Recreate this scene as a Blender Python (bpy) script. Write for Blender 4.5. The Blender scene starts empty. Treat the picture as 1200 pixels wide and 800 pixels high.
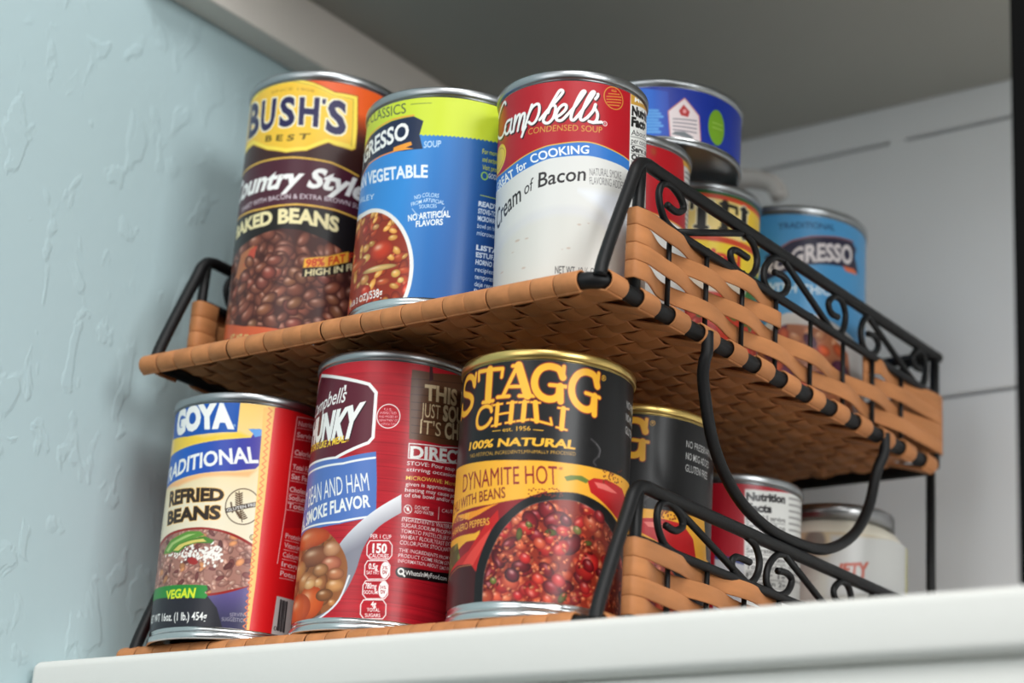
import bpy, bmesh, math, random
import numpy as np
from mathutils import Vector, Matrix
PI = math.pi
S = bpy.context.scene
COL = S.collection

# ------------------------------------------------------------------ camera, world, lights, exposure
yaw, pitch, roll = 0.65540, 0.32715, 0.06668
CAM = Vector((0.748, -0.632, -0.1505))
cam_d = bpy.data.cameras.new('camera'); cam = bpy.data.objects.new('camera', cam_d); COL.objects.link(cam)
cam.matrix_world = Matrix.Translation(CAM) @ Matrix.Rotation(yaw, 4, 'Z') @ Matrix.Rotation(PI/2 + pitch, 4, 'X') @ Matrix.Rotation(roll, 4, 'Z')
cam_d.sensor_width = 36; cam_d.lens = 72.02; cam_d.clip_start = 0.02
cam_d.dof.use_dof = True; cam_d.dof.focus_distance = 0.895; cam_d.dof.aperture_fstop = 6.3
S.camera = cam
S.view_settings.view_transform = 'Standard'; S.view_settings.look = 'None'
S.view_settings.gamma = 1; S.view_settings.use_curve_mapping = False; S.view_settings.exposure = -0.1

w = bpy.data.worlds.new('room_ambient'); S.world = w; w.use_nodes = True
wn = w.node_tree                           # dim room all round: paler above the eye, browner towards the floor
wtc = wn.nodes.new('ShaderNodeTexCoord'); wsx = wn.nodes.new('ShaderNodeSeparateXYZ'); wrm = wn.nodes.new('ShaderNodeValToRGB')
wmr = wn.nodes.new('ShaderNodeMapRange'); wmr.inputs['From Min'].default_value = -1; wmr.inputs['From Max'].default_value = 1
wn.links.new(wtc.outputs['Generated'], wsx.inputs[0]); wn.links.new(wsx.outputs['Z'], wmr.inputs['Value']); wn.links.new(wmr.outputs[0], wrm.inputs[0])
wrm.color_ramp.elements[0].position = 0.47; wrm.color_ramp.elements[0].color = (0.045, 0.042, 0.04, 1)
wrm.color_ramp.elements[1].position = 0.66; wrm.color_ramp.elements[1].color = (0.61, 0.62, 0.62, 1)
wn.links.new(wrm.outputs[0], wn.nodes['Background'].inputs[0]); wn.nodes['Background'].inputs[1].default_value = 0.98

def area(name, loc, target, sx, sy, power, color):
    d = bpy.data.lights.new(name, 'AREA'); d.shape = 'RECTANGLE'; d.size = sx; d.size_y = sy
    d.energy = power; d.color = color
    o = bpy.data.objects.new(name, d); COL.objects.link(o); o.location = loc
    o.rotation_euler = (Vector(target) - Vector(loc)).to_track_quat('-Z', 'Y').to_euler()
    return o
area('ceiling_light', (1.55, -1.55, 2.05), (0.15, 0.0, 0.15), 1.1, 1.1, 44, (1.0, 0.99, 0.975))
area('window_daylight', (0.30, -2.5, 0.80), (0.2, 0.1, 0.1), 1.2, 1.6, 16, (0.97, 0.99, 1.0))
area('side_window_daylight', (2.3, -0.75, 0.62), (0.2, 0.15, 0.2), 0.9, 0.9, 27, (0.98, 1.0, 1.0))

# ------------------------------------------------------------------ helpers
def lin(c):
    c = np.asarray(c, float) / 255.0
    return np.where(c <= 0.04045, c / 12.92, ((c + 0.055) / 1.055) ** 2.4)
def mat(name, rgb, rough=0.5, metal=0.0, spec=0.5, noise=None, bump=None, coat=0.0):
    """noise=(scale, amount, (sx,sy,sz)): tone variation; bump=(scale, strength, distance, detail)"""
    m = bpy.data.materials.new(name); m.use_nodes = True
    nt = m.node_tree; b = nt.nodes['Principled BSDF']
    c = tuple(lin(rgb)) + (1,)
    b.inputs['Base Color'].default_value = c
    b.inputs['Roughness'].default_value = rough; b.inputs['Metallic'].default_value = metal
    b.inputs['Specular IOR Level'].default_value = spec
    b.inputs['Coat Weight'].default_value = coat
    tc = nt.nodes.new('ShaderNodeTexCoord')
    if noise:
        mp = nt.nodes.new('ShaderNodeMapping'); mp.inputs['Scale'].default_value = noise[2]
        n = nt.nodes.new('ShaderNodeTexNoise'); n.inputs['Scale'].default_value = noise[0]; n.inputs['Detail'].default_value = 4
        nt.links.new(tc.outputs['Object'], mp.inputs[0]); nt.links.new(mp.outputs[0], n.inputs['Vector'])
        r = nt.nodes.new('ShaderNodeMapRange'); r.inputs['From Min'].default_value = 0.3; r.inputs['From Max'].default_value = 0.7
        r.inputs['To Min'].default_value = 1 - noise[1]; r.inputs['To Max'].default_value = 1 + noise[1]
        nt.links.new(n.outputs['Fac'], r.inputs['Value'])
        mx = nt.nodes.new('ShaderNodeVectorMath'); mx.operation = 'SCALE'
        mx.inputs[0].default_value = c[:3]; nt.links.new(r.outputs[0], mx.inputs['Scale'])
        nt.links.new(mx.outputs[0], b.inputs['Base Color'])
    if bump:
        n = nt.nodes.new('ShaderNodeTexNoise'); n.inputs['Scale'].default_value = bump[0]; n.inputs['Detail'].default_value = bump[3]
        nt.links.new(tc.outputs['Object'], n.inputs['Vector'])
        bp = nt.nodes.new('ShaderNodeBump'); bp.inputs['Strength'].default_value = bump[1]; bp.inputs['Distance'].default_value = bump[2]
        nt.links.new(n.outputs['Fac'], bp.inputs['Height']); nt.links.new(bp.outputs[0], b.inputs['Normal'])
    return m

def obj(name, bm, m, parent=None, smooth=True, label=None):
    me = bpy.data.meshes.new(name); bm.to_mesh(me); bm.free()
    if smooth:
        me.polygons.foreach_set('use_smooth', [True] * len(me.polygons))
    o = bpy.data.objects.new(name, me); COL.objects.link(o)
    if m: me.materials.append(m)
    if parent: o.parent = parent
    if label: o['label'] = label
    return o
def tag(o, label, cat, group=None):
    o['label'] = label; o['category'] = cat
    if group: o['group'] = group
    return o
def thing(name, label, cat, loc=(0, 0, 0), group=None):
    o = bpy.data.objects.new(name, None); COL.objects.link(o); o.location = loc
    o.empty_display_size = 0.02
    return tag(o, label, cat, group)
def struct(name, bm, m, smooth=False):
    o = obj(name, bm, m, smooth=smooth); o['kind'] = 'structure'; return o

def box(bm, x0, x1, y0, y1, z0, z1, bevel=0.0, seg=3):
    r = bmesh.ops.create_cube(bm, size=1.0)
    vs = r['verts']
    bmesh.ops.scale(bm, vec=(x1 - x0, y1 - y0, z1 - z0), verts=vs)
    bmesh.ops.translate(bm, vec=((x0 + x1) / 2, (y0 + y1) / 2, (z0 + z1) / 2), verts=vs)
    if bevel:
        es = list({e for v in vs for e in v.link_edges})
        bmesh.ops.bevel(bm, geom=es, offset=bevel, segments=seg, profile=0.5, affect='EDGES', clamp_overlap=True)
def spline(pts, k=6):
    P = [Vector(p) for p in pts]; out = []
    for i in range(len(P) - 1):
        p0 = P[max(i - 1, 0)]; p1 = P[i]; p2 = P[i + 1]; p3 = P[min(i + 2, len(P) - 1)]
        for j in range(k):
            t = j / k
            out.append(0.5 * ((2 * p1) + (p2 - p0) * t + (2 * p0 - 5 * p1 + 4 * p2 - p3) * t * t + (3 * p1 - p0 - 3 * p2 + p3) * t ** 3))
    out.append(P[-1]); return out
def tube(bm, pts, r, n=10, closed=False, r_end=None):
    P = [Vector(p) for p in pts]; N = len(P)
    T = []
    for i in range(N):
        if closed: d = P[(i + 1) % N] - P[i - 1]
        else: d = P[min(i + 1, N - 1)] - P[max(i - 1, 0)]
        T.append(d.normalized())
    a = Vector((0, 0, 1)) if abs(T[0].z) < 0.9 else Vector((1, 0, 0))
    u = (a - T[0] * a.dot(T[0])).normalized()
    rings = []
    for i in range(N):
        u = (u - T[i] * u.dot(T[i])).normalized(); v = T[i].cross(u)
        rr = r if r_end is None else r + (r_end - r) * i / (N - 1)
        rings.append([bm.verts.new(P[i] + (u * math.cos(2 * PI * k / n) + v * math.sin(2 * PI * k / n)) * rr) for k in range(n)])
    for i in range(N if closed else N - 1):
        A, B = rings[i], rings[(i + 1) % N]
        for k in range(n): bm.faces.new((A[k], A[(k + 1) % n], B[(k + 1) % n], B[k]))
    if not closed:
        bm.faces.new(rings[0][::-1]); bm.faces.new(rings[-1])
def ribbon(bm, path, side, w, t):
    """flat reed strip: path points, side = direction across the strip, w width, t thickness; slightly crowned"""
    P = [Vector(p) for p in path]; s = Vector(side).normalized(); N = len(P)
    rings = []
    for i in range(N):
        d = (P[min(i + 1, N - 1)] - P[max(i - 1, 0)]).normalized()
        n = s.cross(d).normalized()
        prof = [(-.5, -.32), (-.46, -.5), (.46, -.5), (.5, -.32), (.5, .32), (.46, .5), (.0, .62), (-.46, .5), (-.5, .32)]
        rings.append([bm.verts.new(P[i] + s * (a * w) + n * (b * t)) for a, b in prof])
    m = len(rings[0])
    for i in range(N - 1):
        A, B = rings[i], rings[i + 1]
        for k in range(m): bm.faces.new((A[k], A[(k + 1) % m], B[(k + 1) % m], B[k]))
    bm.faces.new(rings[0][::-1]); bm.faces.new(rings[-1])
def lathe(bm, prof, n=96):
    rings = []
    for r, z in prof:
        if r < 1e-7: rings.append([bm.verts.new((0, 0, z))])
        else: rings.append([bm.verts.new((r * math.cos(2 * PI * k / n), r * math.sin(2 * PI * k / n), z)) for k in range(n)])
    for A, B in zip(rings, rings[1:]):
        if len(A) == 1 and len(B) == 1: continue
        for k in range(n):
            k2 = (k + 1) % n
            if len(A) == 1: bm.faces.new((A[0], B[k2], B[k]))
            elif len(B) == 1: bm.faces.new((A[k], A[k2], B[0]))
            else: bm.faces.new((A[k], A[k2], B[k2], B[k]))

# ------------------------------------------------------------------ materials
M_wall = mat('pale_blue_plaster', (183, 206, 210), 0.6, spec=0.35)
M_white = mat('white_gloss_paint', (232, 230, 224), 0.42, noise=(9, .012, (1, 1, 1)), bump=(260, .12, .0006, 3))
M_back = mat('off_white_panel', (238, 239, 240), 0.6, noise=(6, .03, (1, 1, 1)))
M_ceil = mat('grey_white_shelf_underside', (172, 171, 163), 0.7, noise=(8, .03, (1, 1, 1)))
M_cleat = mat('cleat_paint', (240, 232, 222), 0.6)
M_dark = mat('dark_stain', (12, 11, 11), 0.9, spec=0.1, noise=(30, .2, (1, 1, .1)))
M_iron = mat('black_wrought_iron', (14, 14, 15), 0.5, spec=0.32, bump=(700, .15, .0004, 2))
M_reed = mat('tan_reed_strip', (190, 127, 80), 0.55, spec=0.22, noise=(120, .16, (1, .18, 1)), bump=(900, .2, .0003, 3))
M_tin = mat('bright_tinplate', (206, 208, 208), 0.24, metal=1.0)
M_rim = mat('grey_tin_seam', (165, 168, 170), 0.33, metal=1.0)
M_gold = mat('gold_lacquered_tin', (214, 184, 112), 0.3, metal=1.0)
# pale wall: raised knock-down plaster ridges
nt = M_wall.node_tree; b = nt.nodes['Principled BSDF']; tc = nt.nodes['Texture Coordinate']
n1 = nt.nodes.new('ShaderNodeTexNoise'); n1.inputs['Scale'].default_value = 34; n1.inputs['Detail'].default_value = 3.5; n1.inputs['Distortion'].default_value = 0.4
mpw = nt.nodes.new('ShaderNodeMapping'); mpw.inputs['Scale'].default_value = (1, 1.7, 1); nt.links.new(tc.outputs['Object'], mpw.inputs[0])
nt.links.new(mpw.outputs[0], n1.inputs['Vector'])
rp = nt.nodes.new('ShaderNodeValToRGB'); rp.color_ramp.elements[0].position = .56; rp.color_ramp.elements[1].position = .62
nt.links.new(n1.outputs['Fac'], rp.inputs[0])
n2 = nt.nodes.new('ShaderNodeTexNoise'); n2.inputs['Scale'].default_value = 95; n2.inputs['Detail'].default_value = 3
nt.links.new(tc.outputs['Object'], n2.inputs['Vector'])
ad = nt.nodes.new('ShaderNodeMath'); ad.operation = 'MULTIPLY_ADD'; ad.inputs[1].default_value = 0.45
nt.links.new(n2.outputs['Fac'], ad.inputs[0]); nt.links.new(rp.outputs[0], ad.inputs[2])
bp = nt.nodes.new('ShaderNodeBump'); bp.inputs['Strength'].default_value = .38; bp.inputs['Distance'].default_value = .0009
nt.links.new(ad.outputs[0], bp.inputs['Height']); nt.links.new(bp.outputs[0], b.inputs['Normal'])

# ------------------------------------------------------------------ the setting
WY, CZ, FY = 0.389, 0.394, -0.0105      # back wall, underside of the shelf above, front edge of the shelf
bm = bmesh.new(); box(bm, -0.06, 0.0, -1.3, WY + .02, -0.9, 1.0); struct('wall_left', bm, M_wall)
bm = bmesh.new()                        # back wall of wide boards with a groove between each
def board(z0, z1, x0=0.0, x1=1.5): box(bm, x0, x1, WY, WY + .02, z0, z1, bevel=.0006, seg=2)
board(-0.3, .2052); board(.2078, .3698); board(.3722, .60)
box(bm, .0, 1.5, WY + .006, WY + .022, -.3, .6)
box(bm, .238, .247, WY + .0003, WY + .008, .3690, .3728)       # paint bridging the upper groove
struct('wall_back', bm, M_back)
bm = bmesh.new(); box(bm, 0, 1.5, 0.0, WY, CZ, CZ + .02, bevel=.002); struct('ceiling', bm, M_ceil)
bm = bmesh.new(); box(bm, 0, .0195, .0, WY, .3590, CZ, bevel=.0012); struct('trim_1', bm, M_cleat)      # cleat along the left wall
bm = bmesh.new(); box(bm, .4835, .53, FY + .002, FY + .020, .0, CZ + .3, bevel=.0012); struct('trim_2', bm, M_dark)

t = thing('shelf', 'white painted wooden shelf board with rounded front edge under both baskets', 'shelf', (0, 0, 0))
bm = bmesh.new(); box(bm, .0035, 1.5, FY, WY, -.0225, 0, bevel=.0042, seg=5); obj('board', bm, M_white, t)
bm = bmesh.new(); box(bm, .0035, 1.5, FY + .006, FY + .026, -.14, -.0225, bevel=.0015); obj('apron', bm, M_white, t)

# ------------------------------------------------------------------ stacking baskets of black iron wire and woven reed
XL, XR, YB = 0.040, 0.298, 0.3225       # left and right side planes, back plane
ZR, ZM, ZT, ZF = 0.0046, 0.0440, 0.0666, 0.0088   # bottom rod, mid rail, top rail, floor
YA = 0.0345                              # front post of the side panel
RR = 0.0036                              # bottom rod radius
SC = [  # scrolls and diagonals of a side panel: (kind, points as (y, z) with z from the mid rail)
 [(.0568, .0105), (.0645, .0100), (.0700, .0132), (.0682, .0172), (.0620, .0200), (.0570, .0203), (.0520, .0180), (.0502, .0128), (.0520, .0072), (.0568, .0022), (.0640, .0006)],
 [(.1262, .0100), (.1145, .0098), (.1108, .0062), (.1150, .0014), (.1257, .0005), (.1326, .0055), (.1346, .0125), (.1306, .0185), (.1231, .0208)],
 [(.1509, .0115), (.1593, .0122), (.1640, .0098), (.1605, .0042), (.1531, .0008), (.1450, .0012), (.1410, .0050), (.1428, .0120), (.1500, .0185), (.1590, .0206)],
 [(.2140, .0095), (.2068, .0095), (.2042, .0138), (.2100, .0188), (.2175, .0192), (.2218, .0132), (.2200, .0055), (.2150, .0004)],
 [(.2460, .0110), (.2530, .0118), (.2575, .0088), (.2540, .0035), (.2470, .0008), (.2410, .0025), (.2382, .0085), (.2400, .0150), (.2450, .0206)],
 [(.3060, .0100), (.2990, .0098), (.2960, .0138), (.3010, .0190), (.3080, .0192), (.3120, .0135), (.3100, .0055), (.3060, .0004)],
]
DIAG = [((.0650, .0006), (.1200, .0200)), ((.1600, .0204), (.2080, .0006)), ((.2450, .0204), (.2980, .0006))]
DIAG2 = [((.0630, .0204), (.1225, .0006)), ((.1570, .0204), (.2060, .0006)), ((.2450, .0204), (.2980, .0006))]
SPOKES = [.0600, .0910, .1222, .1530, .1865, .2196, .2510, .2830]

def basket(name, label, dy, dz, diag, feet):
    root = thing(name, label, 'basket', (0, dy, dz), 'stacked wire and reed baskets')
    # bottom rod: closed rectangle with rounded corners
    bm = bmesh.new(); c = .008; pts = []
    for cx, cy, a0 in ((XR - c, .0096 + c, -90), (XR - c, YB - c, 0), (XL + c, YB - c, 90), (XL + c, .0096 + c, 180)):
        for k in range(6):
            a = math.radians(a0 + 90 * k / 5); pts.append((cx + c * math.cos(a), cy + c * math.sin(a), ZR))
    dense = []
    for i in range(len(pts)):
        p, q = Vector(pts[i]), Vector(pts[(i + 1) % len(pts)]); n = max(1, int((q - p).length / .02))
        dense += [p.lerp(q, j / n) for j in range(n)]
    tube(bm, dense, RR, 12, closed=True); obj('bottom_rod', bm, M_iron, root)
    # top rail with the sloping front legs, one bent rod
    for x in (XL, XR):
        bm = bmesh.new()
        P = [(x, .0092, ZR + .001), (x, .0108, ZR + .0075), (x, .0172, ZR + .0235), (x, YA - .0060, ZT - .0125), (x, YA - .0018, ZT - .0035), (x, YA + .0050, ZT), (x, .06, ZT), (x, .18, ZT), (x, YB - .008, ZT), (x, YB, ZT)]
        tube(bm, spline(P, 5), .0029, 12)
        r = obj('side_rail', bm, M_iron, root)
        bm = bmesh.new(); tube(bm, [(x, YA, ZR), (x, YA, ZM), (x, YA + .0008, ZT - .001)], .0026, 10); obj('corner_post', bm, M_iron, root)
        bm = bmesh.new(); tube(bm, [(x, YB, ZR), (x, YB, ZM), (x, YB, ZT)], .0026, 10); obj('corner_post', bm, M_iron, root)
        bm = bmesh.new(); tube(bm, [(x, YA + (YB - YA) * i / 12, ZM) for i in range(13)], .0021, 10); obj('mid_rail', bm, M_iron, root)
        for sc in SC:
            bm = bmesh.new(); tube(bm, spline([(x, y, ZM + z) for y, z in sc], 6), .00165, 8); obj('scroll', bm, M_iron, root)
        for (a, b) in diag:
            bm = bmesh.new(); tube(bm, [(x, a[0], ZM + a[1]), (x, b[0], ZM + b[1])], .00165, 8); obj('diagonal_bar', bm, M_iron, root)
        for y in SPOKES:
            bm = bmesh.new(); tube(bm, [(x, y, ZR + .002), (x, y, ZM + .0022)], .0012, 8); obj('spoke', bm, M_iron, root)
    # back panel rails and scrolls
    bm = bmesh.new(); tube(bm, [(XL + (XR - XL) * i / 10, YB, ZT) for i in range(11)], .0029, 10); obj('back_rail', bm, M_iron, root)
    bm = bmesh.new(); tube(bm, [(XL + (XR - XL) * i / 10, YB, ZM) for i in range(11)], .0021, 10); obj('back_mid_rail', bm, M_iron, root)
    for i in range(7):
        x = XL + (XR - XL) * (i + 1) / 8
        bm = bmesh.new(); tube(bm, [(x, YB, ZR), (x, YB, ZM)], .0012, 8); obj('spoke', bm, M_iron, root)
    for off in (.012, .092, .172):
        for sc in SC[2:4]:
            bm = bmesh.new(); tube(bm, spline([(XL + off + (y - .141), YB, ZM + z) for y, z in sc], 6), .00165, 8); obj('scroll', bm, M_iron, root)
    # woven sides: four reed bands that pass in front of and behind the spokes, folded round the front posts and the back
    for (x, s) in ((XR, 1), (XL, -1)):
        bm = bmesh.new()
        ycs = [YA] + SPOKES + [YB]
        for j in range(4):
            zc = .0398 - .0080 * j
            def off(i):                     # the band's offset from the plane of the wires at wire i
                if i == 0: return s * .0038
                if i == len(ycs) - 1: return s * .0034
                return (s if (i + j) % 2 else -s) * .0025
            for i0, i1 in (((0, 4), (7, 9)) if j < 2 else ((0, 9),)):   # the two top bands leave the middle open
                path = []
                for i in range(i0, i1):
                    A, B = off(i), off(i + 1); y, y2 = ycs[i], ycs[i + 1]
                    for k in range(8):
                        tt = (1 - math.cos(PI * k / 8)) / 2
                        path.append(Vector((x + A + (B - A) * tt, y + (y2 - y) * k / 8, zc)))
                path.append(Vector((x + off(i1), ycs[i1], zc)))
                if i1 in (4,): path.append(Vector((x - s * .0030, ycs[i1] + .004, zc)))
                if i0 == 7: path.insert(0, Vector((x - s * .0030, ycs[i0] - .004, zc))); path[1].x = x - s * .0024
                if i0 == 0:
                    hook = [(x - s * .0035, YA + .009, zc), (x - s * .0038, YA + .001, zc), (x - s * .0022, YA - .0036, zc), (x + s * .0022, YA - .0036, zc)]
                    path = [Vector(p) for p in spline(hook, 4)] + path[1:]
                if i1 == 9:
                    path += [Vector((x + s * .0028, YB + .003, zc)), Vector((x - s * .004, YB + .0036, zc))]
                ribbon(bm, path, (0, 0, 1), .0078, .0009)
        obj('woven_side', bm, M_reed, root)
    bm = bmesh.new()
    for j in range(4):
        zc = .0398 - .0080 * j; path = []
        for k in range(65):
            u = k / 64
            path.append((XL - .002 + (XR - XL + .004) * u, YB + .0030 * math.cos(8 * PI * u + PI * j), zc))
        ribbon(bm, path, (0, 0, 1), .0077, .0009)
    obj('woven_back', bm, M_reed, root)
    # woven floor
    def wrap(c0, cz, sgn, top):
        """arc of a strip end round a rod at coordinate c0, running out along -sgn... returns (coord, z) list"""
        R = RR + .00075
        return [(c0 + sgn * R * math.cos(math.radians(a)), cz + R * math.sin(math.radians(a))) for a in (range(90, -91, -15))]
    zt, zb_ = ZR + RR + .0002, ZR - RR - .0006
    zmid = ZF - .0026
    px = .01165; nx = 22; py = .0122; ny = 25
    x_first = XL - .0012; y_first = .0096 + .0085
    jit = random.Random(17)
    xs = [x_first + px * i for i in range(nx)]; ys = [y_first + py * i for i in range(ny)]
    bm = bmesh.new()
    for i, x in enumerate(xs):            # strips running back from the front edge
        path = [(.026, ZF - .0012), (.018, ZF - .0009)]
        path += [(a, b) for a, b in wrap(.0096, ZR, -1, True)]
        for k, y in enumerate(ys):
            z = zmid + (.0013 if (i + k) % 2 else -.0018)
            path.append((y, z))
        xo = x + jit.uniform(-.00035, .00035); path = spline([Vector((xo, a, b)) for a, b in path], 3)
        ribbon(bm, path, (1, 0, 0), .0112 + jit.uniform(-.0003, .0003), .0009)
    obj('woven_floor', bm, M_reed, root)
    bm = bmesh.new()
    for k, y in enumerate(ys):            # strips running from side to side, every other one folded over the side rods
        path = []
        if k % 2 == 0: path += [(XR - .016, ZF - .0012)] + [(a, b) for a, b in wrap(XR, ZR, 1, True)]
        else: path += [(XR - .004, zmid)]
        for i, x in reversed(list(enumerate(xs))):
            if XR - x < .006: continue
            path.append((x, zmid - (.0016 if (i + k) % 2 else -.0010)))
        if k % 2 == 0: path += [(a, b) for a, b in reversed(wrap(XL, ZR, -1, True))] + [(XL + .016, ZF - .0012)]
        path = spline([Vector((a, y, b)) for a, b in path], 3)
        ribbon(bm, path, (0, 1, 0), .0120 + jit.uniform(-.0004, .0003), .0009)
    obj('woven_floor_cross', bm, M_reed, root)
    if feet:
        for x in (XL, XR):
            U = [(.0885, ZR + .0010), (.0886, -.0035), (.0888, -.0085), (.0920, -.0180), (.1020, -.0420), (.1215, -.0590), (.1470, -.0672), (.1760, -.0684), (.2050, -.0650), (.2320, -.0520), (.2482, -.0340), (.2560, -.0150), (.2582, -.0060), (.2586, -.0020), (.2586, ZR + .0010)]
            bm = bmesh.new(); sx = 1 if x > .1 else -1; tube(bm, spline([(x + sx * .0032 * max(0, min(1, (z + .0150) / .0115)), y, z) for y, z in U], 5), .0027, 12); obj('loop_foot', bm, M_iron, root)
            bm = bmesh.new(); tube(bm, [(x - (x - .167) / abs(x - .167) * .006, YB + .0078, ZR), (x - (x - .167) / abs(x - .167) * .006, YB + .0078, -.07), (x - (x - .167) / abs(x - .167) * .006, YB + .0078, -dz)], .0025, 10); obj('rear_leg', bm, M_iron, root)
    return root
basket('wire_basket', 'lower black wire and reed basket standing on the white shelf', .009, 0.0, DIAG2, False)
basket('wire_basket', 'upper black wire and reed basket stacked on looped feet', 0.0, .1405, DIAG, True)

# ------------------------------------------------------------------ tin cans
Z1, Z2 = ZF + .0003, .1405 + ZF + .0003
CANS = {   # x, y, tier, radius, height, label foot, lean
 'goya': (0.0748, 0.0445, 0, 0.0378, 0.1153, 0.0055, 0),
 'chunky': (0.1558, 0.0522, 0, 0.0378, 0.1265, 0.0056, -0.9),
 'stagg': (0.2422, 0.054, 0, 0.0381, 0.1146, 0.0072, 0),
 'bush': (0.0858, 0.0622, 1, 0.0396, 0.144, 0.005, 0),
 'soup': (0.1748, 0.0545, 1, 0.0414, 0.11, 0.0072, -0.5),
 'cream': (0.253, 0.051, 1, 0.0342, 0.1016, 0.005, 2.0),
 'stagg2': (0.2349, 0.134, 0, 0.0381, 0.1146, 0.0072, 0),
 'nutri': (0.2396, 0.2165, 0, 0.0347, 0.1033, 0.005, 0),
 'red2': (0.231, 0.1178, 1, 0.034, 0.1045, 0.005, 0),
 'rotel': (0.2283, 0.1896, 1, 0.034, 0.108, 0.005, 0),
 'soup2': (0.2402, 0.267, 1, 0.0412, 0.118, 0.005, 0),
}
def can(key, name, label, cat, x, y, z, r, h, k, tilt=0, rim=None, lab_top=.0046, group=None):
    """tin can: body, lid, base, top and bottom seams, printed paper label"""
    root = thing(name, label, cat, (x, y, z), group)
    d = Vector((CAM.x - x, CAM.y - y, 0)).normalized()
    if tilt: root.rotation_mode = 'AXIS_ANGLE'; root.rotation_axis_angle = (math.radians(tilt), d.x, d.y, 0)
    rim = rim or M_rim
    rw = r - .0011
    bm = bmesh.new()
    lathe(bm, [(rw - .0010, .0030), (rw, .0042), (rw, k * .78), (rw - .0005, k * .86), (rw, k * .97), (rw, h - .0050), (rw - .0004, h - .0044), (rw - .0014, h - .0034)]); obj('body', bm, M_tin, root)
    bm = bmesh.new(); lathe(bm, [(rw - .0012, .0036), (r - .0004, .0032), (r, .0026), (r, .0006), (r - .0005, 0), (r - .0012, .0001), (r - .0020, .0030), (r - .0060, .0034), (r * .55, .0030), (0, .0030)]); obj('base', bm, M_tin, root)
    bm = bmesh.new(); lathe(bm, [(rw - .0016, h - .0042), (r - .0004, h - .0038), (r, h - .0033), (r, h - .0006), (r - .0004, h), (r - .0010, h), (r - .0014, h - .0005), (r - .0022, h - .0044)]); obj('top_rim', bm, rim, root)
    bm = bmesh.new(); lathe(bm, [(r - .0022, h - .0040), (r - .0060, h - .0046), (r - .0070, h - .0040), (r * .6, h - .0040), (r * .58, h - .0046), (0, h - .0046)]); obj('lid', bm, rim, root)
    paint_label(key, root, d, rw + .00025, k, h - lab_top)
    return root

# ------------------------------------------------------------------ printed paper labels: flat artwork in millimetres
# (u along the paper, 0 = middle of the print, v above the foot of the can) rasterised to the colours of a fine cylinder mesh
M_label = bpy.data.materials.new('printed_paper_label'); M_label.use_nodes = True
_nt = M_label.node_tree; _b = _nt.nodes['Principled BSDF']; _a = _nt.nodes.new('ShaderNodeAttribute'); _a.attribute_name = 'print'
_nt.links.new(_a.outputs['Color'], _b.inputs['Base Color'])
_b.inputs['Roughness'].default_value = .34; _b.inputs['Specular IOR Level'].default_value = .3
_b.inputs['Coat Weight'].default_value = .05; _b.inputs['Coat Roughness'].default_value = .16

_fc = bpy.data.curves.new('type', 'FONT'); _fo = bpy.data.objects.new('type', _fc); _fc.resolution_u = 3
_tri_cache = {}
def type_tris(s, bold):
    key = (s, bold)
    if key not in _tri_cache:
        _fc.body = s; _fc.offset = bold; _fc.size = 1
        me = _fo.to_mesh(); me.calc_loop_triangles()
        co = np.zeros(len(me.vertices) * 3); me.vertices.foreach_get('co', co); co = co.reshape(-1, 3)[:, :2]
        ix = np.zeros(len(me.loop_triangles) * 3, int); me.loop_triangles.foreach_get('vertices', ix)
        _tri_cache[key] = (co, ix.reshape(-1, 3)); _fo.to_mesh_clear()
    return _tri_cache[key]
def type_width(s, bold):
    co, ix = type_tris(s, bold)
    return (co[:, 0].min(), co[:, 0].max()) if len(co) else (0, 0)
_cap = None
def along(pl, t):
    """points at fractions t (array, may run past 0..1) of a polyline, by arc length"""
    P = np.asarray(pl, float); d = np.r_[0, np.cumsum(np.hypot(*np.diff(P, axis=0).T))]; t = np.asarray(t) * d[-1]
    i = np.clip(np.searchsorted(d, t, 'right') - 1, 0, len(P) - 2)
    f = (t - d[i]) / np.maximum(d[i + 1] - d[i], 1e-9)
    return P[i] + (P[i + 1] - P[i]) * f[:, None]
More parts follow.
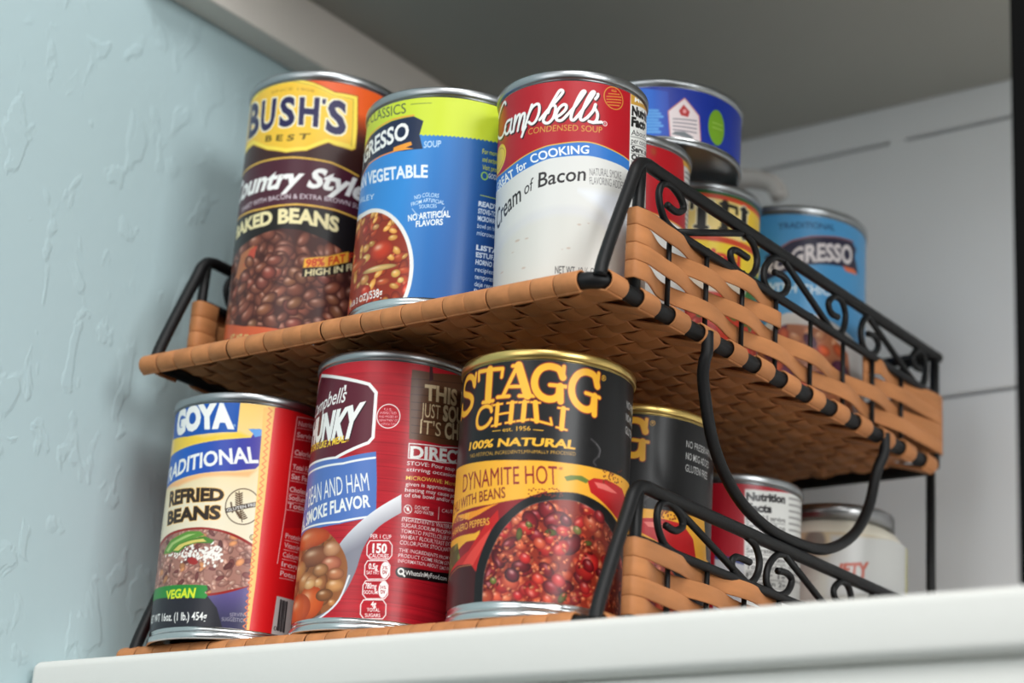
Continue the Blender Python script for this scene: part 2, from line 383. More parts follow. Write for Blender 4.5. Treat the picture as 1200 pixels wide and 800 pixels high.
SLAB = {   # letter strokes: (points, relative weight)
 'T': [([(.5, .04), (.5, .95)], 1.25), ([(.06, .95), (.94, .95)], .6), ([(.05, .95), (.04, .70)], .5), ([(.95, .95), (.96, .70)], .5), ([(.24, .04), (.76, .04)], .55)],
 'A': [([(.16, .05), (.46, .97)], .6), ([(.50, .97), (.84, .05)], 1.25), ([(.26, .33), (.72, .33)], .5), ([(.0, .04), (.34, .04)], .55), ([(.62, .04), (1, .04)], .55), ([(.26, .96), (.58, .96)], .55)],
 'H': [([(.2, .04), (.2, .96)], 1.15), ([(.8, .04), (.8, .96)], 1.15), ([(.2, .5), (.8, .5)], .5), ([(0, .04), (.4, .04)], .5), ([(.6, .04), (1, .04)], .5), ([(0, .96), (.4, .96)], .5), ([(.6, .96), (1, .96)], .5)],
 'I': [([(.5, .04), (.5, .96)], 1.2), ([(.1, .04), (.9, .04)], .5), ([(.1, .96), (.9, .96)], .5)],
 'L': [([(.26, .04), (.26, .96)], 1.2), ([(0, .96), (.56, .96)], .5), ([(0, .05), (.95, .05)], .55), ([(.95, .05), (.97, .34)], .5)],
 'C': [([(.92, .68), (.84, .86), (.66, .95), (.46, .95), (.26, .86), (.14, .68), (.10, .48), (.14, .28), (.26, .12), (.48, .04), (.70, .07), (.86, .18), (.94, .32)], .9), ([(.92, .62), (.93, .98)], .5)],
 'G': [([(.90, .68), (.80, .88), (.62, .95), (.44, .95), (.26, .86), (.14, .68), (.10, .48), (.14, .28), (.26, .12), (.46, .04), (.66, .07), (.80, .20), (.82, .42)], 1.0), ([(.90, .64), (.92, .98)], .55), ([(.54, .44), (1.0, .44)], .55), ([(.84, .44), (.86, .02)], .9)],
 'S': [([(.84, .70), (.74, .88), (.54, .96), (.32, .92), (.18, .78), (.22, .62), (.42, .53), (.64, .45), (.80, .32), (.78, .14), (.60, .04), (.38, .05), (.20, .14), (.12, .30)], 1.0), ([(.86, .64), (.87, .99)], .55), ([(.11, .02), (.12, .36)], .55)],
}
class Press:
    def __init__(s, u0, u1, v0, v1, d, base):
        s.u0, s.v0, s.d = u0, v0, d; s.W = int((u1 - u0) * d) + 1; s.H = int((v1 - v0) * d) + 1
        s.img = np.zeros((s.H, s.W, 3), np.float32) + np.array(base, np.float32)
        s.uu = u0 + np.arange(s.W) / d; s.vv = v0 + np.arange(s.H) / d
    def win(s, a, b, c, d_, pad=.6):
        i0 = max(int((a - pad - s.u0) * s.d), 0); i1 = min(int((b + pad - s.u0) * s.d) + 2, s.W)
        j0 = max(int((c - pad - s.v0) * s.d), 0); j1 = min(int((d_ + pad - s.v0) * s.d) + 2, s.H)
        return (i0, i1, j0, j1) if i1 > i0 and j1 > j0 else None
    def put(s, wn, cov, rgb):
        i0, i1, j0, j1 = wn; t = s.img[j0:j1, i0:i1]; c = cov[..., None]
        t += (np.asarray(rgb, np.float32) - t) * c
    def dist_line(s, wn, pts):
        i0, i1, j0, j1 = wn; U, V = np.meshgrid(s.uu[i0:i1], s.vv[j0:j1]); D = np.full(U.shape, 1e9)
        for (a, b), (c, d) in zip(pts[:-1], pts[1:]):
            du, dv = c - a, d - b; L = du * du + dv * dv + 1e-12
            t = np.clip(((U - a) * du + (V - b) * dv) / L, 0, 1)
            D = np.minimum(D, np.hypot(U - a - t * du, V - b - t * dv))
        return D
    def line(s, pts, w, rgb):
        P = np.asarray(pts, float); wn = s.win(P[:, 0].min() - w, P[:, 0].max() + w, P[:, 1].min() - w, P[:, 1].max() + w)
        if wn: s.put(wn, np.clip(.5 - (s.dist_line(wn, pts) - w / 2) * s.d, 0, 1), rgb)
    def poly_cov(s, pts):
        P = np.asarray(pts, float); wn = s.win(P[:, 0].min(), P[:, 0].max(), P[:, 1].min(), P[:, 1].max())
        if not wn: return None, None
        i0, i1, j0, j1 = wn; U, V = np.meshgrid(s.uu[i0:i1], s.vv[j0:j1]); ins = np.zeros(U.shape, bool)
        for (a, b), (c, d) in zip(P, np.roll(P, -1, 0)):
            if b == d: continue
            cr = ((b > V) != (d > V)) & (U < (c - a) * (V - b) / (d - b) + a); ins ^= cr
        D = s.dist_line(wn, list(map(tuple, P)) + [tuple(P[0])]); D = np.where(ins, -D, D)
        return wn, D
    def poly(s, pts, rgb, feather=0, ol=None):
        wn, D = s.poly_cov(pts)
        if wn is None: return
        if ol: s.put(wn, np.clip(.5 - (D - ol[1]) * s.d, 0, 1), ol[0])
        s.put(wn, np.clip(.5 - D * s.d, 0, 1) if not feather else np.clip(.5 - D / feather, 0, 1), rgb)
    def ell(s, u, v, a, b, rot, rgb, feather=0, edge=None, spot=None):
        m = max(a, b); wn = s.win(u - m, u + m, v - m, v + m)
        if not wn: return
        i0, i1, j0, j1 = wn; U, V = np.meshgrid(s.uu[i0:i1] - u, s.vv[j0:j1] - v); c, q = math.cos(rot), math.sin(rot)
        X, Y = U * c + V * q, -U * q + V * c; rr = np.hypot(X / a, Y / b); m_ = min(a, b)
        cov = np.clip(.5 - (rr - 1) * m_ * s.d, 0, 1) if not feather else np.clip((1 - rr) * m_ / feather, 0, 1)
        if edge is None: s.put(wn, cov, rgb); return
        col = np.asarray(rgb, np.float32) + (np.asarray(edge, np.float32) - np.asarray(rgb, np.float32)) * np.clip(rr ** 2.2, 0, 1)[..., None]
        if spot is not None:
            g = np.exp(-(((X + .25 * a) / (.35 * a)) ** 2 + ((Y - .35 * b) / (.28 * b)) ** 2))
            col = col + (np.asarray(spot, np.float32) - col) * (.7 * g)[..., None]
        t = s.img[j0:j1, i0:i1]; t += (col - t) * cov[..., None]
    def ring(s, u, v, a, b, w, rgb):
        n = 48; s.line([(u + a * math.cos(2 * PI * i / n), v + b * math.sin(2 * PI * i / n)) for i in range(n + 1)], w, rgb)
    def grad(s, pts, c0, c1, axis):
        """polygon filled with a colour gradient; axis = (u0,v0,u1,v1)"""
        wn, D = s.poly_cov(pts)
        if wn is None: return
        i0, i1, j0, j1 = wn; U, V = np.meshgrid(s.uu[i0:i1], s.vv[j0:j1]); a, b, c, d = axis
        t = np.clip(((U - a) * (c - a) + (V - b) * (d - b)) / ((c - a) ** 2 + (d - b) ** 2), 0, 1)[..., None]
        col = np.asarray(c0, np.float32) * (1 - t) + np.asarray(c1, np.float32) * t
        T = s.img[j0:j1, i0:i1]; T += (col - T) * np.clip(.5 - D * s.d, 0, 1)[..., None]
    def ink(s, wn, m, rgb, ol, sh):
        def grow(m, w):
            n = int(math.ceil(w * s.d)); out = m.copy()
            for a in range(-n, n + 1):
                for b in range(-n, n + 1):
                    if math.hypot(a, b) > w * s.d + .5: continue
                    r = np.zeros_like(m); H, W = m.shape
                    r[max(b, 0):H + min(b, 0), max(a, 0):W + min(a, 0)] = m[max(-b, 0):H + min(-b, 0), max(-a, 0):W + min(-a, 0)]
                    out = np.maximum(out, r)
            return out
        base = grow(m, ol[1]) if ol else m
        if sh:
            a, b = int(round(sh[0] * s.d)), int(round(sh[1] * s.d)); r = np.zeros_like(m); H, W = m.shape
            r[max(b, 0):H + min(b, 0), max(a, 0):W + min(a, 0)] = base[max(-b, 0):H + min(-b, 0), max(-a, 0):W + min(-a, 0)]
            s.put(wn, r, sh[2])
        if ol: s.put(wn, base, ol[0])
        s.put(wn, m, rgb)
    def txt(s, body, base, top, rgb, bold=.0, slant=0., pre='', post='', ol=None, sh=None, sp=1.):
        """body is fitted between the base and top polylines; pre / post carry on past its ends"""
        global _cap
        if _cap is None: c_, _ = type_tris('H', 0.0); _cap = c_[:, 1].max()
        if sp != 1.: body = body
        full = pre + body + post; co, ix = type_tris(full, bold)
        if not len(co): return
        a0 = type_width(full, bold)[0]
        wp = type_width(pre + body[0], bold)[1] - (type_width(body[0], bold)[1] - type_width(body[0], bold)[0]) if pre else a0
        w1 = type_width(pre + body, bold)[1]
        t = (co[:, 0] - wp) / max(w1 - wp, 1e-6); q = co[:, 1] / _cap; t = t + slant * q / max((w1 - wp) / _cap, 1e-6)
        B, T_ = along(base, t), along(top, t); P = B + (T_ - B) * q[:, None]
        wn = s.win(P[:, 0].min(), P[:, 0].max(), P[:, 1].min(), P[:, 1].max(), pad=1.4)
        if not wn: return
        i0, i1, j0, j1 = wn; K = 3; W, H = (i1 - i0) * K, (j1 - j0) * K; M = np.zeros((H, W), bool)
        X = (P[:, 0] - s.u0) * s.d * K - i0 * K + K / 2; Y = (P[:, 1] - s.v0) * s.d * K - j0 * K + K / 2
        for a, b, c in ix:
            xs, ys = X[[a, b, c]], Y[[a, b, c]]
            x0, x1 = max(int(xs.min()), 0), min(int(xs.max()) + 1, W); y0, y1 = max(int(ys.min()), 0), min(int(ys.max()) + 1, H)
            if x1 <= x0 or y1 <= y0: continue
            px = np.arange(x0, x1) + .5; py = (np.arange(y0, y1) + .5)[:, None]
            e0 = (xs[1] - xs[0]) * (py - ys[0]) - (ys[1] - ys[0]) * (px - xs[0])
            e1 = (xs[2] - xs[1]) * (py - ys[1]) - (ys[2] - ys[1]) * (px - xs[1])
            e2 = (xs[0] - xs[2]) * (py - ys[2]) - (ys[0] - ys[2]) * (px - xs[2])
            M[y0:y1, x0:x1] |= ((e0 >= 0) & (e1 >= 0) & (e2 >= 0)) | ((e0 <= 0) & (e1 <= 0) & (e2 <= 0))
        s.ink(wn, M.reshape(j1 - j0, K, i1 - i0, K).mean((1, 3)).astype(np.float32), rgb, ol, sh)
    def slab(s, ch, quad, w, rgb, ol=None, sh=None):
        """one slab-serif letter in a quad (base left, base right, top right, top left)"""
        q = np.asarray(quad, float); Dm = None
        lo, hi = q.min(0), q.max(0); wn = s.win(lo[0], hi[0], lo[1], hi[1], pad=2.0)
        if not wn: return
        for pts, f in SLAB[ch]:
            if len(pts) > 4: pts = [(p.x, p.y) for p in spline([(a, b, 0) for a, b in pts], 4)]
            P = []
            for x, y in pts: P.append(tuple((q[0] * (1 - x) + q[1] * x) * (1 - y) + (q[3] * (1 - x) + q[2] * x) * y))
            D = s.dist_line(wn, P) - w * f / 2; Dm = D if Dm is None else np.minimum(Dm, D)
        s.ink(wn, np.clip(.5 - Dm * s.d, 0, 1).astype(np.float32), rgb, ol, sh)
    def food(s, pts, seed, base, kinds):
        """a printed picture of food inside an outline: kinds = (count, size, aspect, fill, edge, spot)"""
        wn, D = s.poly_cov(pts)
        if wn is None: return
        keep = s.img.copy(); cov = np.zeros((s.H, s.W, 1), np.float32); i0, i1, j0, j1 = wn; cov[j0:j1, i0:i1, 0] = np.clip(.5 - D * s.d, 0, 1)
        s.put(wn, np.ones(D.shape), base); rnd = random.Random(seed); P = np.asarray(pts)
        lo, hi = P.min(0), P.max(0)
        for n, size, asp, fill, edge, spot in kinds:
            for _ in range(n):
                z = size * rnd.uniform(.7, 1.25); k = rnd.uniform(.82, 1.12)
                s.ell(rnd.uniform(lo[0], hi[0]), rnd.uniform(lo[1], hi[1]), z, z * asp * rnd.uniform(.85, 1.2), rnd.uniform(-.9, .9) + (PI / 2 if rnd.random() < .35 else 0), np.clip(np.array(fill) * k, 0, 255), 0, np.array(edge) * k, spot)
        s.img[:] = keep + (s.img - keep) * cov
    def grain(s, seed, amount, cu, cv, v0=None, v1=None):
        """fine printed streaks / mottling: smooth noise of cell size cu x cv mm"""
        r = np.random.RandomState(seed); a, b = max(int(s.H / s.d / cv), 2), max(int(s.W / s.d / cu), 2)
        n = r.rand(a + 1, b + 1); y = np.linspace(0, a - 1e-6, s.H); x = np.linspace(0, b - 1e-6, s.W)
        iy, ix = y.astype(int), x.astype(int); fy, fx = (y - iy)[:, None], (x - ix)[None]
        g = (n[iy][:, ix] * (1 - fx) + n[iy][:, ix + 1] * fx) * (1 - fy) + (n[iy + 1][:, ix] * (1 - fx) + n[iy + 1][:, ix + 1] * fx) * fy
        g = (1 + amount * (2 * g - 1))[..., None]
        m = ((s.vv >= (v0 if v0 is not None else -1)) & (s.vv <= (v1 if v1 is not None else 1e9)))[:, None, None]
        s.img[:] = np.where(m, s.img * g, s.img)
def run_art(pr, ops):
    for op in ops: getattr(pr, op[0])(*op[1], **op[2])

def paint_label(key, root, d, R, z0, z1, name='label', n_rest=48):
    a = ART[key]; du = a.get('turn', 0.0) / 1000 / R
    u0, u1 = a['u']; pr = Press(u0, u1, z0 * 1000, z1 * 1000, a['dpmm'], a['base']); run_art(pr, a['ops'])
    phi0 = math.atan2(d.y, d.x); W, H = pr.W, pr.H
    ph = phi0 + du + pr.uu / 1000 / R; zz = np.linspace(z0, z1, H)
    co = np.zeros((H, W, 3)); co[..., 0] = R * np.cos(ph)[None]; co[..., 1] = R * np.sin(ph)[None]; co[..., 2] = zz[:, None]
    rp = np.linspace(ph[-1], ph[0] + 2 * PI, n_rest); rc = np.zeros((2, n_rest, 3))
    rc[..., 0] = R * np.cos(rp); rc[..., 1] = R * np.sin(rp); rc[0, :, 2] = z0; rc[1, :, 2] = z1
    verts = np.concatenate([co.reshape(-1, 3), rc.reshape(-1, 3)]).astype(np.float32)
    i = np.arange(W * H).reshape(H, W); f1 = np.stack([i[:-1, :-1], i[:-1, 1:], i[1:, 1:], i[1:, :-1]], -1).reshape(-1, 4)
    k = W * H + np.arange(2 * n_rest).reshape(2, n_rest); f2 = np.stack([k[0, :-1], k[0, 1:], k[1, 1:], k[1, :-1]], -1).reshape(-1, 4)
    F = np.concatenate([f1, f2]).astype(np.int32)
    me = bpy.data.meshes.new(name); me.vertices.add(len(verts)); me.vertices.foreach_set('co', verts.ravel())
    me.loops.add(F.size); me.loops.foreach_set('vertex_index', F.ravel())
    me.polygons.add(len(F)); me.polygons.foreach_set('loop_start', np.arange(0, F.size, 4, dtype=np.int32))
    me.polygons.foreach_set('use_smooth', np.ones(len(F), bool)); me.update(calc_edges=True)
    col = np.ones((len(verts), 4), np.float32); col[:W * H, :3] = lin(np.clip(pr.img, 0, 255).reshape(-1, 3))
    rest = lin(np.array(a.get('rest', a['base']))); col[W * H:, :3] = rest
    at = me.color_attributes.new('print', 'FLOAT_COLOR', 'POINT'); at.data.foreach_set('color', col.ravel())
    me.materials.append(M_label)
    o = bpy.data.objects.new(name, me); COL.objects.link(o); o.parent = root
    return o

ART = {
 'stagg': {'u': (-58, 88), 'dpmm': 4.0, 'base': (19, 18, 19), 'turn': 0.0, 'ops': [
  ('poly',(((-60,0),(90,0),(90,48),(62,50),(58,66.8),(40,66.6),(25,66.2),(10,66),(-10,66),(-30,67),(-60,69)),(247,178,52)),{}),
  ('poly',(((-60.74,40.3),(-45.0,47.22),(-32.25,47.63),(-21.76,47.8),(-12.37,49.02),(-6.86,49.79),(2.17,53.38),(5.04,3.94),(-59.65,5.06),(-60.64,20.64)),(140,28,34)),{}),
  ('poly',(((-60.52,37.07),(-39.28,36.8),(-27.7,36.37),(-41.85,30.88)),(247,178,52)),{}),
  ('poly',(((-44.71,45.87),(-29.75,46.15),(-17.84,48.15),(-27.38,44.26),(-34.22,42.66)),(246,150,40)),{}),
  ('poly',(((-38.79,33.53),(-26.74,37.37),(-27.43,33.5)),(247,178,52)),{}),
  ('food',(((-60.74,33.71),(-42.43,34.18),(-37.41,23.8),(-49.07,19.51),(-60.71,20.77)),3,(70,80,40),((14,2.2,0.7,(120,120,50),(50,70,30),None),)),{}),
  ('poly',(((-60.74,11.24),(-50.26,22.93),(-32.7,29.43),(-21.33,42.38),(-18.33,45.33),(-17.65,40.87),(-23.95,28.44),(-26.0,6.86)),(196,34,32)),{}),
  ('poly',(((-40.21,21.09),(-24.5,34.77),(-20.95,37.62),(-22.43,33.02),(-31.64,19.86)),(226,70,60)),{}),
  ('poly',(((-60.77,4.93),(-59.13,21.03),(-40.74,24.34),(-30.86,23.53),(-26.74,19.33),(-25.04,0.63)),(64,22,24)),{}),
  ('line',(((-60.77,8.11),(-58.95,19.44),(-39.92,23.57),(-30.59,23.18)),0.35,(190,120,70)),{}),
  ('poly',(((-26.78,-2.3),(-26.91,-0.44),(-27.1,2.23),(-27.29,5.34),(-27.39,8.52),(-27.51,11.78),(-27.66,15.28),(-27.58,18.89),(-27.03,22.48),(-25.89,26.19),(-24.35,30.05),(-22.62,33.71),(-20.89,36.83),(-19.14,39.24),(-17.31,41.15),(-15.47,42.77),(-13.68,44.32),(-11.97,45.83),(-10.29,47.2),(-8.59,48.42),(-6.84,49.47),(-5.01,50.35),(-3.12,51.05),(-1.2,51.64),(0.7,52.16),(2.58,52.62),(4.46,53.0),(6.38,53.3),(8.39,53.52),(10.52,53.72),(12.76,53.89),(15.09,53.93),(17.49,53.76),(20.05,53.36),(22.79,52.79),(25.61,52.06),(28.41,51.16),(31.14,50.08),(33.92,48.83),(36.78,47.41),(39.76,45.83),(42.98,44.08),(46.67,42.21),(51.73,40.52),(58.79,38.74),(59.79,35.8),(60.36,32.84),(60.74,29.62),(60.77,25.93),(60.76,21.14),(60.76,15.57),(60.75,10.41),(60.75,6.85)),(24,22,23)),{}),
  ('line',(((-22.55,-0.71),(-22.66,2.01),(-22.76,5.11),(-22.81,8.16),(-22.9,11.13),(-23.03,14.21),(-22.97,17.36),(-22.53,20.53),(-21.61,23.83),(-20.35,27.26),(-18.92,30.56),(-17.45,33.48),(-15.93,35.92),(-14.3,38.04),(-12.65,39.91),(-11.07,41.59),(-9.57,43.07),(-8.11,44.33),(-6.63,45.4),(-5.1,46.36),(-3.47,47.18),(-1.78,47.85),(-0.06,48.41),(1.66,48.91),(3.36,49.36),(5.08,49.73),(6.82,50.02),(8.58,50.22),(10.36,50.37),(12.17,50.45),(14.03,50.4),(15.97,50.17),(18.06,49.74),(20.3,49.16),(22.59,48.42),(24.83,47.53),(26.98,46.5),(29.12,45.32),(31.26,43.96),(33.42,42.42),(35.66,40.65),(37.99,38.68),(40.35,36.58),(42.63,34.38),(44.74,32.21),(46.68,29.99),(48.46,27.45),(50.12,24.32),(51.31,19.88),(51.69,14.41),(51.62,9.23)),0.5,(92,88,86)),{}),
  ('food',(((-22.47,-2.6),(-22.55,-0.71),(-22.66,2.01),(-22.76,5.11),(-22.81,8.16),(-22.9,11.13),(-23.03,14.21),(-22.97,17.36),(-22.53,20.53),(-21.61,23.83),(-20.35,27.26),(-18.92,30.56),(-17.45,33.48),(-15.93,35.92),(-14.3,38.04),(-12.65,39.91),(-11.07,41.59),(-9.57,43.07),(-8.11,44.33),(-6.63,45.4),(-5.1,46.36),(-3.47,47.18),(-1.78,47.85),(-0.06,48.41),(1.66,48.91),(3.36,49.36),(5.08,49.73),(6.82,50.02),(8.58,50.22),(10.36,50.37),(12.17,50.45),(14.03,50.4),(15.97,50.17),(18.06,49.74),(20.3,49.16),(22.59,48.42),(24.83,47.53),(26.98,46.5),(29.12,45.32),(31.26,43.96),(33.42,42.42),(35.66,40.65),(37.99,38.68),(40.35,36.58),(42.63,34.38),(44.74,32.21),(46.68,29.99),(48.46,27.45),(50.12,24.32),(51.31,19.88),(51.69,14.41),(51.62,9.23),(51.63,5.66)),11,(140,44,28),((150,2.6,0.7,(190,74,44),(116,28,20),(232,150,110)),(90,2.2,0.8,(214,110,70),(150,50,30),(245,190,150)),(34,4.4,0.62,(128,26,34),(64,8,16),(222,150,150)),(26,4.2,0.75,(206,46,40),(130,14,20),(246,170,150)),(14,3.0,0.5,(96,96,40),(60,60,24),None),(16,3.6,0.7,(206,90,60),(140,36,26),(246,190,160)),(260,1.0,0.6,(222,120,76),(150,56,34),(246,200,160)),(150,0.8,0.6,(110,24,20),(80,14,14),None))),{}),
  ('ell',(10.66,41.67,2.79,2.19,-0.6,(120,34,46)),{'edge': (58,10,18),'spot': (244,190,180)}),
  ('ell',(-10.29,17.76,3.54,2.77,-0.6,(110,30,44)),{'edge': (40,8,16),'spot': (244,190,180)}),
  ('ell',(0.4,31.28,2.79,2.19,-0.6,(214,96,64)),{'edge': (150,44,30),'spot': (244,190,180)}),
  ('ell',(-5.31,24.8,2.61,2.04,-0.6,(206,44,40)),{'edge': (140,16,22),'spot': (244,190,180)}),
  ('ell',(0.5,16.59,2.61,2.04,-0.6,(216,70,50)),{'edge': (150,30,26),'spot': (244,190,180)}),
  ('ell',(22.0,24.68,3.17,2.48,-0.6,(150,26,34)),{'edge': (80,8,18),'spot': (244,190,180)}),
  ('ell',(8.94,16.59,3.17,2.48,-0.6,(206,50,48)),{'edge': (140,18,24),'spot': (244,190,180)}),
  ('ell',(26.59,45.99,3.17,2.48,-0.6,(170,34,38)),{'edge': (96,12,20),'spot': (244,190,180)}),
  ('ell',(-10.19,40.33,1.86,1.46,-0.6,(222,120,80)),{'edge': (160,60,40),'spot': (244,190,180)}),
  ('ell',(20.74,15.16,2.98,2.34,-0.6,(190,44,40)),{'edge': (110,14,20),'spot': (244,190,180)}),
  ('ell',(-18.37,15.63,1.68,1.31,-0.6,(120,124,52)),{'edge': (70,84,36),'spot': (244,190,180)}),
  ('ell',(-4.64,38.84,1.49,1.17,-0.6,(110,112,48)),{'edge': (64,70,30),'spot': (244,190,180)}),
  ('ell',(15.8,38.48,2.05,1.61,-0.6,(128,122,58)),{'edge': (80,80,36),'spot': (244,190,180)}),
  ('ell',(-7.41,9.34,2.24,1.75,-0.6,(200,36,36)),{'edge': (130,10,18),'spot': (244,190,180)}),
  ('ell',(34.7,33.51,2.61,2.04,-0.6,(150,30,34)),{'edge': (80,10,16),'spot': (244,190,180)}),
  ('ell',(4.77,8.5,2.24,1.75,-0.6,(216,90,60)),{'edge': (150,40,30),'spot': (244,190,180)}),
  ('poly',(((8.81,60.08),(11.49,61.08),(16.51,61.55),(20.16,60.3),(18.8,58.77),(14.56,59.63),(10.03,58.33)),(104,124,50)),{}),
  ('poly',(((19.45,59.85),(22.53,61.73),(30.36,62.5),(41.79,61.67),(49.08,56.27),(52.72,44.2),(39.6,47.4),(28.32,52.41),(21.21,55.4)),(196,30,34)),{}),
  ('poly',(((22.63,60.15),(28.87,60.55),(37.8,58.53),(32.7,57.91),(24.95,58.07)),(240,120,110)),{}),
  ('ell',(3.19,51.91,0.35,0.3,0,(120,40,20)),{}),
  ('ell',(37.9,63.42,0.4,0.35,0,(130,50,20)),{}),
  ('ell',(4.85,51.38,0.35,0.3,0,(120,40,20)),{}),
  ('ell',(27.86,63.64,0.4,0.35,0,(130,50,20)),{}),
  ('ell',(7.63,52.71,0.35,0.3,0,(120,40,20)),{}),
  ('ell',(39.18,68.47,0.4,0.35,0,(130,50,20)),{}),
  ('ell',(0.96,53.62,0.35,0.3,0,(120,40,20)),{}),
  ('ell',(34.07,64.53,0.4,0.35,0,(130,50,20)),{}),
  ('ell',(-5.35,53.43,0.35,0.3,0,(120,40,20)),{}),
  ('ell',(30.89,61.81,0.4,0.35,0,(130,50,20)),{}),
  ('ell',(5.04,54.29,0.35,0.3,0,(120,40,20)),{}),
  ('ell',(37.51,67.88,0.4,0.35,0,(130,50,20)),{}),
  ('ell',(2.98,54.23,0.35,0.3,0,(120,40,20)),{}),
  ('ell',(27.72,61.33,0.4,0.35,0,(130,50,20)),{}),
  ('ell',(-2.62,53.53,0.35,0.3,0,(120,40,20)),{}),
  ('ell',(41.09,64.65,0.4,0.35,0,(130,50,20)),{}),
  ('ell',(-1.36,50.76,0.35,0.3,0,(120,40,20)),{}),
  ('ell',(34.06,63.93,0.4,0.35,0,(130,50,20)),{}),
  ('ell',(-2.53,50.78,0.35,0.3,0,(120,40,20)),{}),
  ('ell',(36.32,62.87,0.4,0.35,0,(130,50,20)),{}),
  ('ell',(6.86,53.95,0.35,0.3,0,(120,40,20)),{}),
  ('ell',(31.56,66.21,0.4,0.35,0,(130,50,20)),{}),
  ('ell',(-3.54,54.06,0.35,0.3,0,(120,40,20)),{}),
  ('ell',(31.02,63.61,0.4,0.35,0,(130,50,20)),{}),
  ('ell',(-5.37,51.67,0.35,0.3,0,(120,40,20)),{}),
  ('ell',(31.34,65.34,0.4,0.35,0,(130,50,20)),{}),
  ('ell',(5.84,53.15,0.35,0.3,0,(120,40,20)),{}),
  ('ell',(31.14,64.33,0.4,0.35,0,(130,50,20)),{}),
  ('ell',(4.17,54.6,0.35,0.3,0,(120,40,20)),{}),
  ('ell',(40.43,69.32,0.4,0.35,0,(130,50,20)),{}),
  ('ell',(4.97,51.68,0.35,0.3,0,(120,40,20)),{}),
  ('ell',(27.86,61.83,0.4,0.35,0,(130,50,20)),{}),
  ('ell',(-0.38,52.27,0.35,0.3,0,(120,40,20)),{}),
  ('ell',(27.48,65.92,0.4,0.35,0,(130,50,20)),{}),
  ('ell',(-2.85,50.71,0.35,0.3,0,(120,40,20)),{}),
  ('ell',(29.85,62.47,0.4,0.35,0,(130,50,20)),{}),
  ('ell',(7.5,51.58,0.35,0.3,0,(120,40,20)),{}),
  ('ell',(31.43,65.11,0.4,0.35,0,(130,50,20)),{}),
  ('ell',(1.84,51.67,0.35,0.3,0,(120,40,20)),{}),
  ('ell',(28.84,62.28,0.4,0.35,0,(130,50,20)),{}),
  ('ell',(5.63,51.69,0.35,0.3,0,(120,40,20)),{}),
  ('ell',(28.12,61.0,0.4,0.35,0,(130,50,20)),{}),
  ('ell',(-4.23,52.99,0.35,0.3,0,(120,40,20)),{}),
  ('ell',(35.15,62.85,0.4,0.35,0,(130,50,20)),{}),
  ('ell',(-0.67,50.94,0.35,0.3,0,(120,40,20)),{}),
  ('ell',(33.97,65.98,0.4,0.35,0,(130,50,20)),{}),
  ('ell',(-1.15,53.75,0.35,0.3,0,(120,40,20)),{}),
  ('ell',(28.27,65.52,0.4,0.35,0,(130,50,20)),{}),
  ('ell',(4.16,51.03,0.35,0.3,0,(120,40,20)),{}),
  ('ell',(29.16,66.3,0.4,0.35,0,(130,50,20)),{}),
  ('ell',(8.22,53.22,0.35,0.3,0,(120,40,20)),{}),
  ('ell',(32.14,65.95,0.4,0.35,0,(130,50,20)),{}),
  ('ell',(2.81,51.56,0.35,0.3,0,(120,40,20)),{}),
  ('ell',(32.85,65.08,0.4,0.35,0,(130,50,20)),{}),
  ('ell',(-4.59,50.79,0.35,0.3,0,(120,40,20)),{}),
  ('ell',(27.91,63.5,0.4,0.35,0,(130,50,20)),{}),
  ('ell',(6.05,54.5,0.35,0.3,0,(120,40,20)),{}),
  ('ell',(36.92,63.12,0.4,0.35,0,(130,50,20)),{}),
  ('ell',(3.3,51.74,0.35,0.3,0,(120,40,20)),{}),
  ('ell',(28.7,64.01,0.4,0.35,0,(130,50,20)),{}),
  ('ell',(-3.31,51.11,0.35,0.3,0,(120,40,20)),{}),
  ('ell',(30.88,64.42,0.4,0.35,0,(130,50,20)),{}),
  ('ell',(8.46,52.03,0.35,0.3,0,(120,40,20)),{}),
  ('ell',(40.71,66.94,0.4,0.35,0,(130,50,20)),{}),
  ('ell',(1.33,51.81,0.35,0.3,0,(120,40,20)),{}),
  ('ell',(33.09,65.88,0.4,0.35,0,(130,50,20)),{}),
  ('ell',(0.04,53.93,0.35,0.3,0,(120,40,20)),{}),
  ('ell',(32.1,61.7,0.4,0.35,0,(130,50,20)),{}),
  ('ell',(7.86,52.82,0.35,0.3,0,(120,40,20)),{}),
  ('ell',(33.38,65.69,0.4,0.35,0,(130,50,20)),{}),
  ('ell',(-4.28,53.25,0.35,0.3,0,(120,40,20)),{}),
  ('ell',(37.66,63.78,0.4,0.35,0,(130,50,20)),{}),
  ('ell',(-0.41,51.48,0.35,0.3,0,(120,40,20)),{}),
  ('ell',(37.45,64.71,0.4,0.35,0,(130,50,20)),{}),
  ('ell',(3.76,51.89,0.35,0.3,0,(120,40,20)),{}),
  ('ell',(31.81,63.23,0.4,0.35,0,(130,50,20)),{}),
  ('ell',(-1.58,52.55,0.35,0.3,0,(120,40,20)),{}),
  ('ell',(37.37,64.71,0.4,0.35,0,(130,50,20)),{}),
  ('ell',(-1.3,50.82,0.35,0.3,0,(120,40,20)),{}),
  ('ell',(35.54,64.86,0.4,0.35,0,(130,50,20)),{}),
  ('line',(((20.2,78.0),(20.71,77.74),(21.46,77.38),(22.27,76.95),(22.97,76.48),(23.53,75.96),(24.06,75.37),(24.47,74.75),(24.72,74.11),(24.77,73.46),(24.66,72.77),(24.41,72.08),(24.09,71.39),(23.56,70.67),(22.86,69.93),(22.24,69.24),(21.9,68.66),(22.0,68.2),(22.39,67.82),(22.84,67.53),(23.15,67.32)),0.9,(62,60,62)),{}),
  ('line',(((22.97,76.48),(23.41,76.16),(24.06,75.71),(24.71,75.15),(25.11,74.52),(25.14,73.7),(24.94,72.72),(24.68,71.79),(24.51,71.15)),0.5,(90,88,90)),{}),
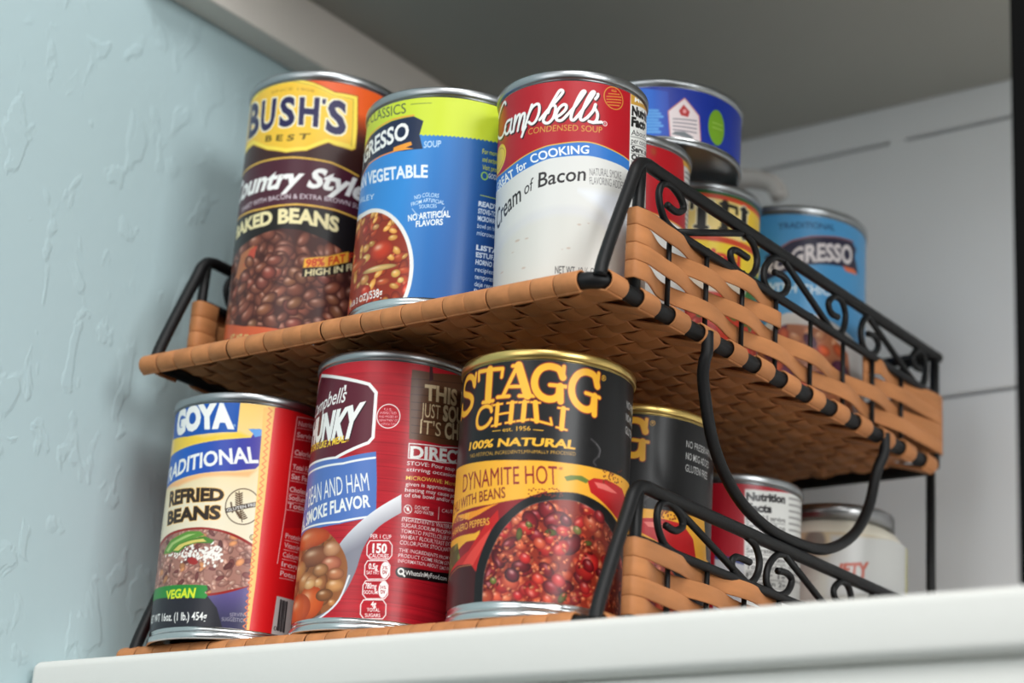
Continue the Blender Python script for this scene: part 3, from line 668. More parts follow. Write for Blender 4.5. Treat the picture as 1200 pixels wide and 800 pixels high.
  ('slab',('S',((-53.09,90.0),(-35.18,90.97),(-34.36,107.22),(-51.92,108.51)),2.6,(250,186,52)),{'ol': ((150,50,28),0.42)}),
  ('slab',('T',((-33.04,92.35),(-21.9,92.24),(-19.65,107.2),(-35.48,108.24)),2.9,(250,186,52)),{'ol': ((150,50,28),0.42)}),
  ('slab',('A',((-22.52,93.51),(-5.75,93.18),(-7.92,107.27),(-18.55,108.0)),2.9,(250,186,52)),{'ol': ((150,50,28),0.42)}),
  ('slab',('G',((-6.86,92.43),(7.52,91.59),(7.34,107.74),(-7.93,107.42)),3.0,(250,186,52)),{'ol': ((150,50,28),0.42)}),
  ('slab',('G',((8.27,91.24),(23.07,88.1),(23.39,107.73),(8.57,106.85)),3.0,(250,186,52)),{'ol': ((150,50,28),0.42)}),
  ('slab',('C',((-34.68,80.48),(-24.25,82.06),(-24.14,91.47),(-34.47,91.28)),1.75,(250,186,52)),{'ol': ((150,50,28),0.25)}),
  ('slab',('H',((-24.37,81.33),(-13.01,82.43),(-12.7,91.49),(-24.29,91.19)),1.75,(250,186,52)),{'ol': ((150,50,28),0.25)}),
  ('slab',('I',((-13.01,82.43),(-6.59,83.22),(-6.52,91.54),(-12.54,91.34)),1.75,(250,186,52)),{'ol': ((150,50,28),0.25)}),
  ('slab',('L',((-6.29,83.08),(3.07,81.04),(-0.2,91.02),(-6.8,91.39)),1.75,(250,186,52)),{'ol': ((150,50,28),0.25)}),
  ('slab',('I',((3.82,80.51),(9.37,79.53),(9.55,89.47),(4.16,89.58)),1.75,(250,186,52)),{'ol': ((150,50,28),0.25)}),
  ('txt',('®',((23.6,104.45),(26.25,104.65)),((23.72,106.9),(26.28,107.08)),(250,186,52)),{'bold': 0.01}),
  ('txt',('est. 1956',((-18.6,78.64),(-6.31,78.72)),((-18.74,80.5),(-6.42,80.56)),(250,186,52)),{'bold': 0.01}),
  ('line',(((-23.67,79.38),(-19.72,79.33)),0.35,(250,186,52)),{}),
  ('line',(((-5.12,79.11),(-1.06,78.9)),0.35,(250,186,52)),{}),
  ('txt',('100% NATURAL',((-38.15,73.45),(-20.92,72.39),(-9.85,72.26),(1.08,72.26),(12.99,72.35)),((-37.66,76.62),(-21.18,75.65),(-10.06,75.48),(0.89,75.46),(13.29,75.94)),(250,186,52)),{'bold': 0.04}),
  ('txt',('*NO ARTIFICIAL INGREDIENTS,MINIMALLY PROCESSED',((-37.05,69.79),(-21.58,68.9),(-9.64,68.88),(1.26,69.07),(13.31,69.67)),((-37.27,71.47),(-21.71,70.53),(-9.73,70.33),(1.18,70.5),(13.23,71.1)),(226,170,60)),{}),
  ('txt',('MITE HOT',((-22.78,55.7),(-13.64,55.72),(-3.83,56.04),(6.34,56.3)),((-23.4,63.3),(-14.15,63.24),(-4.29,63.66),(5.59,64.02)),(136,22,30)),{'bold': 0.0,'pre': 'DYNA'}),
  ('txt',('*',((6.36,61.39),(8.25,61.6)),((6.22,63.92),(8.1,64.14)),(136,22,30)),{}),
  ('txt',('BEANS',((-28.3,49.47),(-15.25,50.23)),((-28.74,54.0),(-15.74,54.7)),(126,30,26)),{'bold': 0.01,'pre': 'CHILI WITH '}),
  ('txt',('TED BY',((-43.38,43.66),(-33.77,43.23)),((-43.91,46.35),(-33.8,45.79)),(250,190,70)),{'bold': 0.01,'pre': 'IGNI'}),
  ('txt',('PEPPERS',((-33.28,39.01),(-22.01,39.28)),((-33.62,41.93),(-22.24,42.14)),(250,190,70)),{'bold': 0.01,'pre': 'HABANERO '}),
  ('txt',('NO PRESERVATIVES ADDED',((42.5,97.6),(76.6,97.6)),((42.5,100.8),(76.6,100.8)),(196,196,194)),{'bold': 0.01}),
  ('txt',('NO MSG ADDED',((42.5,92.0),(61.1,92.0)),((42.5,95.2),(61.1,95.2)),(196,196,194)),{'bold': 0.01}),
  ('txt',('GLUTEN FREE',((42.5,86.4),(59.55,86.4)),((42.5,89.6),(59.55,89.6)),(196,196,194)),{'bold': 0.01}),
 ]},
 'stagg2': {'u': (-58, 88), 'dpmm': 3.0, 'base': (19, 18, 19), 'turn': -17.0, 'ops': [
  ('poly',(((-60,0),(90,0),(90,48),(62,50),(58,66.8),(40,66.6),(25,66.2),(10,66),(-10,66),(-30,67),(-60,69)),(247,178,52)),{}),
  ('poly',(((-60.74,40.3),(-45.0,47.22),(-32.25,47.63),(-21.76,47.8),(-12.37,49.02),(-6.86,49.79),(2.17,53.38),(5.04,3.94),(-59.65,5.06),(-60.64,20.64)),(140,28,34)),{}),
  ('poly',(((-60.52,37.07),(-39.28,36.8),(-27.7,36.37),(-41.85,30.88)),(247,178,52)),{}),
  ('poly',(((-44.71,45.87),(-29.75,46.15),(-17.84,48.15),(-27.38,44.26),(-34.22,42.66)),(246,150,40)),{}),
  ('poly',(((-38.79,33.53),(-26.74,37.37),(-27.43,33.5)),(247,178,52)),{}),
  ('food',(((-60.74,33.71),(-42.43,34.18),(-37.41,23.8),(-49.07,19.51),(-60.71,20.77)),3,(70,80,40),((14,2.2,0.7,(120,120,50),(50,70,30),None),)),{}),
  ('poly',(((-60.74,11.24),(-50.26,22.93),(-32.7,29.43),(-21.33,42.38),(-18.33,45.33),(-17.65,40.87),(-23.95,28.44),(-26.0,6.86)),(196,34,32)),{}),
  ('poly',(((-40.21,21.09),(-24.5,34.77),(-20.95,37.62),(-22.43,33.02),(-31.64,19.86)),(226,70,60)),{}),
  ('poly',(((-60.77,4.93),(-59.13,21.03),(-40.74,24.34),(-30.86,23.53),(-26.74,19.33),(-25.04,0.63)),(64,22,24)),{}),
  ('line',(((-60.77,8.11),(-58.95,19.44),(-39.92,23.57),(-30.59,23.18)),0.35,(190,120,70)),{}),
  ('poly',(((-26.78,-2.3),(-26.91,-0.44),(-27.1,2.23),(-27.29,5.34),(-27.39,8.52),(-27.51,11.78),(-27.66,15.28),(-27.58,18.89),(-27.03,22.48),(-25.89,26.19),(-24.35,30.05),(-22.62,33.71),(-20.89,36.83),(-19.14,39.24),(-17.31,41.15),(-15.47,42.77),(-13.68,44.32),(-11.97,45.83),(-10.29,47.2),(-8.59,48.42),(-6.84,49.47),(-5.01,50.35),(-3.12,51.05),(-1.2,51.64),(0.7,52.16),(2.58,52.62),(4.46,53.0),(6.38,53.3),(8.39,53.52),(10.52,53.72),(12.76,53.89),(15.09,53.93),(17.49,53.76),(20.05,53.36),(22.79,52.79),(25.61,52.06),(28.41,51.16),(31.14,50.08),(33.92,48.83),(36.78,47.41),(39.76,45.83),(42.98,44.08),(46.67,42.21),(51.73,40.52),(58.79,38.74),(59.79,35.8),(60.36,32.84),(60.74,29.62),(60.77,25.93),(60.76,21.14),(60.76,15.57),(60.75,10.41),(60.75,6.85)),(24,22,23)),{}),
  ('line',(((-22.55,-0.71),(-22.66,2.01),(-22.76,5.11),(-22.81,8.16),(-22.9,11.13),(-23.03,14.21),(-22.97,17.36),(-22.53,20.53),(-21.61,23.83),(-20.35,27.26),(-18.92,30.56),(-17.45,33.48),(-15.93,35.92),(-14.3,38.04),(-12.65,39.91),(-11.07,41.59),(-9.57,43.07),(-8.11,44.33),(-6.63,45.4),(-5.1,46.36),(-3.47,47.18),(-1.78,47.85),(-0.06,48.41),(1.66,48.91),(3.36,49.36),(5.08,49.73),(6.82,50.02),(8.58,50.22),(10.36,50.37),(12.17,50.45),(14.03,50.4),(15.97,50.17),(18.06,49.74),(20.3,49.16),(22.59,48.42),(24.83,47.53),(26.98,46.5),(29.12,45.32),(31.26,43.96),(33.42,42.42),(35.66,40.65),(37.99,38.68),(40.35,36.58),(42.63,34.38),(44.74,32.21),(46.68,29.99),(48.46,27.45),(50.12,24.32),(51.31,19.88),(51.69,14.41),(51.62,9.23)),0.5,(92,88,86)),{}),
  ('food',(((-22.47,-2.6),(-22.55,-0.71),(-22.66,2.01),(-22.76,5.11),(-22.81,8.16),(-22.9,11.13),(-23.03,14.21),(-22.97,17.36),(-22.53,20.53),(-21.61,23.83),(-20.35,27.26),(-18.92,30.56),(-17.45,33.48),(-15.93,35.92),(-14.3,38.04),(-12.65,39.91),(-11.07,41.59),(-9.57,43.07),(-8.11,44.33),(-6.63,45.4),(-5.1,46.36),(-3.47,47.18),(-1.78,47.85),(-0.06,48.41),(1.66,48.91),(3.36,49.36),(5.08,49.73),(6.82,50.02),(8.58,50.22),(10.36,50.37),(12.17,50.45),(14.03,50.4),(15.97,50.17),(18.06,49.74),(20.3,49.16),(22.59,48.42),(24.83,47.53),(26.98,46.5),(29.12,45.32),(31.26,43.96),(33.42,42.42),(35.66,40.65),(37.99,38.68),(40.35,36.58),(42.63,34.38),(44.74,32.21),(46.68,29.99),(48.46,27.45),(50.12,24.32),(51.31,19.88),(51.69,14.41),(51.62,9.23),(51.63,5.66)),11,(140,44,28),((150,2.6,0.7,(190,74,44),(116,28,20),(232,150,110)),(90,2.2,0.8,(214,110,70),(150,50,30),(245,190,150)),(34,4.4,0.62,(128,26,34),(64,8,16),(222,150,150)),(26,4.2,0.75,(206,46,40),(130,14,20),(246,170,150)),(14,3.0,0.5,(96,96,40),(60,60,24),None),(16,3.6,0.7,(206,90,60),(140,36,26),(246,190,160)),(260,1.0,0.6,(222,120,76),(150,56,34),(246,200,160)),(150,0.8,0.6,(110,24,20),(80,14,14),None))),{}),
  ('ell',(10.66,41.67,2.79,2.19,-0.6,(120,34,46)),{'edge': (58,10,18),'spot': (244,190,180)}),
  ('ell',(-10.29,17.76,3.54,2.77,-0.6,(110,30,44)),{'edge': (40,8,16),'spot': (244,190,180)}),
  ('ell',(0.4,31.28,2.79,2.19,-0.6,(214,96,64)),{'edge': (150,44,30),'spot': (244,190,180)}),
  ('ell',(-5.31,24.8,2.61,2.04,-0.6,(206,44,40)),{'edge': (140,16,22),'spot': (244,190,180)}),
  ('ell',(0.5,16.59,2.61,2.04,-0.6,(216,70,50)),{'edge': (150,30,26),'spot': (244,190,180)}),
  ('ell',(22.0,24.68,3.17,2.48,-0.6,(150,26,34)),{'edge': (80,8,18),'spot': (244,190,180)}),
  ('ell',(8.94,16.59,3.17,2.48,-0.6,(206,50,48)),{'edge': (140,18,24),'spot': (244,190,180)}),
  ('ell',(26.59,45.99,3.17,2.48,-0.6,(170,34,38)),{'edge': (96,12,20),'spot': (244,190,180)}),
  ('ell',(-10.19,40.33,1.86,1.46,-0.6,(222,120,80)),{'edge': (160,60,40),'spot': (244,190,180)}),
  ('ell',(20.74,15.16,2.98,2.34,-0.6,(190,44,40)),{'edge': (110,14,20),'spot': (244,190,180)}),
  ('ell',(-18.37,15.63,1.68,1.31,-0.6,(120,124,52)),{'edge': (70,84,36),'spot': (244,190,180)}),
  ('ell',(-4.64,38.84,1.49,1.17,-0.6,(110,112,48)),{'edge': (64,70,30),'spot': (244,190,180)}),
  ('ell',(15.8,38.48,2.05,1.61,-0.6,(128,122,58)),{'edge': (80,80,36),'spot': (244,190,180)}),
  ('ell',(-7.41,9.34,2.24,1.75,-0.6,(200,36,36)),{'edge': (130,10,18),'spot': (244,190,180)}),
  ('ell',(34.7,33.51,2.61,2.04,-0.6,(150,30,34)),{'edge': (80,10,16),'spot': (244,190,180)}),
  ('ell',(4.77,8.5,2.24,1.75,-0.6,(216,90,60)),{'edge': (150,40,30),'spot': (244,190,180)}),
  ('poly',(((8.81,60.08),(11.49,61.08),(16.51,61.55),(20.16,60.3),(18.8,58.77),(14.56,59.63),(10.03,58.33)),(104,124,50)),{}),
  ('poly',(((19.45,59.85),(22.53,61.73),(30.36,62.5),(41.79,61.67),(49.08,56.27),(52.72,44.2),(39.6,47.4),(28.32,52.41),(21.21,55.4)),(196,30,34)),{}),
  ('poly',(((22.63,60.15),(28.87,60.55),(37.8,58.53),(32.7,57.91),(24.95,58.07)),(240,120,110)),{}),
  ('ell',(3.19,51.91,0.35,0.3,0,(120,40,20)),{}),
  ('ell',(37.9,63.42,0.4,0.35,0,(130,50,20)),{}),
  ('ell',(4.85,51.38,0.35,0.3,0,(120,40,20)),{}),
  ('ell',(27.86,63.64,0.4,0.35,0,(130,50,20)),{}),
  ('ell',(7.63,52.71,0.35,0.3,0,(120,40,20)),{}),
  ('ell',(39.18,68.47,0.4,0.35,0,(130,50,20)),{}),
  ('ell',(0.96,53.62,0.35,0.3,0,(120,40,20)),{}),
  ('ell',(34.07,64.53,0.4,0.35,0,(130,50,20)),{}),
  ('ell',(-5.35,53.43,0.35,0.3,0,(120,40,20)),{}),
  ('ell',(30.89,61.81,0.4,0.35,0,(130,50,20)),{}),
  ('ell',(5.04,54.29,0.35,0.3,0,(120,40,20)),{}),
  ('ell',(37.51,67.88,0.4,0.35,0,(130,50,20)),{}),
  ('ell',(2.98,54.23,0.35,0.3,0,(120,40,20)),{}),
  ('ell',(27.72,61.33,0.4,0.35,0,(130,50,20)),{}),
  ('ell',(-2.62,53.53,0.35,0.3,0,(120,40,20)),{}),
  ('ell',(41.09,64.65,0.4,0.35,0,(130,50,20)),{}),
  ('ell',(-1.36,50.76,0.35,0.3,0,(120,40,20)),{}),
  ('ell',(34.06,63.93,0.4,0.35,0,(130,50,20)),{}),
  ('ell',(-2.53,50.78,0.35,0.3,0,(120,40,20)),{}),
  ('ell',(36.32,62.87,0.4,0.35,0,(130,50,20)),{}),
  ('ell',(6.86,53.95,0.35,0.3,0,(120,40,20)),{}),
  ('ell',(31.56,66.21,0.4,0.35,0,(130,50,20)),{}),
  ('ell',(-3.54,54.06,0.35,0.3,0,(120,40,20)),{}),
  ('ell',(31.02,63.61,0.4,0.35,0,(130,50,20)),{}),
  ('ell',(-5.37,51.67,0.35,0.3,0,(120,40,20)),{}),
  ('ell',(31.34,65.34,0.4,0.35,0,(130,50,20)),{}),
  ('ell',(5.84,53.15,0.35,0.3,0,(120,40,20)),{}),
  ('ell',(31.14,64.33,0.4,0.35,0,(130,50,20)),{}),
  ('ell',(4.17,54.6,0.35,0.3,0,(120,40,20)),{}),
  ('ell',(40.43,69.32,0.4,0.35,0,(130,50,20)),{}),
  ('ell',(4.97,51.68,0.35,0.3,0,(120,40,20)),{}),
  ('ell',(27.86,61.83,0.4,0.35,0,(130,50,20)),{}),
  ('ell',(-0.38,52.27,0.35,0.3,0,(120,40,20)),{}),
  ('ell',(27.48,65.92,0.4,0.35,0,(130,50,20)),{}),
  ('ell',(-2.85,50.71,0.35,0.3,0,(120,40,20)),{}),
  ('ell',(29.85,62.47,0.4,0.35,0,(130,50,20)),{}),
  ('ell',(7.5,51.58,0.35,0.3,0,(120,40,20)),{}),
  ('ell',(31.43,65.11,0.4,0.35,0,(130,50,20)),{}),
  ('ell',(1.84,51.67,0.35,0.3,0,(120,40,20)),{}),
  ('ell',(28.84,62.28,0.4,0.35,0,(130,50,20)),{}),
  ('ell',(5.63,51.69,0.35,0.3,0,(120,40,20)),{}),
  ('ell',(28.12,61.0,0.4,0.35,0,(130,50,20)),{}),
  ('ell',(-4.23,52.99,0.35,0.3,0,(120,40,20)),{}),
  ('ell',(35.15,62.85,0.4,0.35,0,(130,50,20)),{}),
  ('ell',(-0.67,50.94,0.35,0.3,0,(120,40,20)),{}),
  ('ell',(33.97,65.98,0.4,0.35,0,(130,50,20)),{}),
  ('ell',(-1.15,53.75,0.35,0.3,0,(120,40,20)),{}),
  ('ell',(28.27,65.52,0.4,0.35,0,(130,50,20)),{}),
  ('ell',(4.16,51.03,0.35,0.3,0,(120,40,20)),{}),
  ('ell',(29.16,66.3,0.4,0.35,0,(130,50,20)),{}),
  ('ell',(8.22,53.22,0.35,0.3,0,(120,40,20)),{}),
  ('ell',(32.14,65.95,0.4,0.35,0,(130,50,20)),{}),
  ('ell',(2.81,51.56,0.35,0.3,0,(120,40,20)),{}),
  ('ell',(32.85,65.08,0.4,0.35,0,(130,50,20)),{}),
  ('ell',(-4.59,50.79,0.35,0.3,0,(120,40,20)),{}),
  ('ell',(27.91,63.5,0.4,0.35,0,(130,50,20)),{}),
  ('ell',(6.05,54.5,0.35,0.3,0,(120,40,20)),{}),
  ('ell',(36.92,63.12,0.4,0.35,0,(130,50,20)),{}),
  ('ell',(3.3,51.74,0.35,0.3,0,(120,40,20)),{}),
  ('ell',(28.7,64.01,0.4,0.35,0,(130,50,20)),{}),
  ('ell',(-3.31,51.11,0.35,0.3,0,(120,40,20)),{}),
  ('ell',(30.88,64.42,0.4,0.35,0,(130,50,20)),{}),
  ('ell',(8.46,52.03,0.35,0.3,0,(120,40,20)),{}),
  ('ell',(40.71,66.94,0.4,0.35,0,(130,50,20)),{}),
  ('ell',(1.33,51.81,0.35,0.3,0,(120,40,20)),{}),
  ('ell',(33.09,65.88,0.4,0.35,0,(130,50,20)),{}),
  ('ell',(0.04,53.93,0.35,0.3,0,(120,40,20)),{}),
  ('ell',(32.1,61.7,0.4,0.35,0,(130,50,20)),{}),
  ('ell',(7.86,52.82,0.35,0.3,0,(120,40,20)),{}),
  ('ell',(33.38,65.69,0.4,0.35,0,(130,50,20)),{}),
  ('ell',(-4.28,53.25,0.35,0.3,0,(120,40,20)),{}),
  ('ell',(37.66,63.78,0.4,0.35,0,(130,50,20)),{}),
  ('ell',(-0.41,51.48,0.35,0.3,0,(120,40,20)),{}),
  ('ell',(37.45,64.71,0.4,0.35,0,(130,50,20)),{}),
  ('ell',(3.76,51.89,0.35,0.3,0,(120,40,20)),{}),
  ('ell',(31.81,63.23,0.4,0.35,0,(130,50,20)),{}),
  ('ell',(-1.58,52.55,0.35,0.3,0,(120,40,20)),{}),
  ('ell',(37.37,64.71,0.4,0.35,0,(130,50,20)),{}),
  ('ell',(-1.3,50.82,0.35,0.3,0,(120,40,20)),{}),
  ('ell',(35.54,64.86,0.4,0.35,0,(130,50,20)),{}),
  ('line',(((20.2,78.0),(20.71,77.74),(21.46,77.38),(22.27,76.95),(22.97,76.48),(23.53,75.96),(24.06,75.37),(24.47,74.75),(24.72,74.11),(24.77,73.46),(24.66,72.77),(24.41,72.08),(24.09,71.39),(23.56,70.67),(22.86,69.93),(22.24,69.24),(21.9,68.66),(22.0,68.2),(22.39,67.82),(22.84,67.53),(23.15,67.32)),0.9,(62,60,62)),{}),
  ('line',(((22.97,76.48),(23.41,76.16),(24.06,75.71),(24.71,75.15),(25.11,74.52),(25.14,73.7),(24.94,72.72),(24.68,71.79),(24.51,71.15)),0.5,(90,88,90)),{}),
  ('slab',('S',((-53.09,90.0),(-35.18,90.97),(-34.36,107.22),(-51.92,108.51)),2.6,(250,186,52)),{'ol': ((150,50,28),0.42)}),
  ('slab',('T',((-33.04,92.35),(-21.9,92.24),(-19.65,107.2),(-35.48,108.24)),2.9,(250,186,52)),{'ol': ((150,50,28),0.42)}),
  ('slab',('A',((-22.52,93.51),(-5.75,93.18),(-7.92,107.27),(-18.55,108.0)),2.9,(250,186,52)),{'ol': ((150,50,28),0.42)}),
  ('slab',('G',((-6.86,92.43),(7.52,91.59),(7.34,107.74),(-7.93,107.42)),3.0,(250,186,52)),{'ol': ((150,50,28),0.42)}),
  ('slab',('G',((8.27,91.24),(23.07,88.1),(23.39,107.73),(8.57,106.85)),3.0,(250,186,52)),{'ol': ((150,50,28),0.42)}),
  ('slab',('C',((-34.68,80.48),(-24.25,82.06),(-24.14,91.47),(-34.47,91.28)),1.75,(250,186,52)),{'ol': ((150,50,28),0.25)}),
  ('slab',('H',((-24.37,81.33),(-13.01,82.43),(-12.7,91.49),(-24.29,91.19)),1.75,(250,186,52)),{'ol': ((150,50,28),0.25)}),
  ('slab',('I',((-13.01,82.43),(-6.59,83.22),(-6.52,91.54),(-12.54,91.34)),1.75,(250,186,52)),{'ol': ((150,50,28),0.25)}),
  ('slab',('L',((-6.29,83.08),(3.07,81.04),(-0.2,91.02),(-6.8,91.39)),1.75,(250,186,52)),{'ol': ((150,50,28),0.25)}),
  ('slab',('I',((3.82,80.51),(9.37,79.53),(9.55,89.47),(4.16,89.58)),1.75,(250,186,52)),{'ol': ((150,50,28),0.25)}),
  ('txt',('®',((23.6,104.45),(26.25,104.65)),((23.72,106.9),(26.28,107.08)),(250,186,52)),{'bold': 0.01}),
  ('txt',('est. 1956',((-18.6,78.64),(-6.31,78.72)),((-18.74,80.5),(-6.42,80.56)),(250,186,52)),{'bold': 0.01}),
  ('line',(((-23.67,79.38),(-19.72,79.33)),0.35,(250,186,52)),{}),
  ('line',(((-5.12,79.11),(-1.06,78.9)),0.35,(250,186,52)),{}),
  ('txt',('100% NATURAL',((-38.15,73.45),(-20.92,72.39),(-9.85,72.26),(1.08,72.26),(12.99,72.35)),((-37.66,76.62),(-21.18,75.65),(-10.06,75.48),(0.89,75.46),(13.29,75.94)),(250,186,52)),{'bold': 0.04}),
  ('txt',('*NO ARTIFICIAL INGREDIENTS,MINIMALLY PROCESSED',((-37.05,69.79),(-21.58,68.9),(-9.64,68.88),(1.26,69.07),(13.31,69.67)),((-37.27,71.47),(-21.71,70.53),(-9.73,70.33),(1.18,70.5),(13.23,71.1)),(226,170,60)),{}),
  ('txt',('MITE HOT',((-22.78,55.7),(-13.64,55.72),(-3.83,56.04),(6.34,56.3)),((-23.4,63.3),(-14.15,63.24),(-4.29,63.66),(5.59,64.02)),(136,22,30)),{'bold': 0.0,'pre': 'DYNA'}),
  ('txt',('*',((6.36,61.39),(8.25,61.6)),((6.22,63.92),(8.1,64.14)),(136,22,30)),{}),
  ('txt',('BEANS',((-28.3,49.47),(-15.25,50.23)),((-28.74,54.0),(-15.74,54.7)),(126,30,26)),{'bold': 0.01,'pre': 'CHILI WITH '}),
  ('txt',('TED BY',((-43.38,43.66),(-33.77,43.23)),((-43.91,46.35),(-33.8,45.79)),(250,190,70)),{'bold': 0.01,'pre': 'IGNI'}),
  ('txt',('PEPPERS',((-33.28,39.01),(-22.01,39.28)),((-33.62,41.93),(-22.24,42.14)),(250,190,70)),{'bold': 0.01,'pre': 'HABANERO '}),
  ('txt',('NO PRESERVATIVES ADDED',((42.5,97.6),(76.6,97.6)),((42.5,100.8),(76.6,100.8)),(196,196,194)),{'bold': 0.01}),
  ('txt',('NO MSG ADDED',((42.5,92.0),(61.1,92.0)),((42.5,95.2),(61.1,95.2)),(196,196,194)),{'bold': 0.01}),
  ('txt',('GLUTEN FREE',((42.5,86.4),(59.55,86.4)),((42.5,89.6),(59.55,89.6)),(196,196,194)),{'bold': 0.01}),
 ]},
 'goya': {'u': (-58, 58), 'dpmm': 3.6, 'base': (246, 222, 170), 'rest': (196, 24, 30), 'ops': [
  ('grad',(((-60,0),(60,0),(60,120),(-60,120)),(240,228,200),(250,206,112),(0,62,0,112)),{}),
  ('poly',(((-46.97,88.53),(-49.65,100.93),(-23.38,94.11),(-6.03,96.24),(0.1,94.06),(-8.62,92.66),(-24.79,90.99),(-38.05,89.69)),(244,206,70)),{'feather': 2.0}),
  ('poly',(((-57.74,74.42),(-36.3,75.05),(-22.81,76.75),(-5.48,77.34),(3.87,79.0),(0.57,75.43),(-20.8,74.81),(-37.0,71.94)),(250,190,130)),{'feather': 1.6}),
  ('grad',(((-53.45,74.07),(-58.56,78.27),(-52.58,89.23),(-38.13,90.01),(-24.81,91.15),(-8.64,92.81),(-0.27,94.02),(0.63,96.04),(-1.79,98.02),(3.32,98.6),(6.75,97.93),(7.37,97.1),(7.14,94.22),(5.4,82.1),(3.22,79.53),(-5.53,77.79),(-22.79,76.6),(-37.72,75.28)),(24,96,190),(74,62,158),(-34.19,83.8,3.67,87.98)),{}),
  ('poly',(((-1.79,98.02),(3.32,98.6),(6.75,97.93),(6.18,96.15),(1.53,94.45),(0.48,96.02)),(100,160,226)),{}),
  ('txt',('TIONAL',((-30.08,78.64),(-23.19,79.52),(-15.7,80.28),(-8.85,81.04),(-0.85,81.97),(4.51,82.74)),((-30.37,85.59),(-24.13,86.33),(-16.5,87.01),(-9.61,87.96),(-3.4,88.84),(2.6,89.83)),(244,244,240)),{'bold': 0.03,'pre': 'TRADI'}),
  ('poly',(((-52.63,97.74),(-57.15,115.51),(-40.89,114.66),(-6.31,112.92),(-6.94,110.4),(-6.91,96.19),(-23.57,95.51),(-33.95,95.51)),(18,84,172)),{}),
  ('txt',('OYA',((-36.89,98.65),(-25.91,98.82),(-17.91,98.57),(-8.35,98.43)),((-38.42,109.58),(-27.48,109.41),(-20.06,109.06),(-10.08,108.73)),(244,244,240)),{'bold': 0.07,'pre': 'G'}),
  ('txt',('®',((-9.04,98.56),(-7.77,98.61)),((-9.18,99.79),(-7.9,99.84)),(244,244,240)),{}),
  ('txt',('RIED',((-29.31,63.56),(-21.03,63.47),(-9.56,63.7)),((-29.89,69.69),(-21.81,69.33),(-9.88,68.66)),(48,34,24)),{'bold': 0.05,'ol': ((250,196,110),0.35),'pre': 'REF'}),
  ('txt',('ANS',((-32.78,54.75),(-21.28,54.85),(-10.27,55.09)),((-33.37,60.71),(-21.14,60.77),(-10.28,60.84)),(48,34,24)),{'bold': 0.05,'ol': ((250,196,110),0.35),'pre': 'BE'}),
  ('ring',(-0.51,61.37,7.97,8.32,0.45,(84,60,40)),{}),
  ('line',(((-3.12,66.78),(-4.43,67.43)),0.6,(84,60,40)),{}),
  ('line',(((-2.68,66.81),(-1.54,67.66)),0.6,(84,60,40)),{}),
  ('line',(((-3.01,65.73),(-4.32,66.38)),0.6,(84,60,40)),{}),
  ('line',(((-2.57,65.77),(-1.43,66.62)),0.6,(84,60,40)),{}),
  ('line',(((-2.9,64.69),(-4.2,65.34)),0.6,(84,60,40)),{}),
  ('line',(((-2.46,64.72),(-1.32,65.58)),0.6,(84,60,40)),{}),
  ('line',(((-2.79,63.64),(-4.09,64.29)),0.6,(84,60,40)),{}),
  ('line',(((-2.35,63.68),(-1.21,64.53)),0.6,(84,60,40)),{}),
  ('line',(((-2.68,62.6),(-3.98,63.25)),0.6,(84,60,40)),{}),
  ('line',(((-2.24,62.64),(-1.1,63.49)),0.6,(84,60,40)),{}),
  ('line',(((-2.57,61.56),(-3.87,62.21)),0.6,(84,60,40)),{}),
  ('line',(((-2.13,61.6),(-0.99,62.45)),0.6,(84,60,40)),{}),
  ('line',(((-3.06,68.29),(-1.32,58.67),(-0.13,54.29)),0.4,(84,60,40)),{}),
  ('line',(((-6.13,62.81),(-4.92,58.38)),0.7,(84,60,40)),{}),
  ('line',(((-2.35,58.58),(-3.8,59.11)),0.6,(84,60,40)),{}),
  ('line',(((-1.73,58.64),(-0.42,59.4)),0.6,(84,60,40)),{}),
  ('line',(((-1.8,57.83),(-3.25,58.35)),0.6,(84,60,40)),{}),
  ('line',(((-1.19,57.89),(0.12,58.65)),0.6,(84,60,40)),{}),
  ('line',(((-1.26,57.08),(-2.71,57.59)),0.6,(84,60,40)),{}),
  ('line',(((-0.65,57.14),(0.67,57.91)),0.6,(84,60,40)),{}),
  ('line',(((-0.72,56.33),(-2.16,56.84)),0.6,(84,60,40)),{}),
  ('line',(((-0.1,56.39),(1.21,57.17)),0.6,(84,60,40)),{}),
  ('line',(((-0.17,55.59),(-1.62,56.09)),0.6,(84,60,40)),{}),
  ('line',(((0.44,55.65),(1.75,56.43)),0.6,(84,60,40)),{}),
  ('poly',(((-8.61,59.83),(6.69,64.71),(7.51,62.58),(-8.08,57.76)),(66,50,40)),{}),
  ('txt',('GLUTEN FREE',((-7.41,58.39),(6.6,62.74)),((-7.85,59.71),(6.02,64.02)),(244,244,240)),{'bold': 0.02}),
  ('poly',(((-60.49,37.04),(-60.51,44.43),(7.64,25.72),(9.57,0.38),(-58.25,0.53)),(38,38,46)),{}),
  ('grad',(((-13.6,20.97),(8.79,29.79),(11.14,0.6),(-1.99,0.68),(-7.28,14.2)),(96,84,140),(54,52,84),(-1.19,21.62,-1.3,8.43)),{}),
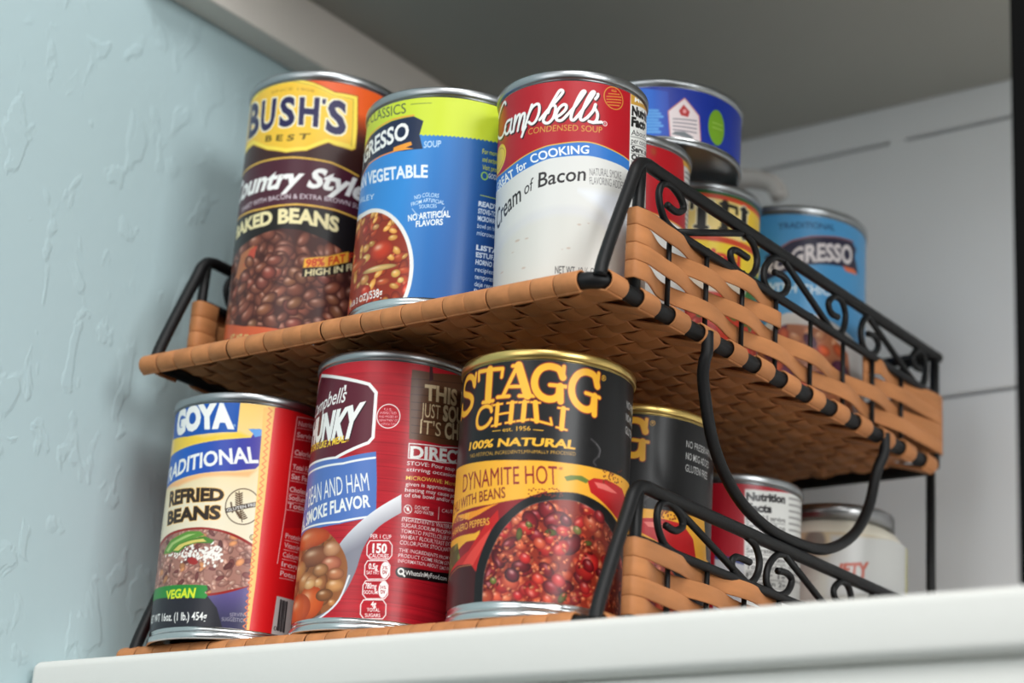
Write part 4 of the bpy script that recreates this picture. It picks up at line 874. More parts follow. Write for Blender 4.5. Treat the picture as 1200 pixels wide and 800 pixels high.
  ('poly',(((-54.24,24.84),(-59.49,41.97),(-59.13,43.5),(-58.52,45.73),(-55.45,47.86),(-49.01,48.44),(-45.4,49.15),(-42.28,49.75),(-39.18,50.21),(-35.89,50.56),(-32.28,50.83),(-28.53,51.02),(-24.95,51.15),(-21.71,51.19),(-18.74,51.1),(-15.88,50.88),(-13.13,50.56),(-10.51,50.15),(-8.03,49.68),(-5.63,49.11),(-3.26,48.42),(-0.87,47.57),(1.7,46.5),(4.4,45.25),(6.94,43.96),(9.01,42.75),(10.53,41.75),(11.65,40.83),(12.39,39.76),(12.76,38.26),(12.62,36.01),(12.01,33.22),(11.23,30.51),(10.54,28.47),(10.18,27.43),(9.94,27.01),(9.46,26.76),(8.38,26.21),(6.41,25.21),(3.82,24.04),(1.12,22.91),(-1.23,22.0),(-3.13,21.34),(-4.83,20.83),(-6.41,20.42),(-7.94,20.07),(-9.51,19.77),(-11.07,19.54),(-12.43,19.37),(-13.4,19.26)),(150,34,30)),{}),
  ('food',(((-57.94,25.58),(-59.04,41.52),(-58.52,42.98),(-57.3,45.09),(-50.19,45.97),(-46.61,47.1),(-43.67,47.91),(-40.96,48.58),(-38.17,49.1),(-35.13,49.49),(-31.72,49.8),(-28.15,50.02),(-24.71,50.18),(-21.58,50.23),(-18.71,50.15),(-15.92,49.93),(-13.26,49.6),(-10.73,49.19),(-8.33,48.7),(-6.03,48.1),(-3.78,47.39),(-1.54,46.56),(0.85,45.57),(3.34,44.43),(5.65,43.24),(7.49,42.05),(8.78,40.98),(9.66,39.94),(10.19,38.71),(10.42,37.11),(10.43,34.85),(10.16,32.13),(9.49,29.42),(8.27,27.21),(6.23,25.67),(3.55,24.55),(0.76,23.71),(-1.64,22.98),(-3.5,22.34),(-5.12,21.86),(-6.6,21.48),(-8.06,21.15),(-9.61,20.86),(-11.18,20.63),(-12.55,20.46),(-13.53,20.35)),21,(166,118,104),((190,2.4,0.5,(186,136,120),(130,84,76),(226,190,176)),(120,1.6,0.6,(206,160,140),(150,100,88),(240,214,200)),(40,2.2,0.5,(124,70,66),(96,50,50),None),(20,2.0,0.6,(216,150,100),(170,110,80),None))),{}),
  ('ell',(-30.98,38.53,0.79,0.38,0.74,(244,240,232)),{}),
  ('ell',(-7.67,38.64,0.52,0.57,1.38,(244,240,232)),{}),
  ('ell',(-23.32,40.17,0.86,0.38,0.7,(244,240,232)),{}),
  ('ell',(-41.25,40.99,0.55,0.49,2.71,(244,240,232)),{}),
  ('ell',(-25.4,37.8,0.95,0.37,1.86,(244,240,232)),{}),
  ('ell',(-25.49,37.97,0.76,0.47,2.07,(244,240,232)),{}),
  ('ell',(-22.08,41.35,0.72,0.4,0.19,(244,240,232)),{}),
  ('ell',(-9.44,41.93,0.67,0.42,2.84,(244,240,232)),{}),
  ('ell',(-19.32,39.14,0.56,0.47,2.63,(244,240,232)),{}),
  ('ell',(-36.0,44.46,0.82,0.38,2.07,(244,240,232)),{}),
  ('ell',(-15.22,34.68,0.68,0.42,0.45,(244,240,232)),{}),
  ('ell',(-20.93,39.89,0.68,0.37,2.71,(244,240,232)),{}),
  ('ell',(-21.48,39.14,0.53,0.35,1.03,(244,240,232)),{}),
  ('ell',(-29.84,40.83,0.63,0.48,2.5,(244,240,232)),{}),
  ('ell',(-10.38,37.44,0.49,0.58,2.92,(244,240,232)),{}),
  ('ell',(-31.84,37.83,0.82,0.46,0.04,(244,240,232)),{}),
  ('ell',(-14.02,39.08,0.64,0.43,1.23,(244,240,232)),{}),
  ('ell',(-23.21,37.78,0.63,0.56,0.87,(244,240,232)),{}),
  ('ell',(-36.84,39.5,0.69,0.48,2.42,(244,240,232)),{}),
  ('ell',(-21.43,38.21,0.79,0.69,0.19,(244,240,232)),{}),
  ('ell',(-41.09,39.7,0.72,0.61,1.05,(244,240,232)),{}),
  ('ell',(-8.37,36.83,0.4,0.64,0.63,(244,240,232)),{}),
  ('ell',(-10.34,33.2,0.82,0.7,1.74,(244,240,232)),{}),
  ('ell',(-32.98,38.71,0.93,0.5,0.25,(244,240,232)),{}),
  ('ell',(-18.76,40.87,0.48,0.39,1.74,(244,240,232)),{}),
  ('ell',(-23.14,38.78,0.47,0.5,2.18,(244,240,232)),{}),
  ('ell',(-15.54,40.44,0.6,0.43,0.59,(244,240,232)),{}),
  ('ell',(-23.3,38.46,0.46,0.6,2.12,(244,240,232)),{}),
  ('ell',(-18.04,36.59,0.64,0.38,2.9,(244,240,232)),{}),
  ('ell',(-14.15,38.12,0.68,0.6,0.6,(244,240,232)),{}),
  ('ell',(-31.66,43.01,0.76,0.35,1.84,(244,240,232)),{}),
  ('ell',(-10.09,38.91,0.81,0.67,2.95,(244,240,232)),{}),
  ('ell',(-31.42,40.37,0.94,0.48,2.82,(244,240,232)),{}),
  ('ell',(-11.31,35.9,0.68,0.57,2.87,(244,240,232)),{}),
  ('ell',(-13.55,39.51,0.51,0.48,2.88,(244,240,232)),{}),
  ('ell',(-11.25,34.58,0.57,0.45,1.84,(244,240,232)),{}),
  ('ell',(-12.02,40.29,0.8,0.64,1.81,(244,240,232)),{}),
  ('ell',(-26.83,43.55,0.64,0.52,1.59,(244,240,232)),{}),
  ('ell',(-11.93,38.46,0.8,0.44,1.26,(244,240,232)),{}),
  ('ell',(-35.79,39.42,0.86,0.45,0.87,(244,240,232)),{}),
  ('ell',(-13.03,40.03,0.89,0.49,1.08,(244,240,232)),{}),
  ('ell',(-8.53,38.42,0.83,0.61,0.75,(244,240,232)),{}),
  ('ell',(-12.96,41.54,0.6,0.62,2.38,(244,240,232)),{}),
  ('ell',(-25.61,41.23,0.76,0.62,2.98,(244,240,232)),{}),
  ('ell',(-9.69,38.12,0.74,0.59,0.26,(244,240,232)),{}),
  ('ell',(-22.98,39.89,0.88,0.67,2.78,(244,240,232)),{}),
  ('ell',(-37.91,43.75,0.76,0.46,0.12,(244,240,232)),{}),
  ('ell',(-10.02,40.92,0.87,0.58,1.1,(244,240,232)),{}),
  ('ell',(-12.03,37.07,0.73,0.46,0.89,(244,240,232)),{}),
  ('ell',(-26.78,42.16,0.58,0.53,0.34,(244,240,232)),{}),
  ('ell',(-15.22,39.12,0.54,0.49,1.29,(244,240,232)),{}),
  ('ell',(-13.33,37.4,0.45,0.43,0.88,(244,240,232)),{}),
  ('ell',(-33.24,39.85,0.43,0.54,2.21,(244,240,232)),{}),
  ('ell',(-12.39,39.35,0.71,0.46,2.65,(244,240,232)),{}),
  ('ell',(-15.03,41.03,0.91,0.7,2.79,(244,240,232)),{}),
  ('ell',(-35.14,39.75,0.58,0.49,0.51,(244,240,232)),{}),
  ('ell',(-13.53,34.43,0.72,0.56,1.24,(244,240,232)),{}),
  ('ell',(-9.11,36.78,0.72,0.66,2.77,(244,240,232)),{}),
  ('ell',(-15.67,36.08,0.6,0.65,1.58,(244,240,232)),{}),
  ('ell',(-28.08,39.5,0.77,0.52,0.38,(244,240,232)),{}),
  ('ell',(-12.56,43.83,0.69,0.68,0.87,(244,240,232)),{}),
  ('ell',(-31.54,39.64,0.69,0.62,2.47,(244,240,232)),{}),
  ('ell',(-17.05,37.03,0.42,0.48,2.83,(244,240,232)),{}),
  ('ell',(-26.46,37.65,0.78,0.57,0.43,(244,240,232)),{}),
  ('ell',(-15.92,37.3,0.72,0.39,2.89,(244,240,232)),{}),
  ('ell',(-23.94,38.25,0.75,0.69,0.32,(244,240,232)),{}),
  ('ell',(-7.35,35.72,0.76,0.7,1.07,(244,240,232)),{}),
  ('ell',(-8.95,37.69,0.76,0.52,0.51,(244,240,232)),{}),
  ('ell',(-31.03,40.84,0.6,0.63,1.12,(244,240,232)),{}),
  ('ell',(-17.6,37.09,0.42,0.4,2.13,(244,240,232)),{}),
  ('ell',(-10.53,38.57,0.53,0.48,1.1,(244,240,232)),{}),
  ('ell',(-19.7,38.12,0.57,0.58,2.36,(244,240,232)),{}),
  ('ell',(-13.43,38.53,0.54,0.64,0.87,(244,240,232)),{}),
  ('ell',(-11.64,41.07,0.65,0.57,1.5,(244,240,232)),{}),
  ('ell',(-17.23,39.94,0.81,0.48,1.8,(244,240,232)),{}),
  ('ell',(-22.71,36.53,0.66,0.48,1.64,(244,240,232)),{}),
  ('ell',(-15.41,37.9,0.85,0.38,2.38,(244,240,232)),{}),
  ('ell',(-13.96,37.37,0.52,0.57,0.76,(244,240,232)),{}),
  ('ell',(-10.71,38.03,0.42,0.6,0.64,(244,240,232)),{}),
  ('ell',(-27.69,38.25,0.94,0.61,2.21,(244,240,232)),{}),
  ('ell',(-19.36,38.78,0.85,0.47,2.56,(244,240,232)),{}),
  ('ell',(-24.43,39.16,0.9,0.35,2.94,(244,240,232)),{}),
  ('ell',(-37.54,42.82,0.94,0.6,2.95,(244,240,232)),{}),
  ('ell',(-10.13,38.53,0.63,0.4,0.44,(244,240,232)),{}),
  ('ell',(-15.12,35.54,0.59,0.56,1.97,(244,240,232)),{}),
  ('ell',(-30.29,40.41,0.78,0.42,0.08,(244,240,232)),{}),
  ('ell',(-39.45,43.94,0.52,0.49,2.08,(244,240,232)),{}),
  ('ell',(-29.71,39.19,0.69,0.56,1.22,(244,240,232)),{}),
  ('ell',(-32.11,40.84,0.5,0.63,1.97,(244,240,232)),{}),
  ('ell',(-11.5,41.34,0.83,0.52,2.15,(244,240,232)),{}),
  ('ell',(-27.92,39.72,0.59,0.53,2.66,(244,240,232)),{}),
  ('ell',(-16.28,39.15,0.9,0.65,2.91,(244,240,232)),{}),
  ('ell',(-18.32,40.24,0.52,0.63,1.83,(244,240,232)),{}),
  ('ell',(-34.2,41.53,0.53,0.43,2.17,(244,240,232)),{}),
  ('ell',(-18.58,37.6,0.71,0.44,1.33,(244,240,232)),{}),
  ('ell',(-7.49,35.43,0.48,0.43,1.78,(244,240,232)),{}),
  ('ell',(-11.66,36.55,0.82,0.39,1.16,(244,240,232)),{}),
  ('ell',(-11.53,39.34,0.77,0.51,1.8,(244,240,232)),{}),
  ('ell',(-22.6,42.85,0.94,0.42,2.27,(244,240,232)),{}),
  ('ell',(-9.22,39.63,0.73,0.53,1.12,(244,240,232)),{}),
  ('ell',(-22.49,41.24,0.46,0.7,0.83,(244,240,232)),{}),
  ('ell',(-20.37,40.01,0.51,0.57,0.22,(244,240,232)),{}),
  ('ell',(-27.3,40.51,0.67,0.41,1.47,(244,240,232)),{}),
  ('ell',(-12.94,37.2,0.75,0.69,2.85,(244,240,232)),{}),
  ('ell',(-22.83,42.21,0.88,0.54,2.0,(244,240,232)),{}),
  ('ell',(-15.91,37.75,0.68,0.53,1.2,(244,240,232)),{}),
  ('ell',(-23.79,42.52,0.49,0.39,2.77,(244,240,232)),{}),
  ('ell',(-21.25,38.09,0.78,0.67,2.21,(244,240,232)),{}),
  ('ell',(-19.26,35.85,0.65,0.41,0.48,(244,240,232)),{}),
  ('ell',(-13.27,39.23,0.89,0.47,1.59,(244,240,232)),{}),
  ('ell',(-16.5,39.75,0.9,0.54,2.14,(244,240,232)),{}),
  ('ell',(-16.19,39.47,0.64,0.6,0.57,(244,240,232)),{}),
  ('ell',(-20.4,40.32,0.56,0.41,0.3,(244,240,232)),{}),
  ('ell',(-36.14,42.62,0.5,0.52,1.71,(244,240,232)),{}),
  ('ell',(-15.96,41.68,0.42,0.47,0.36,(244,240,232)),{}),
  ('ell',(-20.96,37.34,0.71,0.55,1.33,(244,240,232)),{}),
  ('ell',(-26.02,39.52,0.51,0.52,1.7,(244,240,232)),{}),
  ('ell',(-36.57,39.44,0.86,0.36,0.38,(244,240,232)),{}),
  ('ell',(-23.47,40.08,0.78,0.56,2.36,(244,240,232)),{}),
  ('ell',(-22.29,36.61,0.77,0.5,0.38,(244,240,232)),{}),
  ('ell',(-37.9,39.57,0.55,0.55,2.0,(244,240,232)),{}),
  ('ell',(-9.52,36.36,0.48,0.69,0.0,(244,240,232)),{}),
  ('ell',(-10.33,36.43,0.84,0.53,1.69,(244,240,232)),{}),
  ('ell',(-11.42,38.55,0.92,0.46,0.66,(244,240,232)),{}),
  ('ell',(-10.24,42.05,0.52,0.65,0.48,(244,240,232)),{}),
  ('ell',(-35.06,42.53,0.56,0.67,1.16,(244,240,232)),{}),
  ('ell',(-23.58,39.05,0.64,0.52,1.0,(244,240,232)),{}),
  ('ell',(-14.78,37.63,0.57,0.69,2.73,(244,240,232)),{}),
  ('ell',(-18.98,36.46,0.74,0.58,1.28,(244,240,232)),{}),
  ('ell',(-14.84,36.85,0.95,0.6,0.12,(244,240,232)),{}),
  ('ell',(-18.03,40.36,0.92,0.37,0.05,(244,240,232)),{}),
  ('ell',(-15.32,40.22,0.46,0.4,2.45,(244,240,232)),{}),
  ('ell',(-25.76,36.29,0.76,0.48,0.25,(244,240,232)),{}),
  ('ell',(-8.52,40.84,0.88,0.67,1.53,(244,240,232)),{}),
  ('ell',(-29.32,40.88,0.51,0.39,1.22,(244,240,232)),{}),
  ('ell',(-34.81,41.61,0.55,0.69,2.8,(244,240,232)),{}),
  ('ell',(-11.04,41.82,0.49,0.57,2.92,(244,240,232)),{}),
  ('ell',(-13.24,38.65,0.94,0.57,0.91,(244,240,232)),{}),
  ('ell',(-41.36,41.55,0.69,0.57,2.41,(244,240,232)),{}),
  ('ell',(-27.92,35.41,0.48,0.66,1.8,(244,240,232)),{}),
  ('ell',(-41.12,42.1,0.82,0.4,0.82,(244,240,232)),{}),
  ('ell',(-15.45,41.52,0.77,0.47,2.91,(244,240,232)),{}),
  ('ell',(-28.15,38.4,0.65,0.7,2.08,(244,240,232)),{}),
  ('ell',(-14.22,39.1,0.89,0.57,1.64,(244,240,232)),{}),
  ('ell',(-12.86,43.43,0.82,0.35,0.86,(244,240,232)),{}),
  ('ell',(-10.78,39.37,0.46,0.36,1.74,(244,240,232)),{}),
  ('ell',(-15.28,33.23,0.74,0.59,1.59,(244,240,232)),{}),
  ('ell',(-11.68,39.0,0.78,0.4,1.88,(244,240,232)),{}),
  ('ell',(-39.68,41.73,0.91,0.43,1.13,(244,240,232)),{}),
  ('ell',(-19.47,37.0,0.51,0.51,0.89,(244,240,232)),{}),
  ('poly',(((-43.5,40.92),(-42.83,42.74),(-37.95,46.58),(-26.33,49.56),(-19.45,49.2),(-16.77,47.31),(-25.7,45.29),(-33.13,43.17),(-36.58,40.39)),(96,150,60)),{}),
  ('poly',(((-36.76,41.21),(-32.03,43.85),(-24.75,45.62),(-16.73,46.91),(-11.93,44.96),(-12.99,43.59),(-20.73,43.83),(-26.3,42.54),(-30.72,39.73),(-34.74,40.8)),(72,128,46)),{}),
  ('poly',(((-34.85,41.37),(-30.83,43.72),(-23.71,45.16),(-17.44,45.73),(-15.57,44.37),(-21.67,44.03),(-27.4,42.94),(-30.92,40.86)),(222,204,110)),{}),
  ('poly',(((-40.99,42.21),(-36.9,45.23),(-26.12,48.1),(-21.31,48.23),(-27.91,46.25),(-35.29,44.22),(-39.02,41.12)),(170,200,120)),{}),
  ('ell',(-21.64,35.56,3.0,1.6,-0.3,(164,50,48)),{}),
  ('poly',(((-58.38,26.04),(-13.18,24.25),(-12.31,22.4),(-13.76,20.97),(-12.0,19.76),(-13.11,18.18),(-57.1,20.95)),(42,140,56)),{}),
  ('txt',('GAN',((-29.8,18.89),(-18.52,18.62)),((-30.45,22.71),(-18.54,22.84)),(222,232,50)),{'bold': 0.04,'slant': 0.12,'pre': 'VE'}),
  ('txt',('16oz. (1 lb.) 454g',((-37.26,9.01),(-30.53,8.64),(-20.54,8.4),(-11.33,8.46)),((-37.75,12.51),(-31.15,12.19),(-21.02,11.98),(-11.43,12.01)),(244,244,240)),{'bold': 0.02,'pre': 'NET WT '}),
  ('txt',('SERVING',((-1.15,10.61),(6.64,11.58)),((-1.18,12.31),(6.61,13.28)),(170,168,176)),{}),
  ('txt',('SUGGESTION',((-4.51,8.5),(6.47,8.78)),((-4.54,10.19),(6.44,10.47)),(170,168,176)),{}),
  ('ell',(5.32,47.63,1.31,1.33,0,(240,222,170)),{}),
  ('ring',(5.32,47.63,1.23,1.26,0.3,(84,60,40)),{}),
  ('txt',('U',((4.86,46.77),(6.03,46.92)),((4.7,48.34),(5.86,48.49)),(84,60,40)),{}),
  ('poly',(((4.09,108.88),(4.52,91.66),(5.27,59.41),(5.8,35.67),(7.08,1.61),(30.98,0.79),(29.29,31.92),(31.86,118.54)),(250,196,100)),{}),
  ('line',(((6.38,109.22),(8.16,107.99),(6.35,106.19),(8.13,104.97),(6.32,103.17),(8.09,101.95),(6.28,100.16),(8.06,98.94),(6.25,97.16),(8.02,95.94),(6.22,94.16),(7.99,92.94),(6.19,91.17),(7.95,89.95),(6.16,88.18),(7.92,86.96),(6.12,85.2),(7.89,83.98),(6.09,82.22),(7.85,81.01),(6.06,79.26),(7.82,78.04),(6.03,76.29),(7.78,75.08),(6.0,73.34),(7.75,72.12),(5.96,70.39),(7.72,69.17),(5.93,67.44),(7.68,66.23),(5.9,64.51),(7.65,63.29),(5.87,61.57),(7.62,60.36),(5.84,58.65),(7.58,57.43),(5.81,55.73),(7.55,54.51),(5.78,52.81),(7.52,51.6),(5.75,49.9),(7.48,48.69),(5.71,47.0),(7.45,45.79),(5.68,44.11),(7.42,42.89),(5.65,41.22),(7.38,40.0),(5.62,38.33),(7.35,37.12),(5.59,35.45),(7.32,34.24),(5.56,32.58),(7.28,31.37),(5.53,29.71),(7.25,28.5),(5.5,26.85),(7.22,25.64),(5.47,23.99),(7.19,22.79),(5.44,21.14),(7.15,19.94),(5.41,18.3),(7.12,17.09),(5.38,15.46),(7.09,14.25),(5.35,12.63),(7.06,11.42),(5.32,9.8),(7.03,8.59),(5.29,6.98),(6.99,5.77),(5.26,4.16),(6.96,2.96)),0.45,(232,110,50)),{}),
  ('poly',(((9.39,109.72),(9.03,92.35),(9.15,68.0),(8.83,51.93),(8.96,28.24),(8.11,2.89),(25.63,-0.95),(60.46,5.09),(39.21,120.77)),(222,24,30)),{}),
  ('poly',(((21.2,107.91),(33.29,109.61),(43.56,59.94),(20.36,54.48)),(196,20,32)),{}),
  ('line',(((21.2,107.91),(20.05,83.28),(19.91,61.93),(18.44,37.67)),0.4,(250,200,200)),{}),
  ('line',(((21.2,107.91),(32.06,109.26)),0.4,(250,200,200)),{}),
  ('txt',('Nutrition',((22.2,103.87),(34.09,105.21)),((22.29,106.23),(34.23,107.61)),(250,214,214)),{'bold': 0.03}),
  ('line',(((21.97,102.72),(32.96,104.1)),0.3,(250,200,200)),{}),
  ('txt',('Serving',((21.99,98.38),(33.76,99.63)),((22.07,100.73),(33.9,102.01)),(250,214,214)),{'bold': 0.03}),
  ('line',(((21.75,97.24),(32.64,98.53)),0.3,(250,200,200)),{}),
  ('txt',('Calories',((21.65,89.79),(33.25,90.9)),((21.74,92.13),(33.38,93.28)),(250,214,214)),{'bold': 0.03}),
  ('line',(((21.42,88.66),(32.15,89.83)),0.3,(250,200,200)),{}),
  ('txt',('Total Fat',((21.38,82.81),(32.84,83.81)),((21.46,85.13),(32.97,86.17)),(250,214,214)),{'bold': 0.03}),
  ('line',(((21.15,81.68),(31.76,82.76)),0.3,(250,200,200)),{}),
  ('txt',('Sat Fat',((21.2,78.17),(32.57,79.11)),((21.28,80.49),(32.7,81.46)),(250,214,214)),{'bold': 0.03}),
  ('line',(((20.97,77.05),(31.51,78.06)),0.3,(250,200,200)),{}),
  ('txt',('Cholest',((20.96,72.02),(32.22,72.87)),((21.04,74.32),(32.35,75.2)),(250,214,214)),{'bold': 0.03}),
  ('line',(((20.73,70.9),(31.17,71.83)),0.3,(250,200,200)),{}),
  ('txt',('Sodium',((20.81,68.18),(32.01,68.98)),((20.89,70.48),(32.13,71.31)),(250,214,214)),{'bold': 0.03}),
  ('line',(((20.59,67.07),(30.96,67.96)),0.3,(250,200,200)),{}),
  ('txt',('Total',((20.66,64.36),(31.79,65.1)),((20.75,66.65),(31.91,67.43)),(250,214,214)),{'bold': 0.03}),
  ('line',(((20.44,63.25),(30.76,64.09)),0.3,(250,200,200)),{}),
  ('txt',('Protein',((21.33,50.18),(30.99,50.53)),((21.34,52.43),(31.01,52.8)),(250,214,214)),{'bold': 0.02}),
  ('line',(((21.27,49.05),(29.92,49.48)),0.3,(250,200,200)),{}),
  ('txt',('Vitamin',((21.1,45.74),(30.68,46.04)),((21.11,47.98),(30.71,48.29)),(250,214,214)),{'bold': 0.02}),
  ('line',(((21.04,44.61),(29.62,45.0)),0.3,(250,200,200)),{}),
  ('txt',('Calcium',((20.87,41.31),(30.37,41.56)),((20.89,43.55),(30.4,43.81)),(250,214,214)),{'bold': 0.02}),
  ('line',(((20.82,40.19),(29.33,40.53)),0.3,(250,200,200)),{}),
  ('txt',('Iron',((20.65,36.9),(30.07,37.1)),((20.66,39.13),(30.1,39.34)),(250,214,214)),{'bold': 0.02}),
  ('line',(((20.6,35.78),(29.04,36.08)),0.3,(250,200,200)),{}),
  ('txt',('Potas',((20.43,32.51),(29.77,32.65)),((20.44,34.73),(29.8,34.89)),(250,214,214)),{'bold': 0.02}),
  ('line',(((20.37,31.39),(28.75,31.64)),0.3,(250,200,200)),{}),
  ('poly',(((19.9,22.96),(31.26,22.82),(31.1,3.93),(18.87,3.31)),(206,206,204)),{}),
  ('line',(((22.35,21.45),(22.13,7.74)),0.9,(30,30,34)),{}),
  ('line',(((23.23,21.38),(23.01,7.66)),0.5,(30,30,34)),{}),
  ('line',(((24.14,21.32),(23.9,7.59)),0.9,(30,30,34)),{}),
  ('line',(((25.07,21.26),(24.82,7.52)),0.5,(30,30,34)),{}),
  ('line',(((26.01,21.21),(25.75,7.46)),0.9,(30,30,34)),{}),
  ('txt',('0',((20.03,7.22),(21.6,7.34)),((19.98,9.23),(21.55,9.35)),(40,40,40)),{}),
 ]},
 'chunky': {'u': (-58, 58), 'dpmm': 4.0, 'base': (178, 26, 40), 'rest': (150, 22, 34), 'ops': [
  ('grain',(5,0.07,30,0.5),{}),
  ('grain',(6,0.05,7,2.0),{}),
  ('line',(((-58,8.0),(-20,8.25),(20,7.9),(58,8.2)),0.28,(146,16,30)),{}),
  ('line',(((-58,13.4),(-20,13.65),(20,13.3),(58,13.6)),0.28,(146,16,30)),{}),
  ('line',(((-58,18.8),(-20,19.05),(20,18.7),(58,19.0)),0.28,(146,16,30)),{}),
  ('line',(((-58,24.2),(-20,24.45),(20,24.1),(58,24.4)),0.28,(146,16,30)),{}),
  ('line',(((-58,29.6),(-20,29.85),(20,29.5),(58,29.8)),0.28,(146,16,30)),{}),
  ('line',(((-58,35.0),(-20,35.25),(20,34.9),(58,35.2)),0.28,(146,16,30)),{}),
  ('line',(((-58,40.4),(-20,40.65),(20,40.3),(58,40.6)),0.28,(146,16,30)),{}),
  ('line',(((-58,45.8),(-20,46.05),(20,45.7),(58,46.0)),0.28,(146,16,30)),{}),
  ('line',(((-58,51.2),(-20,51.45),(20,51.1),(58,51.4)),0.28,(146,16,30)),{}),
  ('line',(((-58,56.6),(-20,56.85),(20,56.5),(58,56.8)),0.28,(146,16,30)),{}),
  ('line',(((-58,62.0),(-20,62.25),(20,61.9),(58,62.2)),0.28,(146,16,30)),{}),
  ('line',(((-58,67.4),(-20,67.65),(20,67.3),(58,67.6)),0.28,(146,16,30)),{}),
  ('line',(((-58,72.8),(-20,73.05),(20,72.7),(58,73.0)),0.28,(146,16,30)),{}),
  ('line',(((-58,78.2),(-20,78.45),(20,78.1),(58,78.4)),0.28,(146,16,30)),{}),
  ('line',(((-58,83.6),(-20,83.85),(20,83.5),(58,83.8)),0.28,(146,16,30)),{}),
  ('line',(((-58,89.0),(-20,89.25),(20,88.9),(58,89.2)),0.28,(146,16,30)),{}),
  ('line',(((-58,94.4),(-20,94.65),(20,94.3),(58,94.6)),0.28,(146,16,30)),{}),
  ('line',(((-58,99.8),(-20,100.05),(20,99.7),(58,100.0)),0.28,(146,16,30)),{}),
  ('line',(((-58,105.2),(-20,105.45),(20,105.1),(58,105.4)),0.28,(146,16,30)),{}),
  ('line',(((-58,110.6),(-20,110.85),(20,110.5),(58,110.8)),0.28,(146,16,30)),{}),
  ('line',(((-58,116.0),(-20,116.25),(20,115.9),(58,116.2)),0.28,(146,16,30)),{}),
  ('line',(((-58,121.4),(-20,121.65),(20,121.3),(58,121.6)),0.28,(146,16,30)),{}),
  ('poly',(((-60,116),(60,116),(60,126),(-60,126)),(196,28,44)),{}),
  ('poly',(((-60.23,73.57),(-60.21,106.63),(-47.98,119.3),(-13.5,109.92),(-10.08,106.35),(-9.52,85.79),(-11.72,83.29),(-27.19,77.75),(-60.14,78.62)),(92,24,42)),{'ol': ((244,244,240),0.9)}),
  ('line',(((-60.32,77.83),(-27.09,77.03),(-11.01,83.3),(-9.18,85.8),(-9.91,106.35),(-13.54,110.28),(-48.16,119.72)),1.5,(244,244,240)),{}),
  ('txt',('bells',((-37.19,102.12),(-33.64,102.54),(-25.29,102.79)),((-38.54,108.56),(-34.31,109.53),(-26.25,109.73)),(244,244,240)),{'bold': 0.01,'slant': 0.5,'pre': 'Camp'}),
  ('txt',("'",((-25.97,102.86),(-24.85,102.74)),((-26.58,110.49),(-25.21,110.33)),(244,244,240)),{}),
  ('txt',('NKY',((-39.1,87.21),(-27.27,86.25),(-17.19,86.54)),((-39.15,98.55),(-25.65,98.89),(-15.09,101.01)),(244,244,240)),{'bold': 0.06,'slant': 0.1,'pre': 'CHU','sh': (0.5,-0.5,(40,8,18))}),
  ('txt',('LIKE A MEAL.',((-40.05,83.47),(-33.03,83.12),(-21.98,83.98)),((-40.03,86.5),(-33.0,86.14),(-22.37,87.01)),(250,214,60)),{'bold': 0.03,'slant': 0.15,'pre': 'SOUP THAT EATS '}),
  ('txt',('®',((-21.98,83.98),(-20.4,84.22)),((-22.16,85.4),(-20.58,85.65)),(250,214,60)),{}),
  ('ring',(-3.32,95.82,5.08,5.45,0.4,(244,244,240)),{}),
  ('txt',('U.S.',((-5.28,98.34),(-1.88,98.42)),((-5.39,99.4),(-1.98,99.47)),(244,220,220)),{}),
  ('txt',('INSPECTED',((-6.99,96.57),(0.13,96.92)),((-7.1,97.63),(0.03,97.98)),(244,220,220)),{}),
  ('txt',('AND PASSED BY',((-7.51,94.86),(0.97,95.33)),((-7.62,95.92),(0.86,96.38)),(244,220,220)),{}),
  ('txt',('DEPARTMENT OF',((-7.17,93.2),(0.96,93.65)),((-7.27,94.25),(0.86,94.7)),(244,220,220)),{}),
  ('txt',('AGRICULTURE',((-6.14,91.57),(0.28,91.9)),((-6.25,92.62),(0.18,92.95)),(244,220,220)),{}),
  ('poly',(((-59.89,45.79),(-59.97,61.76),(-58.78,77.33),(-22.69,76.63),(-7.14,79.38),(-5.51,66.75),(-4.15,49.94),(-20.9,46.64),(-46.02,45.22)),(84,120,190)),{}),
  ('line',(((-59.61,74.0),(-22.37,74.15),(-7.36,76.57)),1.0,(244,244,240)),{}),
  ('line',(((-58.96,47.65),(-21.03,47.68),(-4.54,50.43)),0.9,(244,244,240)),{}),
  ('txt',('AND HAM',((-31.57,58.79),(-20.6,60.09),(-8.24,61.76)),((-33.03,67.39),(-21.65,68.5),(-10.1,69.68)),(244,244,240)),{'pre': 'HEARTY BEAN '}),
  ('txt',('FLAVOR',((-26.59,51.49),(-17.77,52.72),(-6.98,54.58)),((-27.41,57.12),(-18.43,58.27),(-7.85,59.7)),(244,244,240)),{'bold': 0.03,'pre': 'WITH NATURAL SMOKE '}),
